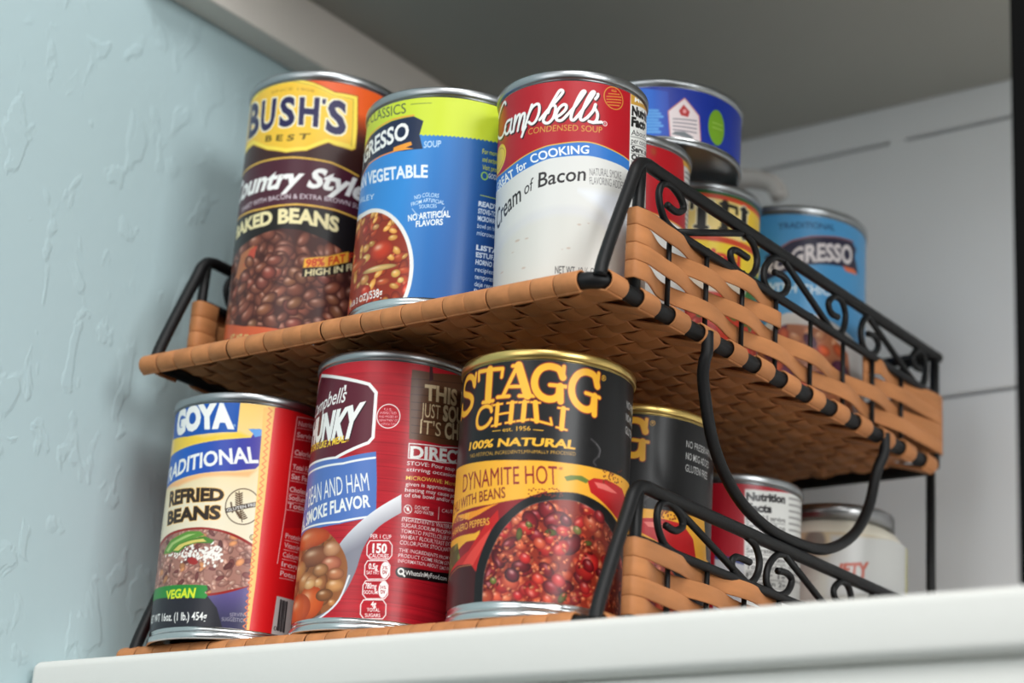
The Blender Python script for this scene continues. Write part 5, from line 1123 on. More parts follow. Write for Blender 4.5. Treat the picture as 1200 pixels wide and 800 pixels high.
  ('grad',(((6.62,53.14),(4.83,51.79),(2.27,49.89),(-0.45,47.75),(-2.71,45.6),(-4.41,43.47),(-5.85,41.22),(-7.08,38.87),(-8.16,36.41),(-8.97,33.78),(-9.53,31.01),(-10.05,28.2),(-10.76,25.48),(-11.66,22.85),(-12.66,20.26),(-13.83,17.74),(-15.26,15.32),(-16.94,12.98),(-18.89,10.73),(-21.14,8.63),(-23.79,6.77),(-27.19,5.19),(-31.5,3.91),(-36.5,2.95),(-41.97,2.3),(-48.85,2.09),(-58.98,2.19),(-60.33,1.16),(-60.29,0.42),(-60.26,5.5),(-59.15,8.93),(-41.31,11.03),(-32.76,14.95),(-27.73,19.09),(-25.19,23.15),(-23.79,27.35),(-22.75,31.35),(-21.39,34.85),(-19.68,37.7),(-17.92,40.08),(-16.07,42.25),(-14.07,44.44),(-11.88,46.73),(-9.54,48.98),(-7.12,51.2),(-4.66,53.34),(-1.9,55.55),(1.13,57.82),(3.88,59.85),(5.81,61.31)),(232,234,238),(130,130,142),(-5.46,52.94,0.53,43.17)),{}),
  ('food',(((-57.22,0.79),(-58.56,6.46),(-59.51,14.98),(-60.02,23.0),(-60.14,29.56),(-60.03,35.6),(-59.63,40.53),(-58.84,43.92),(-53.95,45.61),(-46.16,45.59),(-40.58,45.85),(-35.72,45.81),(-31.94,45.47),(-29.12,44.7),(-26.7,43.47),(-24.37,41.85),(-21.89,39.75),(-19.47,37.27),(-17.52,34.74),(-16.09,32.33),(-15.04,29.85),(-14.45,27.1),(-14.38,23.79),(-14.76,20.2),(-15.45,16.99),(-16.29,14.46),(-17.45,12.31),(-19.29,10.32),(-22.21,8.49),(-26.06,6.91),(-30.35,5.47),(-35.55,4.15),(-42.38,3.2),(-51.03,2.95),(-57.88,1.73),(-57.37,-0.14)),31,(150,90,50),((30,5,0.7,(176,110,66),(110,60,34),(230,190,150)),)),{}),
  ('ell',(-40.52,41.99,15.1,4.7,0,(216,96,44)),{'edge': (170,62,26),'spot': (246,214,180)}),
  ('ell',(-33.85,33.29,12.04,4.56,0,(150,90,60)),{'edge': (110,60,40),'spot': (246,214,180)}),
  ('ell',(-39.56,22.89,6.96,4.24,0,(206,140,84)),{'edge': (150,90,50),'spot': (246,214,180)}),
  ('ell',(-23.56,35.81,4.66,3.44,0,(206,150,110)),{'edge': (150,96,66),'spot': (246,214,180)}),
  ('ell',(-23.1,29.32,5.45,3.42,0,(200,120,90)),{'edge': (140,70,50),'spot': (246,214,180)}),
  ('ell',(-34.47,21.4,4.47,3.83,0,(214,152,96)),{'edge': (160,98,56),'spot': (246,214,180)}),
  ('ell',(-28.91,26.81,4.88,2.93,0,(190,130,84)),{'edge': (120,74,44),'spot': (246,214,180)}),
  ('ell',(-34.28,12.9,9.55,7.58,0,(224,100,40)),{'edge': (180,66,22),'spot': (246,214,180)}),
  ('ell',(-44.55,10.8,11.93,7.18,0,(220,96,40)),{'edge': (170,60,20),'spot': (246,214,180)}),
  ('ell',(-29.23,21.24,2.92,2.06,0,(226,170,110)),{'edge': (170,110,66),'spot': (246,214,180)}),
  ('ell',(-19.86,19.56,4.68,3.04,0,(212,150,92)),{'edge': (150,96,52),'spot': (246,214,180)}),
  ('ell',(-35.29,21.15,4.32,2.27,0,(236,186,126)),{'edge': (190,130,80),'spot': (246,214,180)}),
  ('ell',(-20.1,24.63,4.31,2.71,0,(196,124,84)),{'edge': (130,74,46),'spot': (246,214,180)}),
  ('ell',(-25.0,15.55,4.79,2.72,0,(150,92,52)),{'edge': (100,60,34),'spot': (246,214,180)}),
  ('ell',(-48.62,28.65,8.68,4.58,0,(210,150,90)),{'edge': (160,100,60),'spot': (246,214,180)}),
  ('ell',(-20.46,12.02,1.96,1.51,0,(208,140,80)),{'edge': (160,100,60),'spot': (246,214,180)}),
  ('line',(((-59.94,1.62),(-58.15,2.42),(-45.56,1.62),(-39.44,1.89),(-35.17,2.53),(-31.83,3.36),(-28.81,4.34),(-26.12,5.47),(-23.79,6.77),(-21.73,8.16),(-19.88,9.66),(-18.24,11.35),(-16.84,13.31),(-15.67,15.89),(-14.68,18.93),(-13.91,21.77),(-13.36,23.74)),0.9,(226,228,232)),{}),
  ('txt',('PER 1 CUP',((-5.54,40.46),(3.42,40.93)),((-5.73,42.32),(3.24,42.78)),(244,244,240)),{'bold': 0.01}),
  ('line',(((-5.77,39.42),(2.5,40.14),(4.02,38.28),(4.28,33.9),(3.13,32.07),(-4.77,31.35),(-6.48,33.27),(-6.73,37.33),(-5.77,39.42)),0.42,(244,244,240)),{}),
  ('line',(((-5.87,30.6),(2.37,31.31),(3.89,29.46),(4.15,25.1),(3.0,23.29),(-4.88,22.58),(-6.58,24.49),(-6.83,28.52),(-5.87,30.6)),0.42,(244,244,240)),{}),
  ('line',(((-5.8,21.84),(2.41,22.55),(3.92,20.71),(4.17,16.55),(3.02,14.75),(-4.83,14.04),(-6.53,15.94),(-6.76,19.77),(-5.8,21.84)),0.42,(244,244,240)),{}),
  ('line',(((-5.94,13.47),(2.41,14.18),(3.92,12.34),(4.2,7.88),(3.05,6.09),(-4.94,5.38),(-6.63,7.26),(-6.89,11.41),(-5.94,13.47)),0.42,(244,244,240)),{}),
  ('txt',('150',((-4.24,34.26),(2.04,34.66)),((-4.46,38.15),(1.82,38.54)),(244,244,240)),{'bold': 0.04}),
  ('txt',('CALORIES',((-5.34,31.98),(3.08,32.57)),((-5.51,33.67),(2.91,34.25)),(244,244,240)),{'bold': 0.02}),
  ('ell',(1.94,27.21,1.97,3.66,0,(244,244,240)),{}),
  ('txt',('3%',((0.76,27.42),(3.08,27.51)),((0.61,28.93),(2.93,29.01)),(160,30,40)),{}),
  ('txt',('DV',((1.13,25.44),(3.11,25.49)),((0.98,26.94),(2.96,26.99)),(160,30,40)),{'bold': 0.03}),
  ('txt',('0.5g',((-5.17,27.1),(-1.2,27.24)),((-5.25,29.46),(-1.27,29.59)),(244,244,240)),{'bold': 0.04}),
  ('txt',('SAT FAT',((-5.76,24.7),(-0.32,24.96)),((-5.92,26.21),(-0.47,26.46)),(244,244,240)),{'bold': 0.02}),
  ('ell',(1.97,18.65,1.97,3.65,0,(244,244,240)),{}),
  ('txt',('34%',((0.63,18.84),(3.26,18.96)),((0.48,20.34),(3.11,20.45)),(160,30,40)),{}),
  ('txt',('DV',((1.15,16.89),(3.13,16.93)),((1.0,18.38),(2.98,18.42)),(160,30,40)),{'bold': 0.03}),
  ('txt',('780mg',((-5.79,18.49),(-0.84,18.7)),((-5.86,20.83),(-0.91,21.04)),(244,244,240)),{'bold': 0.03}),
  ('txt',('SODIUM',((-6.05,16.13),(-0.12,16.43)),((-6.2,17.63),(-0.27,17.92)),(244,244,240)),{'bold': 0.02}),
  ('txt',('4g',((-2.53,10.88),(-0.24,11.08)),((-2.58,13.04),(-0.3,13.24)),(244,244,240)),{'bold': 0.04}),
  ('txt',('TOTAL',((-3.95,8.6),(1.62,8.93)),((-4.1,10.09),(1.47,10.41)),(244,244,240)),{'bold': 0.02}),
  ('txt',('SUGARS',((-4.53,6.24),(2.01,6.64)),((-4.68,7.72),(1.86,8.12)),(244,244,240)),{'bold': 0.02}),
  ('poly',(((5.09,118.35),(15.96,118.61),(58.68,127.36),(60.5,94.1),(21.35,86.97),(6.78,86.56),(5.36,104.78)),(98,62,40)),{}),
  ('line',(((5.16,114.05),(20.28,115.67),(59.17,123.65)),0.35,(70,42,26)),{}),
  ('line',(((5.5,110.51),(20.68,111.99),(59.59,119.76)),0.35,(70,42,26)),{}),
  ('line',(((5.84,106.99),(21.08,108.31),(59.95,115.88)),0.35,(70,42,26)),{}),
  ('line',(((6.18,103.47),(21.49,104.64),(60.28,112.02)),0.35,(70,42,26)),{}),
  ('line',(((6.52,99.97),(21.9,100.99),(60.54,108.16)),0.35,(70,42,26)),{}),
  ('line',(((6.86,96.47),(22.31,97.34),(60.53,104.31)),0.35,(70,42,26)),{}),
  ('line',(((7.2,92.98),(22.72,93.7),(60.52,100.47)),0.35,(70,42,26)),{}),
  ('line',(((7.54,89.5),(23.14,90.07),(60.51,96.64)),0.35,(70,42,26)),{}),
  ('poly',(((12.98,121.93),(14.26,122.2),(15.31,115.58),(13.53,114.47)),(60,16,22)),{}),
  ('txt',('THIS',((12.02,105.56),(19.24,106.24),(29.63,107.02)),((11.54,112.27),(18.92,112.99),(29.25,113.79)),(222,200,160)),{'bold': 0.04,'post': ' IS NOT'}),
  ('txt',('JUST',((11.18,97.56),(20.53,98.15)),((10.91,103.92),(20.25,104.51)),(222,200,160)),{'post': ' S'}),
  ('txt',('SOUP',((22.21,98.2),(38.02,100.48)),((21.68,104.87),(37.52,107.21)),(222,200,160)),{'bold': 0.04}),
  ('txt',("IT'S",((11.41,89.81),(21.78,90.62)),((11.16,95.96),(21.52,96.78)),(222,200,160)),{}),
  ('txt',('CHUNKY',((23.97,90.45),(51.05,95.69)),((23.41,97.26),(49.65,102.21)),(222,200,160)),{'bold': 0.04}),
  ('line',(((60.5,94.64),(23.6,86.1),(6.99,84.48),(7.29,77.87),(24.4,79.23),(60.47,87.39)),0.5,(244,244,240)),{}),
  ('txt',('DIRECTIONS',((7.95,78.14),(31.64,80.75),(58.39,87.12)),((7.63,83.18),(31.39,86.37),(58.15,92.58)),(244,244,240)),{'bold': 0.04}),
  ('txt',('STOVE: Pour soup into',((6.91,74.66),(29.5,76.82),(38.36,78.69)),((6.91,76.41),(29.52,78.59),(38.4,80.48)),(244,244,240)),{'bold': 0.01}),
  ('txt',('stirring occasionally.',((6.97,71.88),(29.87,74.09),(38.88,75.99)),((6.97,73.63),(29.89,75.86),(38.92,77.78)),(244,244,240)),{'bold': 0.01}),
  ('txt',('MICROWAVE: Microwave',((7.14,68.08),(30.38,70.34),(39.62,72.28)),((7.14,69.82),(30.4,72.11),(39.66,74.07)),(250,214,100)),{'bold': 0.01}),
  ('txt',('given is approximate. Heat',((7.2,65.31),(30.76,67.63),(40.17,69.6)),((7.21,67.05),(30.78,69.39),(40.21,71.38)),(244,244,240)),{'bold': 0.01}),
  ('txt',('heating may cause popping',((7.25,62.72),(31.12,65.09),(40.71,67.09)),((7.25,64.45),(31.14,66.85),(40.75,68.87)),(244,244,240)),{'bold': 0.01}),
  ('txt',('of the bowl and/or splatter',((7.28,60.3),(31.45,62.72),(41.22,64.75)),((7.28,62.03),(31.48,64.48),(41.26,66.53)),(244,244,240)),{'bold': 0.01}),
  ('ring',(9.36,55.1,1.72,1.86,0.35,(244,244,240)),{}),
  ('line',(((8.04,56.1),(10.7,53.94)),0.4,(244,244,240)),{}),
  ('poly',(((9.22,56.46),(10.06,55.04),(9.46,54.08),(8.69,54.83)),(244,244,240)),{}),
  ('txt',('DO NOT',((12.48,55.79),(19.41,56.26)),((12.5,57.35),(19.44,57.83)),(244,244,240)),{'bold': 0.01}),
  ('txt',('ADD WATER',((12.31,53.87),(22.05,54.58)),((12.35,55.25),(22.09,56.14)),(244,244,240)),{'bold': 0.01}),
  ('line',(((24.57,58.96),(24.79,53.45)),0.3,(244,244,240)),{}),
  ('line',(((7.49,51.21),(23.2,52.06),(43.42,55.62)),0.3,(244,244,240)),{}),
  ('txt',('CAUTION',((26.4,57.12),(38.35,59.06)),((26.43,58.7),(38.42,60.66)),(244,244,240)),{}),
  ('txt',('INGREDIENTS: WATER,PREPARED',((7.15,49.44),(27.97,50.38),(44.03,53.32)),((7.15,51.16),(27.99,52.11),(44.09,55.09)),(244,226,226)),{'bold': 0.01}),
  ('txt',('SUGAR,SODIUM PHOSPHATE,BACON',((7.17,46.88),(28.3,47.86),(44.73,50.86)),((7.17,48.59),(28.32,49.59),(44.79,52.63)),(244,226,226)),{'bold': 0.01}),
  ('txt',('TOMATO PASTE),CELERY,HAM CURED',((7.18,44.32),(28.63,45.34),(45.46,48.41)),((7.18,46.02),(28.65,47.08),(45.52,50.18)),(244,226,226)),{'bold': 0.01}),
  ('txt',('WHEAT FLOUR,YEAST EXTRACT,SPICE',((7.19,41.76),(28.96,42.83),(46.24,45.98)),((7.2,43.46),(28.98,44.56),(46.31,47.75)),(244,226,226)),{'bold': 0.01}),
  ('txt',('COLOR,PORK STOCK,NATURAL SMOKE',((7.21,39.21),(29.3,40.33),(47.09,43.56)),((7.21,40.91),(29.32,42.05),(47.17,45.33)),(244,226,226)),{'bold': 0.01}),
  ('txt',('THE INGREDIENTS FROM CORN IN',((7.12,35.96),(29.77,36.83),(43.55,39.39)),((7.14,37.5),(29.81,38.38),(43.65,40.98)),(244,226,226)),{'bold': 0.01}),
  ('txt',('PRODUCT COME FROM GENETICALLY',((7.15,33.59),(30.09,34.5),(44.17,37.1)),((7.17,35.12),(30.14,36.05),(44.27,38.69)),(244,226,226)),{'bold': 0.01}),
  ('txt',('INFORMATION ABOUT GMO INGREDIENTS',((7.18,31.23),(30.41,32.17),(44.82,34.82)),((7.2,32.75),(30.46,33.72),(44.93,36.41)),(244,226,226)),{'bold': 0.01}),
  ('line',(((8.86,27.07),(26.09,27.99),(44.85,30.84)),4.6,(28,14,18)),{}),
  ('txt',('WhatsInMyFood.com',((11.03,26.22),(33.8,27.97)),((10.83,28.21),(33.5,29.95)),(244,244,240)),{'bold': 0.02}),
  ('ring',(9.0,27.43,1.19,1.17,0.8,(244,244,240)),{}),
  ('line',(((9.59,26.67),(10.74,25.67)),0.9,(244,244,240)),{}),
 ]},
 'cream': {'u': (-52, 58), 'dpmm': 4.2, 'base': (216, 216, 212), 'turn': 0, 'rest': (236, 234, 230), 'ops': [
  ('poly',(((-55.23,116.76),(54.53,118.32),(52.67,64.92),(43.86,63.35),(37.65,62.7),(33.18,63.01),(29.94,63.56),(27.73,64.07),(25.93,64.54),(24.12,64.96),(21.96,65.35),(19.3,65.81),(16.4,66.35),(13.55,66.9),(10.99,67.33),(8.83,67.58),(6.87,67.69),(4.9,67.66),(2.72,67.53),(0.11,67.27),(-2.79,66.9),(-5.62,66.57),(-8.03,66.33),(-9.76,66.19),(-11.06,66.04),(-12.25,65.84),(-13.65,65.54),(-15.38,65.16),(-17.28,64.73),(-19.29,64.26),(-21.36,63.73),(-23.51,63.14),(-25.81,62.5),(-28.26,61.89),(-30.86,61.37),(-33.7,60.96),(-36.97,60.72),(-40.96,60.85),(-47.28,62.1),(-54.26,62.46),(-55.38,61.0),(-55.34,59.74),(-55.31,58.85)),(176,20,34)),{}),
  ('poly',(((-54,86),(60,86),(60,102),(-54,102)),(176,20,34)),{}),
  ('poly',(((-55.31,58.85),(-55.34,59.74),(-55.38,61.0),(-54.26,62.46),(-47.28,62.1),(-40.96,60.85),(-36.97,60.72),(-33.7,60.96),(-30.86,61.37),(-28.26,61.89),(-25.81,62.5),(-23.51,63.14),(-21.36,63.73),(-19.29,64.26),(-17.28,64.73),(-15.38,65.16),(-13.65,65.54),(-12.25,65.84),(-11.06,66.04),(-9.76,66.19),(-8.03,66.33),(-5.62,66.57),(-2.79,66.9),(0.11,67.27),(2.72,67.53),(4.9,67.66),(6.87,67.69),(8.83,67.58),(10.99,67.33),(13.55,66.9),(16.4,66.35),(19.3,65.81),(21.96,65.35),(24.12,64.96),(25.93,64.54),(27.73,64.07),(29.94,63.56),(33.18,63.01),(37.65,62.7),(43.86,63.35),(52.67,64.92),(52.72,60.43),(44.03,58.85),(37.75,58.03),(33.26,58.18),(30.02,58.59),(27.81,59.02),(26.01,59.46),(24.2,59.82),(22.04,60.1),(19.38,60.34),(16.48,60.6),(13.64,60.86),(11.09,61.07),(8.94,61.18),(6.98,61.2),(5.01,61.12),(2.83,60.98),(0.23,60.75),(-2.67,60.48),(-5.49,60.24),(-7.89,60.05),(-9.62,59.89),(-10.91,59.7),(-12.09,59.44),(-13.48,59.09),(-15.26,58.63),(-17.23,58.09),(-19.25,57.56),(-21.14,57.09),(-22.8,56.7),(-24.31,56.33),(-25.81,55.96),(-27.42,55.57),(-29.2,55.17),(-31.11,54.78),(-33.19,54.43),(-35.52,54.17),(-38.3,54.08),(-41.89,54.32),(-47.79,55.53),(-53.93,55.76),(-55.07,54.22),(-55.37,52.52),(-55.34,50.99),(-55.32,49.92)),(52,118,196)),{}),
  ('line',(((-55.31,58.85),(-55.34,59.74),(-55.38,61.0),(-54.26,62.46),(-47.28,62.1),(-40.96,60.85),(-36.97,60.72),(-33.7,60.96),(-30.86,61.37),(-28.26,61.89),(-25.81,62.5),(-23.51,63.14),(-21.36,63.73),(-19.29,64.26),(-17.28,64.73),(-15.38,65.16),(-13.65,65.54),(-12.25,65.84),(-11.06,66.04),(-9.76,66.19),(-8.03,66.33),(-5.62,66.57),(-2.79,66.9),(0.11,67.27),(2.72,67.53),(4.9,67.66),(6.87,67.69),(8.83,67.58),(10.99,67.33),(13.55,66.9),(16.4,66.35),(19.3,65.81),(21.96,65.35),(24.12,64.96),(25.93,64.54),(27.73,64.07),(29.94,63.56),(33.18,63.01),(37.65,62.7),(43.86,63.35),(52.67,64.92)),0.55,(222,180,80)),{}),
  ('poly',(((-55.32,49.92),(-55.34,50.99),(-55.37,52.52),(-55.07,54.22),(-53.93,55.76),(-47.79,55.53),(-41.89,54.32),(-38.3,54.08),(-35.52,54.17),(-33.19,54.43),(-31.11,54.78),(-29.2,55.17),(-27.42,55.57),(-25.81,55.96),(-24.31,56.33),(-22.8,56.7),(-21.14,57.09),(-19.25,57.56),(-17.23,58.09),(-15.26,58.63),(-13.48,59.09),(-12.09,59.44),(-10.91,59.7),(-9.62,59.89),(-7.89,60.05),(-5.49,60.24),(-2.67,60.48),(0.23,60.75),(2.83,60.98),(5.01,61.12),(6.98,61.2),(8.94,61.18),(11.09,61.07),(13.64,60.86),(16.48,60.6),(19.38,60.34),(22.04,60.1),(24.2,59.82),(26.01,59.46),(27.81,59.02),(30.02,58.59),(33.26,58.18),(37.75,58.03),(44.03,58.85),(52.72,60.43),(54.51,7.6),(-55.37,6.08)),(218,218,214)),{}),
  ('poly',(((-53.24,20.68),(-34.1,30.35),(-20.45,35.21),(-7.39,37.64),(3.25,37.64),(14.41,34.82),(24.34,27.22),(30.74,14.9),(30.97,0.82),(-51.64,6.21)),(212,212,211)),{'feather': 3}),
  ('poly',(((-54.8,14.81),(-33.85,25.94),(-20.31,30.88),(-7.3,33.35),(3.32,33.36),(13.01,30.28),(20.89,22.02),(24.64,7.44),(24.81,-3.74),(-54.39,3.27)),(212,211,204)),{'feather': 3}),
  ('poly',(((17.94,3.0),(24.56,13.06),(33.06,24.24),(33.52,-1.2),(15.04,-5.93)),(196,202,214)),{'feather': 3}),
  ('poly',(((3.12,44.8),(24.06,45.85),(30.41,34.85),(22.54,26.72),(14.39,36.25)),(226,230,236)),{'feather': 4}),
  ('ell',(3.4,29.1,1.19,0.63,0,(196,180,166)),{'feather': 0.4}),
  ('ell',(7.41,30.03,0.82,0.42,0,(196,180,166)),{'feather': 0.4}),
  ('ell',(-25.25,24.6,1.86,0.72,0,(196,180,166)),{'feather': 0.4}),
  ('ell',(-20.1,24.42,1.3,0.57,0,(196,180,166)),{'feather': 0.4}),
  ('ell',(-27.93,19.88,1.22,0.43,0,(196,180,166)),{'feather': 0.4}),
  ('ell',(-1.01,18.16,1.18,0.63,0,(196,180,166)),{'feather': 0.4}),
  ('ell',(-3.63,17.6,0.66,0.36,0,(196,180,166)),{'feather': 0.4}),
  ('ell',(-21.31,11.19,1.49,0.64,0,(196,180,166)),{'feather': 0.4}),
  ('ell',(-35.79,12.94,2.06,0.51,0,(196,180,166)),{'feather': 0.4}),
  ('poly',(((28.47,96.42),(54.45,102.96),(54.43,9.63),(29.07,2.25),(28.09,64.51)),(238,238,234)),{}),
  ('poly',(((28.68,96.96),(54.45,103.11),(54.45,97.52),(28.77,91.52)),(208,158,62)),{}),
  ('txt',('Meatless',((31.6,93.68),(53.06,99.94)),((31.69,95.85),(53.14,102.12)),(244,244,240)),{'bold': 0.02}),
  ('txt',('Nutrition',((29.41,86.61),(54.34,92.02)),((29.58,90.76),(54.39,96.2)),(26,24,24)),{'bold': 0.06}),
  ('txt',('Facts',((29.16,81.22),(44.84,85.08)),((29.32,85.36),(45.51,89.52)),(26,24,24)),{'bold': 0.06}),
  ('txt',('About 2.5',((29.23,76.73),(52.66,83.58)),((29.41,79.36),(52.87,86.19)),(40,40,42)),{'bold': 0}),
  ('line',(((29.01,75.91),(53.21,82.65)),0.2,(60,60,60)),{}),
  ('txt',('per container',((29.29,72.86),(52.71,79.59)),((29.48,75.47),(52.91,82.19)),(40,40,42)),{'bold': 0}),
  ('line',(((29.07,72.03),(53.24,78.66)),0.2,(60,60,60)),{}),
  ('txt',('Serv. size',((29.35,68.99),(52.75,75.61)),((29.54,71.6),(52.95,78.21)),(40,40,42)),{'bold': 0.04}),
  ('line',(((29.13,68.16),(53.28,74.69)),0.2,(60,60,60)),{}),
  ('txt',('Calories 60',((29.41,65.13),(52.79,71.65)),((29.6,67.73),(52.98,74.24)),(40,40,42)),{'bold': 0.06}),
  ('line',(((29.2,64.31),(53.31,70.73)),0.2,(60,60,60)),{}),
  ('txt',('Total Fat',((29.47,61.28),(52.83,67.69)),((29.66,63.88),(53.02,70.27)),(40,40,42)),{'bold': 0.03}),
  ('line',(((29.26,60.46),(53.34,66.78)),0.2,(60,60,60)),{}),
  ('txt',('Sodium',((29.53,57.45),(52.87,63.75)),((29.72,60.03),(53.06,66.32)),(40,40,42)),{'bold': 0.03}),
  ('line',(((29.32,56.63),(53.37,62.84)),0.2,(60,60,60)),{}),
  ('txt',('Carb',((29.59,53.62),(52.91,59.82)),((29.78,56.2),(53.09,62.38)),(40,40,42)),{'bold': 0.03}),
  ('line',(((29.38,52.81),(53.4,58.91)),0.2,(60,60,60)),{}),
  ('poly',(((29.45,26.79),(33.8,27.52),(33.9,21.75),(29.55,21.03)),(170,24,40)),{}),
  ('line',(((29.95,17.55),(35.41,18.94)),0.5,(70,70,72)),{}),
  ('line',(((29.97,15.84),(35.45,17.22)),0.5,(70,70,72)),{}),
  ('line',(((30.0,14.12),(35.48,15.5)),0.5,(70,70,72)),{}),
  ('line',(((30.03,12.41),(35.51,13.77)),0.5,(70,70,72)),{}),
  ('line',(((30.06,10.69),(35.55,12.06)),0.5,(70,70,72)),{}),
  ('line',(((30.09,8.98),(35.58,10.34)),0.5,(70,70,72)),{}),
  ('line',(((30.11,7.28),(35.61,8.63)),0.5,(70,70,72)),{}),
  ('line',(((30.14,5.57),(35.65,6.91)),0.5,(70,70,72)),{}),
  ('ring',(18.57,90.96,4.99,5.26,0.45,(206,150,60)),{}),
  ('line',(((17.37,94.19),(19.69,94.38)),0.5,(206,140,56)),{}),
  ('line',(((15.81,92.44),(21.44,93.54)),0.5,(206,140,56)),{}),
  ('line',(((14.9,90.87),(22.53,92.52)),0.5,(206,140,56)),{}),
  ('line',(((14.92,89.52),(22.55,91.16)),0.5,(206,140,56)),{}),
  ('line',(((15.09,88.2),(22.39,89.75)),0.5,(206,140,56)),{}),
  ('line',(((15.89,87.04),(21.52,88.12)),0.5,(206,140,56)),{}),
  ('txt',('U.S.',((17.37,94.19),(20.03,94.7)),((17.36,95.25),(20.01,95.76)),(206,150,60)),{}),
  ('line',(((-36.17,92.36),(-36.32,92.66),(-36.54,93.09),(-36.83,93.52),(-37.2,93.78),(-37.67,93.86),(-38.25,93.85),(-38.91,93.72),(-39.63,93.43),(-40.46,92.96),(-41.43,92.37),(-42.46,91.67),(-43.47,90.89),(-44.46,89.99),(-45.49,89.01),(-46.43,87.93),(-47.04,86.73),(-47.17,85.22),(-46.84,83.43),(-46.12,81.63),(-45.11,80.12),(-43.76,79.0),(-42.27,78.2),(-40.92,77.72),(-39.87,77.5),(-39.09,77.55),(-38.43,77.84),(-37.85,78.27),(-37.31,78.73),(-36.76,79.29),(-36.22,79.96),(-35.77,80.6),(-35.47,81.04)),1.38,(46,8,14)),{}),
  ('line',(((-32.01,83.14),(-32.48,83.15),(-33.16,83.19),(-33.93,83.16),(-34.59,82.97),(-35.15,82.56),(-35.69,81.98),(-36.11,81.31),(-36.33,80.62),(-36.3,79.84),(-36.06,78.95),(-35.69,78.13),(-35.26,77.55),(-34.74,77.24),(-34.13,77.12),(-33.51,77.19),(-32.96,77.44),(-32.48,77.93),(-32.01,78.65),(-31.6,79.46),(-31.27,80.22),(-31.03,81.09),(-30.84,82.08),(-30.74,82.84),(-30.71,83.05),(-30.83,82.43),(-31.07,81.23),(-31.32,79.87),(-31.44,78.77),(-31.42,77.99),(-31.31,77.3),(-31.12,76.78),(-30.86,76.46),(-30.46,76.44),(-29.94,76.68),(-29.44,77.0),(-29.11,77.21)),1.38,(46,8,14)),{}),
  ('line',(((-29.11,77.21),(-28.89,78.27),(-28.57,79.81),(-28.26,81.38),(-28.07,82.52),(-28.02,83.2),(-28.06,83.65),(-28.17,83.72),(-28.31,83.28),(-28.52,81.95),(-28.81,79.94),(-29.1,77.91),(-29.3,76.52)),1.38,(46,8,14)),{}),
  ('line',(((-28.96,78.67),(-28.56,79.51),(-27.99,80.73),(-27.39,81.98),(-26.86,82.88),(-26.4,83.34),(-25.96,83.55),(-25.58,83.55),(-25.33,83.38),(-25.22,83.04),(-25.22,82.5),(-25.3,81.79),(-25.43,80.92),(-25.63,79.74),(-25.91,78.29),(-26.2,76.91),(-26.39,75.96)),1.38,(46,8,14)),{}),
  ('line',(((-26.07,77.74),(-25.72,78.71),(-25.22,80.12),(-24.67,81.56),(-24.18,82.59),(-23.72,83.1),(-23.26,83.32),(-22.86,83.3),(-22.58,83.11),(-22.45,82.72),(-22.42,82.1),(-22.48,81.33),(-22.58,80.48),(-22.78,79.46),(-23.08,78.26),(-23.36,77.11),(-23.5,76.23),(-23.46,75.69),(-23.3,75.34),(-23.07,75.18),(-22.84,75.15),(-22.57,75.35),(-22.25,75.76),(-21.96,76.21),(-21.75,76.51)),1.38,(46,8,14)),{}),
  ('line',(((-18.73,86.28),(-18.99,85.56),(-19.36,84.54),(-19.79,83.36),(-20.24,82.13),(-20.7,80.81),(-21.2,79.38),(-21.71,77.94),(-22.19,76.63),(-22.66,75.39),(-23.12,74.18),(-23.53,73.15),(-23.82,72.43)),1.38,(46,8,14)),{}),
  ('line',(((-20.79,81.14),(-20.41,81.84),(-19.88,82.86),(-19.27,83.93),(-18.68,84.76),(-18.09,85.32),(-17.46,85.74),(-16.87,86.01),(-16.35,86.14),(-15.92,86.11),(-15.54,85.93),(-15.24,85.61),(-15.03,85.13),(-14.91,84.46),(-14.89,83.61),(-14.95,82.67),(-15.09,81.77),(-15.34,80.86),(-15.69,79.9),(-16.1,79.02),(-16.52,78.3),(-16.98,77.78),(-17.47,77.38),(-17.98,77.14),(-18.45,77.06),(-18.93,77.24),(-19.41,77.63),(-19.83,78.06),(-20.12,78.35)),1.38,(46,8,14)),{}),
  ('line',(((-14.62,78.32),(-14.06,78.95),(-13.27,79.85),(-12.35,80.89),(-11.41,81.93),(-10.4,83.0),(-9.3,84.14),(-8.22,85.28),(-7.27,86.36),(-6.43,87.37),(-5.67,88.35),(-5.03,89.23),(-4.58,89.95),(-4.37,90.47),(-4.35,90.82),(-4.45,91.06),(-4.61,91.23),(-4.81,91.39),(-5.09,91.49),(-5.44,91.44),(-5.84,91.14),(-6.3,90.52),(-6.83,89.65),(-7.39,88.62),(-7.99,87.55),(-8.64,86.38),(-9.35,85.1),(-10.06,83.81),(-10.71,82.59),(-11.33,81.43),(-11.93,80.29),(-12.44,79.25),(-12.77,78.39),(-12.88,77.77),(-12.81,77.31),(-12.63,76.97),(-12.37,76.69),(-12.02,76.43),(-11.56,76.23),(-11.06,76.14),(-10.56,76.23),(-10.03,76.53),(-9.47,77.0),(-8.93,77.59),(-8.48,78.24),(-8.14,79.0),(-7.87,79.87),(-7.66,80.74),(-7.51,81.52),(-7.42,82.19),(-7.4,82.8),(-7.44,83.33),(-7.56,83.76),(-7.78,84.09),(-8.09,84.33),(-8.43,84.46),(-8.76,84.47),(-9.08,84.32),(-9.41,84.04),(-9.73,83.67),(-10.01,83.26),(-10.26,82.74),(-10.49,82.11),(-10.68,81.52),(-10.81,81.11)),1.38,(46,8,14)),{}),
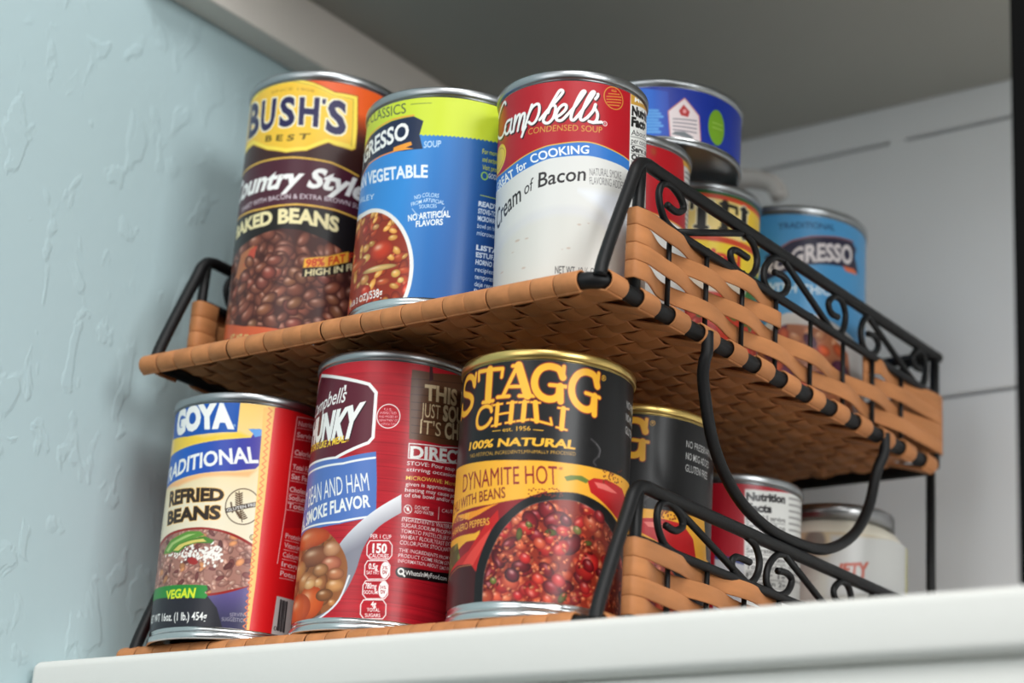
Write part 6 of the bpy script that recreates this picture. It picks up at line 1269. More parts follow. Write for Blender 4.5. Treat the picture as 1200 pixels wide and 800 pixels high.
  ('line',(((-7.44,78.38),(-7.0,78.62),(-6.37,78.98),(-5.68,79.41),(-5.06,79.87),(-4.49,80.37),(-3.93,80.93),(-3.43,81.5),(-3.05,82.04),(-2.82,82.56),(-2.7,83.08),(-2.68,83.54),(-2.75,83.91),(-2.92,84.18),(-3.2,84.39),(-3.54,84.5),(-3.92,84.46),(-4.36,84.24),(-4.86,83.89),(-5.36,83.43),(-5.81,82.89),(-6.22,82.26),(-6.61,81.51),(-6.93,80.73),(-7.13,79.99),(-7.19,79.26),(-7.14,78.52),(-6.99,77.85),(-6.73,77.36),(-6.32,77.05),(-5.79,76.89),(-5.21,76.88),(-4.66,77.02),(-4.11,77.41),(-3.53,78.01),(-3.01,78.63),(-2.66,79.05)),1.38,(46,8,14)),{}),
  ('line',(((-2.66,79.05),(-1.99,79.83),(-1.04,80.96),(0.02,82.27),(1.0,83.58),(1.9,84.95),(2.82,86.46),(3.66,87.88),(4.32,89.03),(4.79,89.82),(5.11,90.37),(5.28,90.74),(5.33,91.0),(5.2,91.2),(4.92,91.29),(4.54,91.21),(4.15,90.89),(3.74,90.31),(3.29,89.51),(2.8,88.52),(2.29,87.38),(1.71,85.98),(1.08,84.33),(0.48,82.69),(0.02,81.31),(-0.29,80.22),(-0.5,79.31),(-0.6,78.55),(-0.6,77.94),(-0.47,77.47),(-0.22,77.15),(0.1,76.99),(0.44,77.0),(0.85,77.29),(1.33,77.83),(1.79,78.39),(2.1,78.78)),1.38,(46,8,14)),{}),
  ('line',(((2.1,78.78),(2.78,79.77),(3.75,81.2),(4.82,82.8),(5.79,84.3),(6.65,85.72),(7.51,87.16),(8.27,88.5),(8.86,89.57),(9.25,90.31),(9.48,90.8),(9.57,91.12),(9.55,91.33),(9.4,91.47),(9.11,91.5),(8.74,91.36),(8.34,91.0),(7.92,90.37),(7.44,89.52),(6.94,88.51),(6.43,87.37),(5.88,86.01),(5.3,84.44),(4.75,82.88),(4.31,81.55),(3.97,80.46),(3.7,79.53),(3.53,78.75),(3.48,78.12),(3.59,77.67),(3.82,77.37),(4.15,77.23),(4.52,77.24),(5.01,77.49),(5.61,77.95),(6.18,78.45),(6.57,78.79)),1.38,(46,8,14)),{}),
  ('line',(((6.57,78.79),(7.03,79.38),(7.7,80.22),(8.41,81.18),(8.98,82.09),(9.39,83.04),(9.73,84.07),(9.98,84.94),(10.15,85.42),(10.15,85.37),(10.01,84.93),(9.88,84.32),(9.88,83.73),(10.13,83.19),(10.52,82.61),(10.91,81.99),(11.15,81.33),(11.21,80.58),(11.16,79.75),(11.03,78.95),(10.84,78.29),(10.58,77.76),(10.24,77.33),(9.85,77.01),(9.42,76.79),(8.89,76.73),(8.27,76.8),(7.7,76.93),(7.3,77.02)),1.38,(46,8,14)),{}),
  ('line',(((9.42,76.79),(10.15,76.94),(11.22,77.16),(12.3,77.4),(13.05,77.58)),1.38,(46,8,14)),{}),
  ('line',(((11.23,90.56),(11.21,90.39),(11.18,90.15),(11.13,89.86),(11.02,89.55),(10.82,89.18),(10.55,88.77),(10.28,88.38),(10.1,88.11)),1.38,(46,8,14)),{}),
  ('line',(((-37.34,93.45),(-37.51,93.76),(-37.74,94.21),(-38.06,94.64),(-38.46,94.92),(-38.98,95.03),(-39.62,95.05),(-40.36,94.96),(-41.18,94.71),(-42.14,94.32),(-43.3,93.81),(-44.61,93.25),(-45.99,92.64),(-47.57,92.02),(-50.11,91.74),(-52.44,90.86),(-52.72,89.36),(-52.77,87.79),(-52.64,86.13),(-52.23,84.65),(-48.89,82.42),(-46.4,80.77),(-44.34,79.7),(-42.67,79.08),(-41.44,78.77),(-40.55,78.76),(-39.81,79.01),(-39.17,79.41),(-38.57,79.85),(-37.97,80.39),(-37.39,81.04),(-36.91,81.65),(-36.58,82.09)),1.38,(244,244,240)),{}),
  ('line',(((-32.93,84.09),(-33.42,84.11),(-34.14,84.16),(-34.94,84.16),(-35.65,83.99),(-36.25,83.6),(-36.82,83.04),(-37.27,82.38),(-37.51,81.7),(-37.47,80.91),(-37.21,80.01),(-36.81,79.18),(-36.35,78.58),(-35.8,78.26),(-35.16,78.12),(-34.5,78.17),(-33.93,78.4),(-33.41,78.88),(-32.93,79.59),(-32.5,80.39),(-32.16,81.15),(-31.9,82.02),(-31.71,83.0),(-31.6,83.76),(-31.57,83.96),(-31.7,83.35),(-31.95,82.15),(-32.2,80.79),(-32.33,79.7),(-32.31,78.91),(-32.19,78.22),(-32.0,77.69),(-31.73,77.37),(-31.31,77.35),(-30.77,77.57),(-30.26,77.88),(-29.92,78.09)),1.38,(244,244,240)),{}),
  ('line',(((-29.92,78.09),(-29.69,79.14),(-29.36,80.68),(-29.04,82.25),(-28.84,83.38),(-28.8,84.07),(-28.84,84.52),(-28.94,84.59),(-29.09,84.14),(-29.31,82.83),(-29.61,80.82),(-29.9,78.79),(-30.11,77.4)),1.38,(244,244,240)),{}),
  ('line',(((-29.76,79.54),(-29.35,80.37),(-28.77,81.59),(-28.14,82.83),(-27.6,83.72),(-27.13,84.17),(-26.67,84.38),(-26.29,84.37),(-26.03,84.2),(-25.92,83.85),(-25.92,83.31),(-26.0,82.6),(-26.13,81.74),(-26.34,80.56),(-26.63,79.11),(-26.92,77.74),(-27.12,76.79)),1.38,(244,244,240)),{}),
  ('line',(((-26.79,78.56),(-26.43,79.53),(-25.92,80.94),(-25.36,82.37),(-24.86,83.39),(-24.39,83.89),(-23.92,84.11),(-23.51,84.09),(-23.23,83.9),(-23.09,83.5),(-23.07,82.88),(-23.12,82.11),(-23.23,81.26),(-23.43,80.24),(-23.73,79.04),(-24.02,77.9),(-24.16,77.02),(-24.12,76.47),(-23.95,76.13),(-23.73,75.96),(-23.49,75.93),(-23.22,76.13),(-22.89,76.54),(-22.59,76.98),(-22.38,77.28)),1.38,(244,244,240)),{}),
  ('line',(((-19.32,87.02),(-19.58,86.3),(-19.96,85.29),(-20.4,84.11),(-20.85,82.88),(-21.32,81.57),(-21.83,80.14),(-22.34,78.71),(-22.83,77.4),(-23.3,76.16),(-23.78,74.96),(-24.19,73.94),(-24.49,73.22)),1.38,(244,244,240)),{}),
  ('line',(((-21.41,81.9),(-21.03,82.59),(-20.48,83.61),(-19.87,84.67),(-19.27,85.5),(-18.67,86.05),(-18.04,86.46),(-17.44,86.73),(-16.92,86.86),(-16.48,86.83),(-16.1,86.64),(-15.79,86.31),(-15.58,85.84),(-15.46,85.16),(-15.44,84.31),(-15.5,83.38),(-15.64,82.47),(-15.89,81.56),(-16.25,80.61),(-16.66,79.72),(-17.09,79.01),(-17.54,78.49),(-18.05,78.11),(-18.56,77.87),(-19.04,77.79),(-19.52,77.97),(-20.0,78.37),(-20.43,78.8),(-20.73,79.1)),1.38,(244,244,240)),{}),
  ('line',(((-15.17,79.02),(-14.6,79.64),(-13.8,80.53),(-12.88,81.57),(-11.93,82.61),(-10.92,83.66),(-9.81,84.79),(-8.72,85.93),(-7.77,87.0),(-6.93,88.01),(-6.16,88.98),(-5.52,89.86),(-5.07,90.57),(-4.86,91.09),(-4.84,91.45),(-4.95,91.69),(-5.1,91.85),(-5.3,92.01),(-5.59,92.12),(-5.94,92.07),(-6.34,91.78),(-6.8,91.16),(-7.33,90.29),(-7.9,89.27),(-8.5,88.19),(-9.15,87.03),(-9.86,85.76),(-10.57,84.47),(-11.22,83.26),(-11.85,82.1),(-12.46,80.96),(-12.97,79.92),(-13.3,79.07),(-13.41,78.45),(-13.35,77.99),(-13.16,77.65),(-12.89,77.37),(-12.54,77.1),(-12.09,76.89),(-11.58,76.8),(-11.07,76.89),(-10.54,77.18),(-9.98,77.65),(-9.44,78.24),(-8.99,78.89),(-8.65,79.64),(-8.37,80.51),(-8.16,81.38),(-8.01,82.16),(-7.93,82.83),(-7.9,83.44),(-7.94,83.97),(-8.06,84.4),(-8.28,84.74),(-8.59,84.98),(-8.94,85.11),(-9.27,85.12),(-9.59,84.98),(-9.92,84.7),(-10.24,84.33),(-10.52,83.92),(-10.77,83.4),(-11.01,82.77),(-11.2,82.18),(-11.33,81.77)),1.38,(244,244,240)),{}),
  ('line',(((-7.94,79.01),(-7.5,79.26),(-6.87,79.61),(-6.18,80.03),(-5.55,80.49),(-4.98,80.99),(-4.42,81.54),(-3.92,82.11),(-3.54,82.65),(-3.31,83.17),(-3.19,83.68),(-3.17,84.15),(-3.24,84.51),(-3.41,84.79),(-3.69,85.0),(-4.03,85.11),(-4.41,85.07),(-4.85,84.86),(-5.35,84.51),(-5.86,84.05),(-6.31,83.52),(-6.72,82.89),(-7.11,82.14),(-7.43,81.37),(-7.63,80.63),(-7.69,79.9),(-7.64,79.15),(-7.49,78.48),(-7.23,77.99),(-6.82,77.68),(-6.29,77.52),(-5.7,77.5),(-5.15,77.64),(-4.6,78.02),(-4.02,78.62),(-3.5,79.24),(-3.14,79.66)),1.38,(244,244,240)),{}),
  ('line',(((-3.14,79.66),(-2.48,80.43),(-1.52,81.56),(-0.46,82.86),(0.51,84.16),(1.42,85.53),(2.33,87.03),(3.17,88.45),(3.83,89.59),(4.3,90.38),(4.61,90.92),(4.79,91.29),(4.83,91.56),(4.71,91.76),(4.42,91.85),(4.05,91.77),(3.66,91.45),(3.25,90.88),(2.8,90.08),(2.31,89.09),(1.8,87.96),(1.23,86.55),(0.59,84.91),(-0.01,83.27),(-0.47,81.89),(-0.78,80.81),(-0.98,79.89),(-1.08,79.14),(-1.08,78.53),(-0.96,78.06),(-0.71,77.73),(-0.39,77.57),(-0.05,77.58),(0.36,77.87),(0.85,78.4),(1.3,78.97),(1.62,79.35)),1.38,(244,244,240)),{}),
  ('line',(((1.62,79.35),(2.29,80.33),(3.26,81.76),(4.33,83.35),(5.29,84.85),(6.15,86.26),(7.01,87.7),(7.77,89.03),(8.35,90.1),(8.74,90.83),(8.97,91.33),(9.06,91.64),(9.04,91.85),(8.89,91.99),(8.6,92.02),(8.23,91.89),(7.84,91.53),(7.41,90.9),(6.94,90.06),(6.44,89.05),(5.93,87.91),(5.39,86.56),(4.81,84.99),(4.26,83.43),(3.82,82.1),(3.48,81.02),(3.21,80.09),(3.04,79.31),(2.99,78.69),(3.1,78.23),(3.33,77.93),(3.66,77.79),(4.03,77.79),(4.52,78.04),(5.12,78.5),(5.68,78.99),(6.08,79.33)),1.38,(244,244,240)),{}),
  ('line',(((6.08,79.33),(6.53,79.91),(7.2,80.76),(7.9,81.71),(8.48,82.62),(8.89,83.56),(9.22,84.59),(9.47,85.46),(9.63,85.94),(9.63,85.88),(9.5,85.45),(9.37,84.84),(9.37,84.25),(9.62,83.71),(10.01,83.12),(10.39,82.5),(10.64,81.84),(10.69,81.08),(10.65,80.26),(10.52,79.46),(10.32,78.8),(10.06,78.28),(9.73,77.85),(9.34,77.52),(8.92,77.31),(8.39,77.25),(7.77,77.33),(7.2,77.46),(6.8,77.55)),1.38,(244,244,240)),{}),
  ('line',(((8.92,77.31),(9.64,77.45),(10.7,77.67),(11.78,77.9),(12.52,78.07)),1.38,(244,244,240)),{}),
  ('line',(((10.71,91.07),(10.69,90.9),(10.66,90.66),(10.61,90.37),(10.51,90.06),(10.31,89.7),(10.03,89.28),(9.77,88.9),(9.59,88.63)),1.38,(244,244,240)),{}),
  ('ring',(14.18,77.67,0.99,1.04,0.3,(244,244,240)),{}),
  ('txt',('R',((13.74,76.98),(14.64,77.17)),((13.72,78.17),(14.63,78.36)),(244,244,240)),{}),
  ('txt',('CONDENSED SOUP',((-20.96,73.02),(-11.69,72.73),(-3.34,72.6),(4.81,72.51),(12.98,72.95)),((-20.71,75.95),(-11.61,75.54),(-3.4,75.42),(4.76,75.33),(12.93,75.77)),(206,158,66)),{}),
  ('txt',('for',((-26.67,56.52),(-20.83,57.75)),((-27.82,60.39),(-21.62,61.3)),(244,244,240)),{'bold': 0.02}),
  ('txt',('EAT',((-37.66,54.37),(-28.42,55.29)),((-39.75,58.72),(-29.65,59.2)),(244,244,240)),{'bold': 0.03,'pre': 'GR'}),
  ('txt',('COOKING',((-18.61,58.86),(-10.66,60.32),(-2.52,61.41),(7.01,62.37)),((-20.01,62.82),(-11.6,64.23),(-3.13,65.21),(7.23,66.05)),(244,244,240)),{'bold': 0.02}),
  ('ell',(-43.46,69.16,8.0,6.62,0,(240,206,60)),{}),
  ('ring',(-43.46,69.16,6.77,4.73,0.4,(190,150,30)),{}),
  ('txt',('am',((-32.11,39.55),(-27.84,41.42),(-23.74,42.62)),((-33.54,47.89),(-29.0,49.33),(-24.75,50.43)),(34,30,32)),{'bold': 0.01,'slant': 0.1,'pre': 'Cre'}),
  ('txt',('of',((-22.09,44.82),(-17.62,46.45)),((-22.62,50.46),(-18.09,52.05)),(34,30,32)),{'slant': 0.15}),
  ('txt',('Bacon',((-15.07,47.01),(-6.27,48.21),(5.73,49.62)),((-15.7,53.64),(-6.68,54.59),(5.35,55.95)),(34,30,32)),{'bold': 0.01,'slant': 0.12}),
  ('txt',('NATURAL SMOKE',((7.59,52.14),(14.13,52.91),(23.21,53.44)),((7.4,55.45),(14.08,56.38),(23.16,57.07)),(120,118,118)),{}),
  ('txt',('FLAVORING ADDED',((7.66,48.1),(14.2,48.73),(25.14,49.08)),((7.47,51.4),(14.14,52.19),(25.09,52.7)),(120,118,118)),{}),
  ('txt',('NET WT. 10 ½ OZ. (298g)',((-6.45,6.74),(3.81,6.3),(18.66,7.09)),((-6.52,10.11),(3.75,9.65),(18.61,10.45)),(50,48,50)),{}),
 ]},
 'red2': {'u': (-52, 58), 'dpmm': 2.4, 'base': (176, 18, 30), 'rest': (226, 226, 221), 'ops': [
  ('ell',(15.3,96.43,2.25,3.02,0,(160,60,30)),{'feather': 1.5}),
  ('poly',(((5.64,66.58),(13.19,65.26),(22.71,64.27),(38.2,64.11),(54.77,62.7),(54.69,4.9),(9.0,-6.76)),(228,228,223)),{}),
  ('line',(((5.63,67.01),(13.17,65.69),(22.69,64.69),(38.16,64.53),(54.77,63.13)),0.7,(214,170,80)),{}),
  ('poly',(((35.93,99.97),(54.55,100.36),(54.35,5.11),(53.54,4.8)),(206,206,202)),{}),
  ('poly',(((33.92,102.68),(54.55,104.84),(54.54,97.68),(36.22,96.55)),(206,156,62)),{}),
  ('line',(((38.57,94.0),(54.75,97.16)),0.8,(90,88,90)),{}),
  ('line',(((38.83,91.46),(54.75,94.49)),0.8,(90,88,90)),{}),
  ('line',(((39.1,88.93),(54.74,91.81)),0.8,(90,88,90)),{}),
  ('line',(((39.37,86.4),(54.74,89.15)),0.8,(90,88,90)),{}),
  ('line',(((39.65,83.88),(54.74,86.48)),0.8,(90,88,90)),{}),
  ('line',(((39.94,81.36),(54.74,83.83)),0.8,(90,88,90)),{}),
  ('line',(((40.23,78.86),(54.73,81.17)),0.8,(90,88,90)),{}),
  ('line',(((40.53,76.35),(54.73,78.52)),0.8,(90,88,90)),{}),
  ('line',(((40.84,73.86),(54.73,75.88)),0.8,(90,88,90)),{}),
  ('line',(((41.16,71.37),(54.72,73.24)),0.8,(90,88,90)),{}),
  ('line',(((41.49,68.89),(54.72,70.6)),0.8,(90,88,90)),{}),
  ('line',(((41.83,66.41),(54.72,67.97)),0.8,(90,88,90)),{}),
  ('line',(((42.18,63.94),(54.71,65.35)),0.8,(90,88,90)),{}),
  ('line',(((42.54,61.49),(54.71,62.73)),0.8,(90,88,90)),{}),
  ('line',(((42.93,59.04),(54.71,60.11)),0.8,(90,88,90)),{}),
  ('line',(((43.33,56.6),(54.7,57.5)),0.8,(90,88,90)),{}),
 ]},
 'soup': {'u': (-62, 62), 'dpmm': 3.4, 'base': (36, 98, 172), 'rest': (28, 70, 140), 'ops': [
  ('grad',(((-64,0),(64,0),(64,120),(-64,120)),(54,140,214),(15,50,114),(-22,50,34,40)),{}),  # paler front panel of the print, with the can's lit-to-shaded falloff coloured in
  ('poly',(((-65.51,85.71),(-65.52,116.7),(-65.33,126.53),(42.2,126.62),(47.95,95.07),(21.17,87.51),(12.4,86.78),(3.11,86.23),(-13.71,86.22),(-29.53,86.15),(-64.16,89.4)),(206,222,58)),{}),
  ('poly',(((-14.03,86.23),(-12.98,85.51),(-12.06,86.13),(-11.02,85.42),(-10.12,86.05),(-9.1,85.35),(-8.2,85.99),(-7.19,85.3),(-6.3,85.94),(-5.31,85.27),(-4.42,85.92),(-3.43,85.26),(-2.55,85.92),(-1.56,85.27),(-0.68,85.93),(0.31,85.29),(1.19,85.97),(2.18,85.34),(3.07,86.02),(4.06,85.4),(4.95,86.09),(5.95,85.48),(6.85,86.18),(7.85,85.58),(8.76,86.28),(9.78,85.7),(10.7,86.41),(11.74,85.84),(12.68,86.57),(13.73,86.01),(14.68,86.75),(15.76,86.2),(16.74,86.96),(17.84,86.42),(18.85,87.2),(19.98,86.68),(21.02,87.47),(22.2,86.98),(23.28,87.8),(24.5,87.33),(25.63,88.17),(26.92,87.74),(28.11,88.61),(29.47,88.21),(30.76,97.87),(-14.35,89.73)),(206,222,58)),{}),
  ('txt',('CLASSICS',((-50.68,100.86),(-34.36,98.58),(-23.07,98.06)),((-51.81,106.11),(-34.6,103.71),(-23.61,103.17)),(62,84,66)),{'pre': 'VEGETABLE '}),
  ('line',(((-20.84,102.06),(-10.69,101.87)),0.3,(90,110,60)),{}),
  ('poly',(((-65.54,78.67),(-65.65,91.97),(-46.27,93.72),(-30.68,95.6),(-18.68,95.77),(-13.68,93.01),(-14.98,86.13),(-12.75,79.08),(-22.16,78.98),(-35.21,79.75),(-46.75,79.41),(-65.6,73.8)),(26,40,70)),{}),
  ('line',(((-65.59,73.75),(-46.58,78.68),(-35.16,79.4),(-27.76,79.63)),0.7,(240,140,60)),{}),
  ('poly',(((-28.2,81.71),(-18.97,83.19),(-18.13,81.45),(-21.09,80.48),(-16.94,79.36),(-28.32,79.41)),(244,160,60)),{}),
  ('line',(((-65.61,89.09),(-47.19,94.4),(-30.77,96.3),(-18.73,96.28)),0.6,(240,150,70)),{}),
  ('txt',('ESSO',((-42.08,82.99),(-35.76,83.56),(-29.3,84.27),(-20.15,84.82)),((-43.31,91.14),(-36.48,91.8),(-30.3,92.5),(-20.98,93.07)),(244,244,240)),{'bold': 0.03,'pre': 'PROGR'}),
  ('txt',('SOUP',((-12.32,79.56),(-4.39,80.1)),((-12.44,82.69),(-4.5,83.22)),(190,216,240)),{'bold': 0.02}),
  ('txt',('VEGETABLE',((-45.63,68.01),(-35.67,66.46),(-25.21,65.5),(-9.17,64.94)),((-47.13,74.53),(-36.58,72.66),(-25.88,71.52),(-9.53,70.81)),(236,242,250)),{'bold': 0.03,'pre': 'ITALIAN '}),
  ('txt',('BARLEY',((-62.54,63.42),(-37.89,58.35)),((-62.19,66.11),(-38.33,61.1)),(226,238,250)),{'pre': 'WITH '}),
  ('txt',('NO COLORS',((-14.25,54.04),(-8.66,55.54),(-3.35,55.08)),((-14.75,56.01),(-8.83,57.47),(-3.21,57.02)),(214,230,246)),{'bold': 0.01}),
  ('txt',('FROM ARTIFICIAL',((-15.55,50.89),(-8.43,52.95),(-0.71,52.05)),((-16.04,52.7),(-8.59,54.73),(-0.56,53.84)),(214,230,246)),{'bold': 0.01}),
  ('txt',('SOURCES',((-11.67,49.75),(-3.84,50.21)),((-11.99,51.53),(-3.99,51.97)),(214,230,246)),{'bold': 0.01}),
  ('line',(((-15.12,49.73),(-13.34,47.55),(-11.35,46.21)),0.3,(214,230,246)),{}),
  ('line',(((-0.31,50.8),(-1.58,48.12),(-3.84,46.68)),0.3,(214,230,246)),{}),
  ('txt',('NO ARTIFICIAL',((-16.47,43.7),(2.6,46.3)),((-16.92,46.63),(2.35,49.32)),(244,244,240)),{'bold': 0.03}),
  ('txt',('FLAVORS',((-12.57,40.78),(-0.35,42.29)),((-12.81,43.51),(-0.57,45.0)),(244,244,240)),{'bold': 0.03}),
  ('poly',(((-65.55,12.74),(-65.54,19.09),(-65.53,28.37),(-65.52,38.02),(-65.52,45.42),(-65.54,49.65),(-65.57,52.16),(-65.61,53.81),(-65.58,55.48),(-63.97,57.31),(-53.86,55.7),(-48.41,54.84),(-44.79,54.5),(-42.1,54.32),(-39.84,54.08),(-37.74,53.71),(-35.63,53.17),(-33.43,52.45),(-31.24,51.59),(-29.13,50.57),(-27.14,49.38),(-25.23,48.0),(-23.36,46.42),(-21.61,44.7),(-20.02,42.89),(-18.57,40.96),(-17.22,38.89),(-16.01,36.72),(-14.96,34.49),(-14.06,32.17),(-13.28,29.74),(-12.66,27.28),(-12.2,24.85),(-11.92,22.44),(-11.81,20.01),(-11.83,17.63),(-11.95,15.38),(-12.16,13.24),(-12.48,11.17),(-12.9,9.26),(-13.38,7.57),(-14.03,6.09),(-14.81,4.79),(-15.56,3.73),(-16.08,2.99),(-34.7,-4.01),(-65.6,3.16)),(236,234,230)),{}),
  ('food',(((-65.58,12.82),(-65.57,18.85),(-65.56,27.66),(-65.55,36.83),(-65.55,43.87),(-65.57,47.92),(-65.61,50.34),(-65.65,51.95),(-64.59,53.59),(-58.32,54.02),(-50.96,52.64),(-46.75,52.29),(-43.64,52.17),(-41.23,52.09),(-39.17,51.93),(-37.25,51.62),(-35.33,51.13),(-33.35,50.47),(-31.39,49.65),(-29.49,48.67),(-27.69,47.54),(-25.96,46.23),(-24.28,44.76),(-22.69,43.14),(-21.22,41.42),(-19.87,39.54),(-18.58,37.52),(-17.43,35.41),(-16.44,33.3),(-15.63,31.18),(-14.96,29.02),(-14.43,26.81),(-14.04,24.59),(-13.79,22.3),(-13.68,19.94),(-13.69,17.61),(-13.81,15.43),(-14.03,13.38),(-14.37,11.42),(-14.79,9.6),(-15.29,7.95),(-15.94,6.44),(-16.74,5.06),(-17.49,3.91),(-18.01,3.1),(-34.7,-4.01),(-65.62,3.24)),41,(146,48,26),((80,3.4,0.6,(182,70,34),(120,34,20),(226,130,90)),(46,2.6,0.6,(232,172,86),(190,116,50),(250,224,170)),(14,3.4,0.7,(206,60,36),(140,30,20),(250,170,140)))),{}),
  ('ell',(-29.88,31.51,7.18,4.93,0,(206,62,34)),{'edge': (148,44,24),'spot': (250,220,190)}),
  ('ell',(-40.06,29.83,3.51,2.03,0,(236,180,96)),{'edge': (169,129,69),'spot': (250,220,190)}),
  ('ell',(-40.96,34.92,2.73,2.04,0,(228,160,80)),{'edge': (164,115,57),'spot': (250,220,190)}),
  ('ell',(-30.83,22.9,10.71,1.47,0,(222,180,110)),{'edge': (159,129,79),'spot': (250,220,190)}),
  ('ell',(-20.28,19.0,2.38,1.92,0,(236,180,90)),{'edge': (169,129,64),'spot': (250,220,190)}),
  ('ell',(-34.74,43.84,2.39,1.34,0,(214,150,90)),{'edge': (154,108,64),'spot': (250,220,190)}),
  ('ell',(-39.6,19.27,3.43,2.35,0,(220,150,80)),{'edge': (158,108,57),'spot': (250,220,190)}),
  ('ell',(-17.47,15.62,1.62,1.42,0,(240,196,110)),{'edge': (172,141,79),'spot': (250,220,190)}),
  ('ell',(-50.33,28.85,10.33,2.53,0,(196,80,40)),{'edge': (141,57,28),'spot': (250,220,190)}),
  ('ell',(-27.02,15.89,3.86,1.62,0,(200,90,50)),{'edge': (144,64,36),'spot': (250,220,190)}),
  ('txt',('538g',((-33.86,8.89),(-26.18,8.67)),((-34.37,12.48),(-26.85,12.86)),(244,244,240)),{'bold': 0.02,'pre': '(1LB 3 OZ)/'}),
  ('txt',('For more',((14.94,79.8),(23.27,80.56)),((14.91,82.1),(23.24,82.86)),(206,206,80)),{'bold': 0.02}),
  ('txt',('and recipes',((15.26,75.94),(23.62,76.71)),((15.23,78.23),(23.6,79.01)),(206,206,80)),{'bold': 0.02}),
  ('txt',('Visit prog',((15.58,72.08),(23.98,72.87)),((15.56,74.37),(23.95,75.17)),(206,206,80)),{'bold': 0.02}),
  ('ring',(17.0,69.18,1.49,1.76,0.6,(160,206,80)),{}),
  ('txt',('GOOD',((18.92,68.72),(24.33,69.04)),((18.9,71.01),(24.31,71.34)),(244,244,240)),{'bold': 0.02}),
  ('line',(((15.83,59.43),(25.2,59.84)),0.4,(190,206,90)),{}),
  ('txt',('READY',((15.13,54.07),(25.69,54.78)),((15.1,56.33),(25.66,57.05)),(226,234,246)),{'bold': 0.05}),
  ('txt',('STOVE-TOP',((15.25,50.54),(26.02,51.32)),((15.22,52.8),(26.0,53.58)),(226,234,246)),{'bold': 0.04}),
  ('txt',('MICROWAVE',((15.37,47.03),(26.36,47.86)),((15.34,49.27),(26.33,50.12)),(226,234,246)),{'bold': 0.04}),
  ('txt',('bowl on high',((15.48,43.52),(26.69,44.41)),((15.46,45.76),(26.67,46.67)),(226,234,246)),{'bold': 0.01}),
  ('txt',('microwave',((15.6,40.02),(27.03,40.97)),((15.58,42.26),(27.01,43.22)),(226,234,246)),{'bold': 0.01}),
  ('txt',('LISTA',((15.84,33.04),(27.71,34.12)),((15.81,35.27),(27.69,36.36)),(226,234,246)),{'bold': 0.05}),
  ('txt',('ESTUFA:',((15.96,29.57),(28.06,30.7)),((15.93,31.79),(28.04,32.94)),(226,234,246)),{'bold': 0.04}),
  ('txt',('HORNO DE',((16.07,26.1),(28.4,27.29)),((16.05,28.32),(28.38,29.52)),(226,234,246)),{'bold': 0.04}),
  ('txt',('recipiente',((16.19,22.64),(28.75,23.89)),((16.16,24.85),(28.73,26.12)),(226,234,246)),{'bold': 0.01}),
  ('txt',('temperatura',((16.31,19.19),(29.1,20.5)),((16.28,21.4),(29.08,22.72)),(226,234,246)),{'bold': 0.01}),
  ('txt',('deje reposar',((16.42,15.75),(29.45,17.12)),((16.4,17.95),(29.43,19.33)),(226,234,246)),{'bold': 0.01}),
  ('txt',('Refrigere',((16.54,12.31),(29.81,13.74)),((16.52,14.51),(29.79,15.95)),(226,234,246)),{'bold': 0.01}),
 ]},
 'bush': {'u': (-60, 60), 'dpmm': 3.2, 'base': (58, 28, 24), 'rest': (70, 32, 26), 'ops': [
  ('grad',(((-62,110),(62,110),(62,140),(-62,140)),(70,30,22),(226,92,34),(0,112,0,125)),{}),
  ('poly',(((-63.22,109.71),(-63.17,138.05),(-46.31,139.81),(-33.15,140.54),(-19.38,140.35),(-7.67,137.26),(2.74,133.14),(14.43,133.54),(15.88,116.86),(15.92,105.95),(14.18,104.64),(5.3,105.31),(2.13,106.3),(-8.08,101.1),(-18.44,100.44),(-30.0,103.6),(-42.66,109.94)),(250,222,84)),{'ol': ((120,60,20),0.4)}),
  ('poly',(((-61.84,113.76),(-63.21,136.49),(-43.7,137.09),(-32.35,138.26),(-19.15,138.27),(-7.8,135.39),(2.33,130.87),(12.09,130.86),(12.92,117.72),(13.09,107.28),(5.07,107.78),(1.19,108.17),(-8.28,103.25),(-18.68,102.63),(-30.32,105.85),(-43.27,112.61)),(242,194,60)),{}),
  ('line',(((-43.83,137.66),(-32.43,138.8),(-19.21,138.79),(-7.85,135.89),(2.57,131.59),(12.45,131.47),(13.49,117.03),(13.63,106.83)),0.35,(150,120,30)),{}),
  ('txt',('SINCE 1908',((-31.63,134.13),(-18.68,133.96),(-7.19,132.18)),((-31.87,135.74),(-18.85,135.51),(-7.33,133.7)),(176,130,40)),{}),
  ('txt',('B',((-52.43,116.75),(-38.54,115.14)),((-53.37,134.48),(-40.04,132.09)),(38,34,78)),{'bold': 0.04,'ol': ((252,246,220),0.75)}),
  ('txt',('U',((-37.54,115.68),(-27.49,115.35)),((-38.49,131.5),(-27.43,130.25)),(38,34,78)),{'bold': 0.04,'ol': ((252,246,220),0.75)}),
  ('txt',('S',((-24.38,115.11),(-15.44,115.26)),((-25.05,129.96),(-16.52,129.51)),(38,34,78)),{'bold': 0.04,'ol': ((252,246,220),0.75)}),
  ('txt',('H',((-13.67,115.5),(-3.66,114.35)),((-14.33,129.03),(-4.09,128.79)),(38,34,78)),{'bold': 0.04,'ol': ((252,246,220),0.75)}),
  ('txt',("'",((-3.04,122.46),(-1.03,122.32)),((-2.99,128.54),(-0.98,128.41)),(38,34,78)),{'bold': 0.04,'ol': ((252,246,220),0.75)}),
  ('txt',('S',((-0.1,112.27),(10.37,111.88)),((0.25,128.38),(9.33,128.15)),(38,34,78)),{'bold': 0.04,'ol': ((252,246,220),0.75)}),
  ('txt',('B E S T',((-32.23,108.49),(-18.26,106.6),(-7.59,107.27)),((-32.26,111.69),(-18.59,109.64),(-6.94,110.13)),(96,80,20)),{'bold': 0.03}),
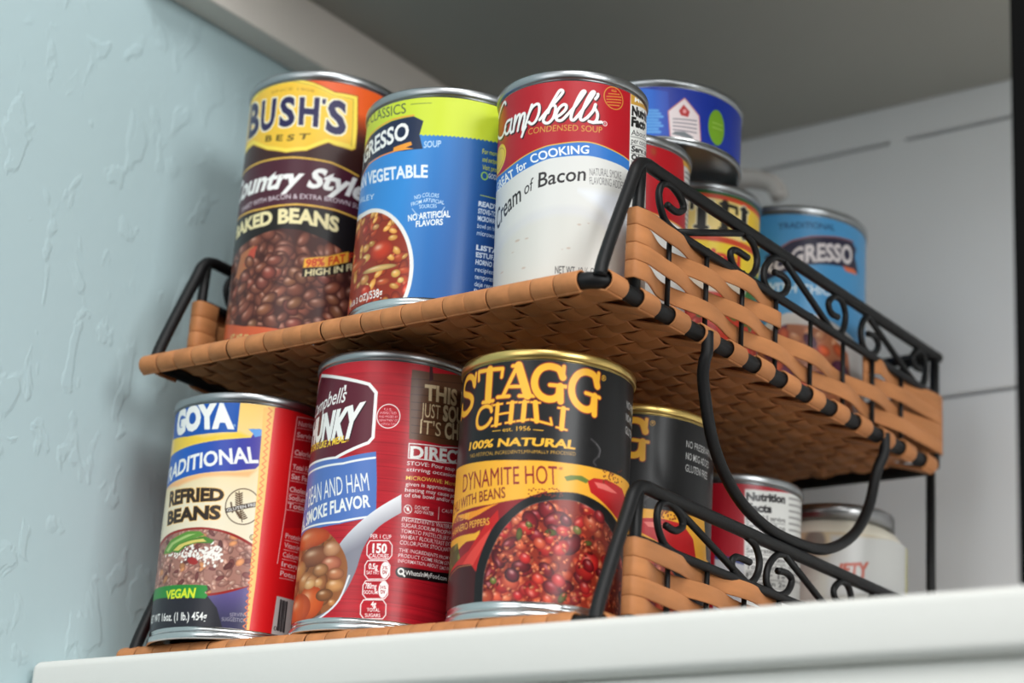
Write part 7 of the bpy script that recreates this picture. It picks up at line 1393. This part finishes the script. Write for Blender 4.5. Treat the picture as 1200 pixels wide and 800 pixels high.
  ('poly',(((-62.98,70.26),(-63.03,93.22),(-63.13,97.15),(-32.54,97.14),(-14.39,96.94),(4.68,95.31),(19.1,91.44),(21.35,69.87),(8.85,71.07),(-9.95,72.23),(-28.92,71.96),(-63.19,73.94)),(74,26,42)),{}),
  ('line',(((-63.03,94.25),(-63.17,98.32),(-32.67,97.99),(-14.45,97.56),(4.63,95.91),(19.02,92.23)),0.9,(236,190,80)),{}),
  ('line',(((-63.09,72.3),(-63.19,74.55),(-28.95,72.17),(-10.01,72.83),(8.78,71.85),(21.31,70.26)),0.9,(236,190,80)),{}),
  ('poly',(((-62.99,49.91),(-63.09,71.09),(-63.2,73.33),(-28.78,70.93),(-9.89,71.63),(8.89,70.67),(21.44,69.09),(23.88,46.67)),(26,20,18)),{}),
  ('txt',('ntry Sty',((-36.04,82.48),(-23.15,81.92),(-11.91,82.28),(4.05,81.85),(13.42,80.95)),((-36.49,92.41),(-23.86,91.56),(-11.88,91.58),(4.09,91.56),(13.3,90.64)),(244,244,240)),{'bold': 0.04,'slant': 0.3,'pre': 'Cou','post': 'le'}),
  ('txt',('BACON & EXTRA',((-25.55,75.61),(-12.23,75.84),(1.82,75.69)),((-25.86,78.08),(-12.47,78.26),(1.78,78.09)),(220,210,214)),{'bold': 0.01,'pre': 'SWEET WITH ','post': ' BROWN SUGAR'}),
  ('txt',('BEANS',((-18.87,63.37),(-10.97,63.44),(0.28,62.51),(11.38,60.82)),((-19.43,70.22),(-11.48,70.42),(-0.0,69.45),(11.3,67.79)),(240,226,172)),{'bold': 0.05,'pre': 'BAKED '}),
  ('food',(((-63.07,14.12),(-63.1,42.21),(-63.21,53.12),(-41.28,56.18),(-27.18,59.02),(-16.51,60.41),(-6.83,59.55),(6.51,55.48),(17.23,50.72),(21.64,46.01),(25.02,15.59),(6.8,12.93),(-11.15,9.44),(-33.44,13.44)),51,(70,34,28),((150,4.6,0.7,(128,74,58),(64,30,24),(210,160,140)),(26,4.2,0.6,(154,92,70),(90,44,34),(220,180,160)))),{}),
  ('poly',(((-46.09,40.55),(-42.18,51.42),(-31.49,53.82),(-33.05,46.18),(-35.71,35.85)),(180,110,70)),{}),
  ('poly',(((-38.9,44.55),(-34.53,51.87),(-29.85,53.3),(-30.98,46.76)),(196,80,60)),{}),
  ('ell',(-34.22,45.62,4.23,2.95,-0.69,(147,89,62)),{'edge': (66,30,24),'spot': (222,178,158)}),
  ('ell',(12.49,20.56,4.82,3.02,0.06,(139,77,62)),{'edge': (66,30,24),'spot': (222,178,158)}),
  ('ell',(5.22,38.63,5.11,2.83,0.23,(138,80,62)),{'edge': (66,30,24),'spot': (222,178,158)}),
  ('ell',(-37.17,38.7,4.6,3.53,0.57,(145,74,62)),{'edge': (66,30,24),'spot': (222,178,158)}),
  ('ell',(6.53,36.1,4.22,3.05,-0.4,(139,74,62)),{'edge': (66,30,24),'spot': (222,178,158)}),
  ('ell',(14.19,20.31,5.11,3.64,-0.79,(140,90,62)),{'edge': (66,30,24),'spot': (222,178,158)}),
  ('ell',(-1.69,35.94,4.82,3.0,-0.12,(140,85,62)),{'edge': (66,30,24),'spot': (222,178,158)}),
  ('ell',(-17.24,38.49,4.02,3.6,-0.67,(151,80,62)),{'edge': (66,30,24),'spot': (222,178,158)}),
  ('ell',(-11.44,23.36,4.72,2.95,0.28,(126,85,62)),{'edge': (66,30,24),'spot': (222,178,158)}),
  ('ell',(11.65,26.33,4.31,2.98,-0.1,(142,89,62)),{'edge': (66,30,24),'spot': (222,178,158)}),
  ('ell',(-36.52,38.05,4.94,3.51,-0.36,(137,75,62)),{'edge': (66,30,24),'spot': (222,178,158)}),
  ('ell',(-25.83,41.38,4.33,2.84,0.32,(140,82,62)),{'edge': (66,30,24),'spot': (222,178,158)}),
  ('ell',(-63.13,45.66,5.15,3.58,-0.14,(126,81,62)),{'edge': (66,30,24),'spot': (222,178,158)}),
  ('ell',(-4.74,14.79,4.07,3.05,0.16,(132,82,62)),{'edge': (66,30,24),'spot': (222,178,158)}),
  ('ell',(-9.23,33.64,4.33,3.17,0.49,(140,90,62)),{'edge': (66,30,24),'spot': (222,178,158)}),
  ('ell',(-43.65,15.81,4.28,3.01,-0.71,(125,77,62)),{'edge': (66,30,24),'spot': (222,178,158)}),
  ('ell',(-5.76,12.0,4.57,3.35,0.13,(142,73,62)),{'edge': (66,30,24),'spot': (222,178,158)}),
  ('ell',(-44.33,32.5,4.84,3.21,0.78,(152,78,62)),{'edge': (66,30,24),'spot': (222,178,158)}),
  ('ell',(-31.87,33.89,3.66,3.22,-0.4,(149,78,62)),{'edge': (66,30,24),'spot': (222,178,158)}),
  ('ell',(-15.02,45.72,4.01,3.04,-0.47,(136,85,62)),{'edge': (66,30,24),'spot': (222,178,158)}),
  ('ell',(7.34,43.35,3.68,3.73,0.1,(147,73,62)),{'edge': (66,30,24),'spot': (222,178,158)}),
  ('ell',(-15.06,43.49,3.94,3.67,0.64,(132,82,62)),{'edge': (66,30,24),'spot': (222,178,158)}),
  ('ell',(-27.07,30.88,5.04,3.12,-0.13,(135,80,62)),{'edge': (66,30,24),'spot': (222,178,158)}),
  ('ell',(-24.27,33.37,4.39,3.66,-0.35,(134,73,62)),{'edge': (66,30,24),'spot': (222,178,158)}),
  ('ell',(-19.38,24.67,4.83,3.07,0.57,(132,86,62)),{'edge': (66,30,24),'spot': (222,178,158)}),
  ('ell',(-8.09,19.89,5.08,3.02,-0.79,(132,72,62)),{'edge': (66,30,24),'spot': (222,178,158)}),
  ('ell',(-7.42,37.52,4.23,3.57,-0.19,(136,89,62)),{'edge': (66,30,24),'spot': (222,178,158)}),
  ('ell',(-53.3,19.71,3.86,3.41,0.51,(152,88,62)),{'edge': (66,30,24),'spot': (222,178,158)}),
  ('ell',(-18.64,44.2,4.71,2.91,0.1,(138,76,62)),{'edge': (66,30,24),'spot': (222,178,158)}),
  ('ell',(10.48,16.4,4.08,3.15,-0.68,(156,86,62)),{'edge': (66,30,24),'spot': (222,178,158)}),
  ('ell',(-19.59,18.66,4.1,3.03,-0.02,(147,75,62)),{'edge': (66,30,24),'spot': (222,178,158)}),
  ('ell',(-47.73,19.33,4.88,3.17,0.8,(148,86,62)),{'edge': (66,30,24),'spot': (222,178,158)}),
  ('ell',(-50.55,21.41,3.91,3.1,0.54,(149,75,62)),{'edge': (66,30,24),'spot': (222,178,158)}),
  ('ell',(3.24,41.75,5.0,2.98,-0.56,(153,82,62)),{'edge': (66,30,24),'spot': (222,178,158)}),
  ('ell',(-27.5,12.82,3.61,2.97,0.24,(129,89,62)),{'edge': (66,30,24),'spot': (222,178,158)}),
  ('ell',(-43.51,22.88,4.56,3.33,0.03,(148,81,62)),{'edge': (66,30,24),'spot': (222,178,158)}),
  ('ell',(-21.32,19.54,5.18,3.43,0.28,(142,89,62)),{'edge': (66,30,24),'spot': (222,178,158)}),
  ('ell',(11.03,32.26,5.06,3.11,0.59,(150,86,62)),{'edge': (66,30,24),'spot': (222,178,158)}),
  ('ell',(-21.13,38.12,4.56,3.79,-0.26,(149,74,62)),{'edge': (66,30,24),'spot': (222,178,158)}),
  ('ell',(-6.21,22.52,4.6,3.09,0.7,(134,90,62)),{'edge': (66,30,24),'spot': (222,178,158)}),
  ('ell',(4.68,23.64,5.01,2.88,0.23,(133,82,62)),{'edge': (66,30,24),'spot': (222,178,158)}),
  ('ell',(-4.58,35.17,4.08,2.82,-0.77,(127,83,62)),{'edge': (66,30,24),'spot': (222,178,158)}),
  ('ell',(6.4,13.95,3.85,3.38,-0.01,(126,75,62)),{'edge': (66,30,24),'spot': (222,178,158)}),
  ('ell',(-38.31,32.77,5.02,3.02,0.46,(141,84,62)),{'edge': (66,30,24),'spot': (222,178,158)}),
  ('ell',(8.34,40.05,4.38,3.02,-0.21,(142,89,62)),{'edge': (66,30,24),'spot': (222,178,158)}),
  ('poly',(((-4.15,35.67),(-3.95,45.1),(7.25,47.71),(17.69,52.43),(17.66,46.48),(17.72,41.76),(6.35,37.33)),(34,24,18)),{}),
  ('poly',(((-3.87,40.39),(-3.77,45.11),(7.25,47.71),(17.69,52.43),(17.83,46.92),(7.02,42.15)),(244,176,60)),{}),
  ('txt',('98% FAT FREE',((-2.82,40.87),(7.69,43.06),(28.24,52.05)),((-2.81,44.6),(7.32,46.93),(27.78,55.89)),(206,60,30)),{'bold': 0.03}),
  ('txt',('HIGH IN FIBER',((-2.73,36.17),(8.11,38.62),(28.86,47.07)),((-2.67,39.31),(7.82,41.71),(28.46,50.32)),(240,226,172)),{'bold': 0.03}),
  ('poly',(((-63.02,9.97),(-63.12,21.42),(-33.31,12.63),(-11.11,9.05),(6.8,12.93),(26.73,21.94),(28.78,5.06),(-63.04,6.08)),(206,96,58)),{}),
  ('poly',(((-63.04,4.14),(-63.14,13.35),(-32.18,5.45),(-10.48,2.92),(7.4,6.68),(27.45,15.92),(29.25,1.33),(-63.05,2.2)),(40,24,20)),{}),
  ('txt',('NT. WT. 22 OZ (1LB 6 OZ)',((-43.45,6.3),(-22.26,2.22),(-7.7,2.81)),((-43.68,10.65),(-22.78,6.5),(-8.3,7.0)),(206,200,130)),{'bold': 0.02}),
 ]},
 'nutri': {'u': (-55, 55), 'dpmm': 2.4, 'base': (170, 22, 38), 'rest': (170, 22, 38), 'ops': [
  ('poly',(((5.75,95.44),(17.59,95.99),(46.83,99.59),(55.84,99.15),(55.8,26.32),(6.92,18.92)),(222,222,218)),{}),
  ('poly',(((-7.6,61.62),(-0.13,60.52),(6.43,59.12),(7.52,18.97),(-7.71,18.29)),(206,206,210)),{}),
  ('poly',(((-7.65,63.13),(-0.17,62.03),(6.39,60.62),(6.44,58.51),(-0.11,59.91),(-7.58,61.01)),(60,70,130)),{}),
  ('txt',('Nutrition',((6.5,89.94),(16.01,90.79),(28.57,91.92)),((6.41,93.64),(15.91,94.48),(28.68,95.83)),(34,32,34)),{'bold': 0.05}),
  ('txt',('Facts',((6.64,84.72),(20.0,85.58)),((6.55,88.4),(19.9,89.27)),(34,32,34)),{'bold': 0.05}),
  ('txt',('about 2.5 servings',((6.76,80.44),(16.26,81.28),(28.87,82.38)),((6.7,82.73),(16.2,83.57),(28.8,84.68)),(96,94,94)),{'bold': 0.02}),
  ('line',(((6.78,79.52),(16.29,80.36),(28.9,81.46)),0.3,(120,118,118)),{}),
  ('txt',('Serv. size 1/2 cup',((6.87,76.47),(16.37,77.31),(29.0,78.39)),((6.8,78.76),(16.31,79.6),(28.92,80.69)),(96,94,94)),{'bold': 0.02}),
  ('line',(((6.89,75.56),(16.39,76.39),(29.03,77.47)),0.3,(120,118,118)),{}),
  ('txt',('Calories 60',((6.97,72.51),(16.47,73.35),(29.12,74.42)),((6.91,74.79),(16.41,75.63),(29.05,76.71)),(96,94,94)),{'bold': 0.02}),
  ('line',(((7.0,71.6),(16.5,72.44),(29.15,73.5)),0.3,(120,118,118)),{}),
  ('txt',('Total Fat 1g',((7.08,68.57),(16.58,69.4),(29.25,70.45)),((7.02,70.84),(16.52,71.68),(29.18,72.74)),(96,94,94)),{'bold': 0.02}),
  ('line',(((7.1,67.66),(16.6,68.49),(29.28,69.54)),0.3,(120,118,118)),{}),
  ('txt',('Saturated Fat',((7.18,64.63),(16.68,65.46),(29.38,66.5)),((7.12,66.9),(16.62,67.73),(29.3,68.78)),(96,94,94)),{'bold': 0.02}),
  ('line',(((7.21,63.72),(16.71,64.55),(29.41,65.59)),0.3,(120,118,118)),{}),
  ('txt',('Sodium 870mg',((7.29,60.7),(16.79,61.53),(29.5,62.55)),((7.23,62.97),(16.73,63.79),(29.43,64.83)),(96,94,94)),{'bold': 0.02}),
  ('line',(((7.31,59.8),(16.81,60.62),(29.53,61.64)),0.3,(120,118,118)),{}),
  ('txt',('Total Carb 8g',((7.39,56.79),(16.89,57.61),(29.63,58.62)),((7.33,59.04),(16.83,59.87),(29.56,60.89)),(96,94,94)),{'bold': 0.02}),
  ('line',(((7.42,55.88),(16.92,56.71),(29.66,57.71)),0.3,(120,118,118)),{}),
  ('txt',('Fiber 1g',((7.5,52.88),(17.0,53.7),(29.76,54.69)),((7.44,55.13),(16.94,55.95),(29.69,56.96)),(96,94,94)),{'bold': 0.02}),
  ('line',(((7.52,51.98),(17.02,52.8),(29.79,53.79)),0.3,(120,118,118)),{}),
  ('txt',('Protein 2g',((7.6,48.98),(17.1,49.8),(29.89,50.78)),((7.54,51.23),(17.04,52.05),(29.81,53.03)),(96,94,94)),{'bold': 0.02}),
  ('line',(((7.63,48.09),(17.13,48.9),(29.92,49.87)),0.3,(120,118,118)),{}),
  ('line',(((31.69,95.12),(54.13,98.43)),1.0,(150,148,146)),{}),
  ('line',(((31.79,92.02),(54.2,95.26)),1.0,(150,148,146)),{}),
  ('line',(((31.9,88.94),(54.28,92.1)),1.0,(150,148,146)),{}),
  ('line',(((32.01,85.86),(54.35,88.94)),1.0,(150,148,146)),{}),
  ('line',(((32.12,82.78),(54.42,85.79)),1.0,(150,148,146)),{}),
  ('line',(((32.22,79.71),(54.49,82.64)),1.0,(150,148,146)),{}),
  ('line',(((32.33,76.65),(54.55,79.5)),1.0,(150,148,146)),{}),
  ('line',(((32.44,73.59),(54.61,76.37)),1.0,(150,148,146)),{}),
  ('line',(((32.55,70.54),(54.67,73.24)),1.0,(150,148,146)),{}),
  ('line',(((32.66,67.49),(54.73,70.12)),1.0,(150,148,146)),{}),
  ('line',(((32.77,64.45),(54.79,67.01)),1.0,(150,148,146)),{}),
  ('line',(((32.88,61.42),(54.85,63.9)),1.0,(150,148,146)),{}),
  ('line',(((32.99,58.39),(54.9,60.8)),1.0,(150,148,146)),{}),
  ('line',(((33.1,55.37),(54.95,57.71)),1.0,(150,148,146)),{}),
  ('poly',(((7.3,38.19),(19.12,39.0),(55.91,42.97),(55.91,39.61),(19.21,35.73),(7.38,34.93)),(150,24,36)),{}),
 ]},
 'rotel': {'u': (-55, 55), 'dpmm': 2.8, 'base': (236, 200, 60), 'rest': (236, 200, 60), 'ops': [
  ('poly',(((-60,101.3),(60,101.3),(60,110),(-60,110)),(30,92,42)),{}),
  ('poly',(((-60,98.9),(60,98.9),(60,101.3),(-60,101.3)),(208,70,40)),{}),
  ('poly',(((-60,79.4),(60,79.4),(60,98.9),(-60,98.9)),(238,212,132)),{}),
  ('poly',(((26,79.4),(60,79.4),(60,98.9),(26,98.9)),(232,192,48)),{}),
  ('poly',(((-60,76.2),(60,76.2),(60,79.4),(-60,79.4)),(206,74,44)),{}),
  ('poly',(((-60,58),(60,58),(60,76.2),(-60,76.2)),(238,206,56)),{}),
  ('poly',(((-60,0),(60,0),(60,58),(-60,58)),(222,210,190)),{}),
  ('slab',('T',((-2,82.5),(9,82.5),(9,97.5),(-2,97.5)),3.6,(26,24,24)),{'ol': ((240,230,196),0.6)}),
  ('line',(((15.5,83),(15.5,97.2)),4.0,(26,24,24)),{}),
  ('line',(((13.0,96.6),(22.5,96.6),(22.6,93.6)),1.8,(26,24,24)),{}),
  ('line',(((15,90.2),(20.5,90.2)),1.6,(26,24,24)),{}),
  ('line',(((13.0,83.4),(22.5,83.4),(22.8,86.4)),1.8,(26,24,24)),{}),
  ('slab',('L',((25.5,82.5),(34.5,82.5),(34.5,97.5),(25.5,97.5)),3.4,(26,24,24)),{'ol': ((240,230,196),0.6)}),
  ('ell',(-6,88,3,5,0,(206,60,70)),{}),
  ('txt',('original',((-12,66),(26,66)),((-12,72.5),(26,72.5)),(200,50,44)),{'bold': 0.05}),
  ('poly',(((26,44),(60,44),(60,70),(36,66)),(60,120,50)),{}),
  ('food',(((-50,8),(50,8),(50,50),(-50,50)),61,(196,60,40),((60,4,0.7,(206,56,40),(150,30,24),(240,170,150)),(30,3,0.6,(90,140,60),(60,100,40),None))),{}),
 ]},
 'soup2': {'u': (-62, 62), 'dpmm': 2.2, 'base': (74, 146, 196), 'rest': (60, 120, 176), 'ops': [
  ('txt',('TRADITIONAL',((-6.01,104.31),(7.02,105.36),(24.73,106.76)),((-6.08,107.37),(6.96,108.52),(24.68,109.93)),(30,62,96)),{'bold': 0.01}),
  ('poly',(((-12.63,89.6),(-5.25,93.35),(0.9,97.47),(11.38,100.63),(25.44,103.08),(37.6,104.14),(41.63,101.63),(40.04,96.76),(44.2,88.55),(28.38,88.04),(17.16,86.68),(9.49,85.15),(-0.85,80.98),(-12.3,76.14)),(38,36,58)),{}),
  ('line',(((-5.26,93.79),(0.89,97.81),(11.37,101.08),(25.44,103.42),(38.53,104.68)),0.8,(150,90,90)),{}),
  ('poly',(((30.07,88.61),(39.77,89.65),(42.8,87.27),(32.82,86.35)),(214,110,70)),{}),
  ('txt',('GRESSO',((0.12,84.0),(5.27,85.9),(14.88,88.1),(24.34,89.96),(37.81,91.72)),((0.49,91.84),(5.63,94.66),(14.73,97.28),(24.21,98.93),(37.65,101.42)),(214,206,206)),{'bold': 0.04,'pre': 'PRO'}),
  ('txt',('WITH CHICKEN',((-13.25,70.67),(-0.63,69.65),(11.89,69.65),(34.67,71.44)),((-13.36,75.13),(-0.72,74.31),(11.82,74.29),(34.59,75.88)),(220,230,236)),{'bold': 0.02}),
  ('poly',(((-15.92,45.58),(-9.65,54.9),(-0.41,58.52),(12.07,58.86),(23.6,56.44),(38.51,51.48),(57.07,44.15),(63.06,-17.87),(-15.02,-29.39)),(206,200,196)),{}),
  ('food',(((-15.75,39.01),(-8.47,49.34),(-0.29,52.49),(12.18,52.3),(23.72,48.78),(35.16,41.73),(43.87,-12.08),(-15.3,-18.88)),71,(170,104,70),((50,4,0.7,(206,140,96),(150,84,56),(240,200,170)),(16,5,0.7,(110,50,80),(70,30,50),None),(20,4,0.7,(214,96,50),(160,60,30),None))),{}),
 ]},
 'tin': {'u': (-64, 64), 'dpmm': 2.6, 'base': (24, 52, 158), 'rest': (22, 46, 140), 'ops': [
  ('grad',(((-11.37,29.52),(2.42,27.42),(4.48,3.43),(-10.2,3.33)),(44,110,214),(24,56,168),(-5.62,16.69,6.22,17.19)),{}),
  ('line',(((-7.37,17.5),(-2.25,17.28)),1.3,(96,166,232)),{}),
  ('line',(((-7.3,15.88),(-1.07,15.69)),1.3,(96,166,232)),{}),
  ('line',(((-7.23,14.26),(0.12,14.12)),1.3,(96,166,232)),{}),
  ('line',(((-7.16,12.65),(-2.06,12.45)),1.3,(96,166,232)),{}),
  ('line',(((-7.09,11.04),(-0.87,10.87)),1.3,(96,166,232)),{}),
  ('line',(((-7.02,9.43),(0.31,9.31)),1.3,(96,166,232)),{}),
  ('line',(((-6.95,7.82),(-1.87,7.64)),1.3,(96,166,232)),{}),
  ('line',(((-6.89,6.21),(-0.68,6.06)),1.3,(96,166,232)),{}),
  ('poly',(((3.1,17.14),(10.58,24.63),(18.21,16.99),(19.8,2.54),(4.57,3.93)),(236,222,222)),{'ol': ((206,120,120),0.5)}),
  ('poly',(((8.04,17.91),(10.23,21.46),(13.44,18.3),(12.71,15.37),(9.16,15.71)),(186,50,52)),{}),
  ('ell',(10.83,18.08,0.94,1.11,0,(236,160,160)),{}),
  ('line',(((5.51,13.4),(17.04,14.23)),0.7,(150,140,150)),{}),
  ('line',(((5.58,11.55),(17.12,12.14)),0.7,(150,140,150)),{}),
  ('line',(((5.65,9.71),(17.2,10.06)),0.7,(150,140,150)),{}),
  ('line',(((5.72,7.86),(17.28,7.97)),0.7,(150,140,150)),{}),
  ('poly',(((4.97,5.32),(6.61,6.98),(11.23,7.38),(16.14,5.25),(14.34,4.26),(8.99,4.88)),(120,126,130)),{}),
  ('ell',(29.24,14.21,5.4,9.2,0,(120,168,40)),{}),
  ('line',(((26.47,16.1),(32.91,16.45)),0.6,(160,196,90)),{}),
  ('line',(((26.57,13.64),(33.02,14.0)),0.6,(160,196,90)),{}),
 ]},
 'jar': {'u': (-62, 62), 'dpmm': 2.0, 'base': (186, 184, 174), 'rest': (180, 172, 146), 'ops': [
  ('poly',(((-64,76),(64,76),(64,100),(-64,100)),(190,172,140)),{}),
  ('poly',(((50.82,96.36),(62.23,100.52),(62.23,57.35),(49.5,55.32)),(196,190,120)),{}),
  ('line',(((62.37,100.5),(62.38,64.41)),1.2,(206,190,110)),{}),
  ('poly',(((-0.56,86.7),(18.59,87.47),(35.2,89.29),(51.57,92.06),(50.37,62.58),(-2.17,55.17)),(188,188,185)),{'feather': 2.5}),
  ('ell',(-8.42,83.17,6.35,7.78,0,(120,110,100)),{'feather': 2}),
  ('txt',('TY',((8.57,66.83),(18.77,66.54)),((9.21,72.83),(19.09,74.14)),(176,76,56)),{'bold': 0.05,'pre': 'IE'}),
 ]},
}

LAB = {
 'goya': ('bean_can', 'refried beans can with cream and red label at left end of the lower basket', 'can', None),
 'chunky': ('soup_can', 'tall red soup can printed with a ladle of beans and ham', 'can', None),
 'stagg': ('chili_can', 'black chili can in front with gold rim and pot of chili on its label', 'can', None),
 'bush': ('bean_can', 'tall brown baked beans can with yellow badge beside the pale blue wall', 'can', None),
 'soup': ('soup_can', 'deep blue vegetable soup can with lime green band on the upper basket', 'can', None),
 'cream': ('soup_can', 'red and white cream of bacon soup can at front right of upper basket', 'can', None),
 'stagg2': ('chili_can', 'second black chili can with gold rim, behind the front chili can', 'can', None),
 'nutri': ('soup_can', 'small red can showing a white nutrition panel, behind the looped foot', 'can', None),
 'red2': ('soup_can', 'red soup can standing directly behind the cream of bacon can', 'can', None),
 'rotel': ('tomato_can', 'small yellow and red can with dark green band under the blue tin', 'can', None),
 'soup2': ('soup_can', 'light blue soup can at the rear of the upper basket', 'can', None),
}
for key, (x, y, tier, r, h, k, tilt) in CANS.items():
    nm, lb, ct, gr = LAB[key]
    can(key, nm, lb, ct, x, y, Z2 if tier else Z1, r, h, k, tilt, rim=M_gold if key.startswith('stagg') else None, lab_top=.0050)

# low blue tin lying flat across the tops of the two small cans behind
t = thing('fish_tin', 'low blue tin with a white arrow-shaped badge, resting on top of the small cans', 'tin', (.232, .150, Z2 + .1081))
r, h = .0405, .0345; d = Vector((CAM.x - .232, CAM.y - .150, 0)).normalized()
bm = bmesh.new(); lathe(bm, [(r - .0014, .0026), (r - .0011, .0040), (r - .0011, h - .0040), (r - .0016, h - .0032)]); obj('body', bm, M_tin, t)
bm = bmesh.new(); lathe(bm, [(r - .0014, .0036), (r, .0030), (r, .0008), (r - .0006, 0), (r - .0016, .0004), (r - .0026, .0026), (r - .008, .0030), (0, .0030)]); obj('base', bm, M_rim, t)
bm = bmesh.new(); lathe(bm, [(r - .0016, h - .0042), (r, h - .0034), (r, h - .0006), (r - .0008, h), (r - .0016, h - .0006), (r - .0024, h - .0036), (0, h - .0036)]); obj('top_rim', bm, M_rim, t)
paint_label('tin', t, d, r - .0011 + .00025, .0042, h - .0044)

# squat jar with a metal lid behind the loop
M_glass = mat('pale_glazed_jar', (206, 200, 184), .3)
t = thing('storage_jar', 'squat cream storage jar with shiny metal lid at the back of the lower basket', 'jar', (.2565, .2885, Z1))
r = .039; d = Vector((CAM.x - .2565, CAM.y - .2885, 0)).normalized(); rl = r - .0011
bm = bmesh.new(); lathe(bm, [(0, .001), (rl * .9, .0), (rl - .0006, .002), (rl, .005), (rl, .084), (rl - .0012, .0895), (rl - .005, .0945), (rl - .0085, .0965), (rl - .009, .099), (0, .099)]); obj('body', bm, M_glass, t)
bm = bmesh.new(); lathe(bm, [(rl - .0075, .0972), (rl - .0060, .0974), (rl - .0058, .1040), (rl - .0070, .1052), (rl - .012, .1056), (0, .1052)]); obj('lid', bm, mat('dark_lid_metal', (150, 150, 150), .28, metal=1.0), t)
paint_label('jar', t, d, rl + .00025, .006, .0885)

# off-white trigger bottle between the light blue can and the back wall
M_plast = mat('off_white_plastic', (190, 185, 180), .45)
t = thing('spray_bottle', 'off-white plastic bottle with hooked spout peeking over the light blue can', 'bottle', (.178, .291, Z2))
bm = bmesh.new(); lathe(bm, [(0, .001), (.018, 0), (.0205, .003), (.0210, .02), (.0210, .098), (.0200, .116), (.0140, .130), (.0105, .136), (.0105, .144), (0, .144)], 48); obj('bottle', bm, M_plast, t)
bm = bmesh.new(); lathe(bm, [(0, .1420), (.0135, .1420), (.0140, .1440), (.0140, .1520), (.0100, .1550), (0, .1552)], 48); obj('collar', bm, M_plast, t)
bm = bmesh.new(); tube(bm, spline([(0, 0, .153), (.001, .000, .162), (.009, .002, .1695), (.020, .004, .1700), (.033, .006, .1650), (.038, .007, .1560)], 6), .0070, 14, r_end=.0048); obj('spout', bm, M_plast, t)

for o in bpy.data.objects:
    if o.name.startswith('top_rim') and o.data.materials[0] == M_gold: o['label'] = 'gold coloured top rim'
bpy.data.objects.remove(_fo); bpy.data.curves.remove(_fc)
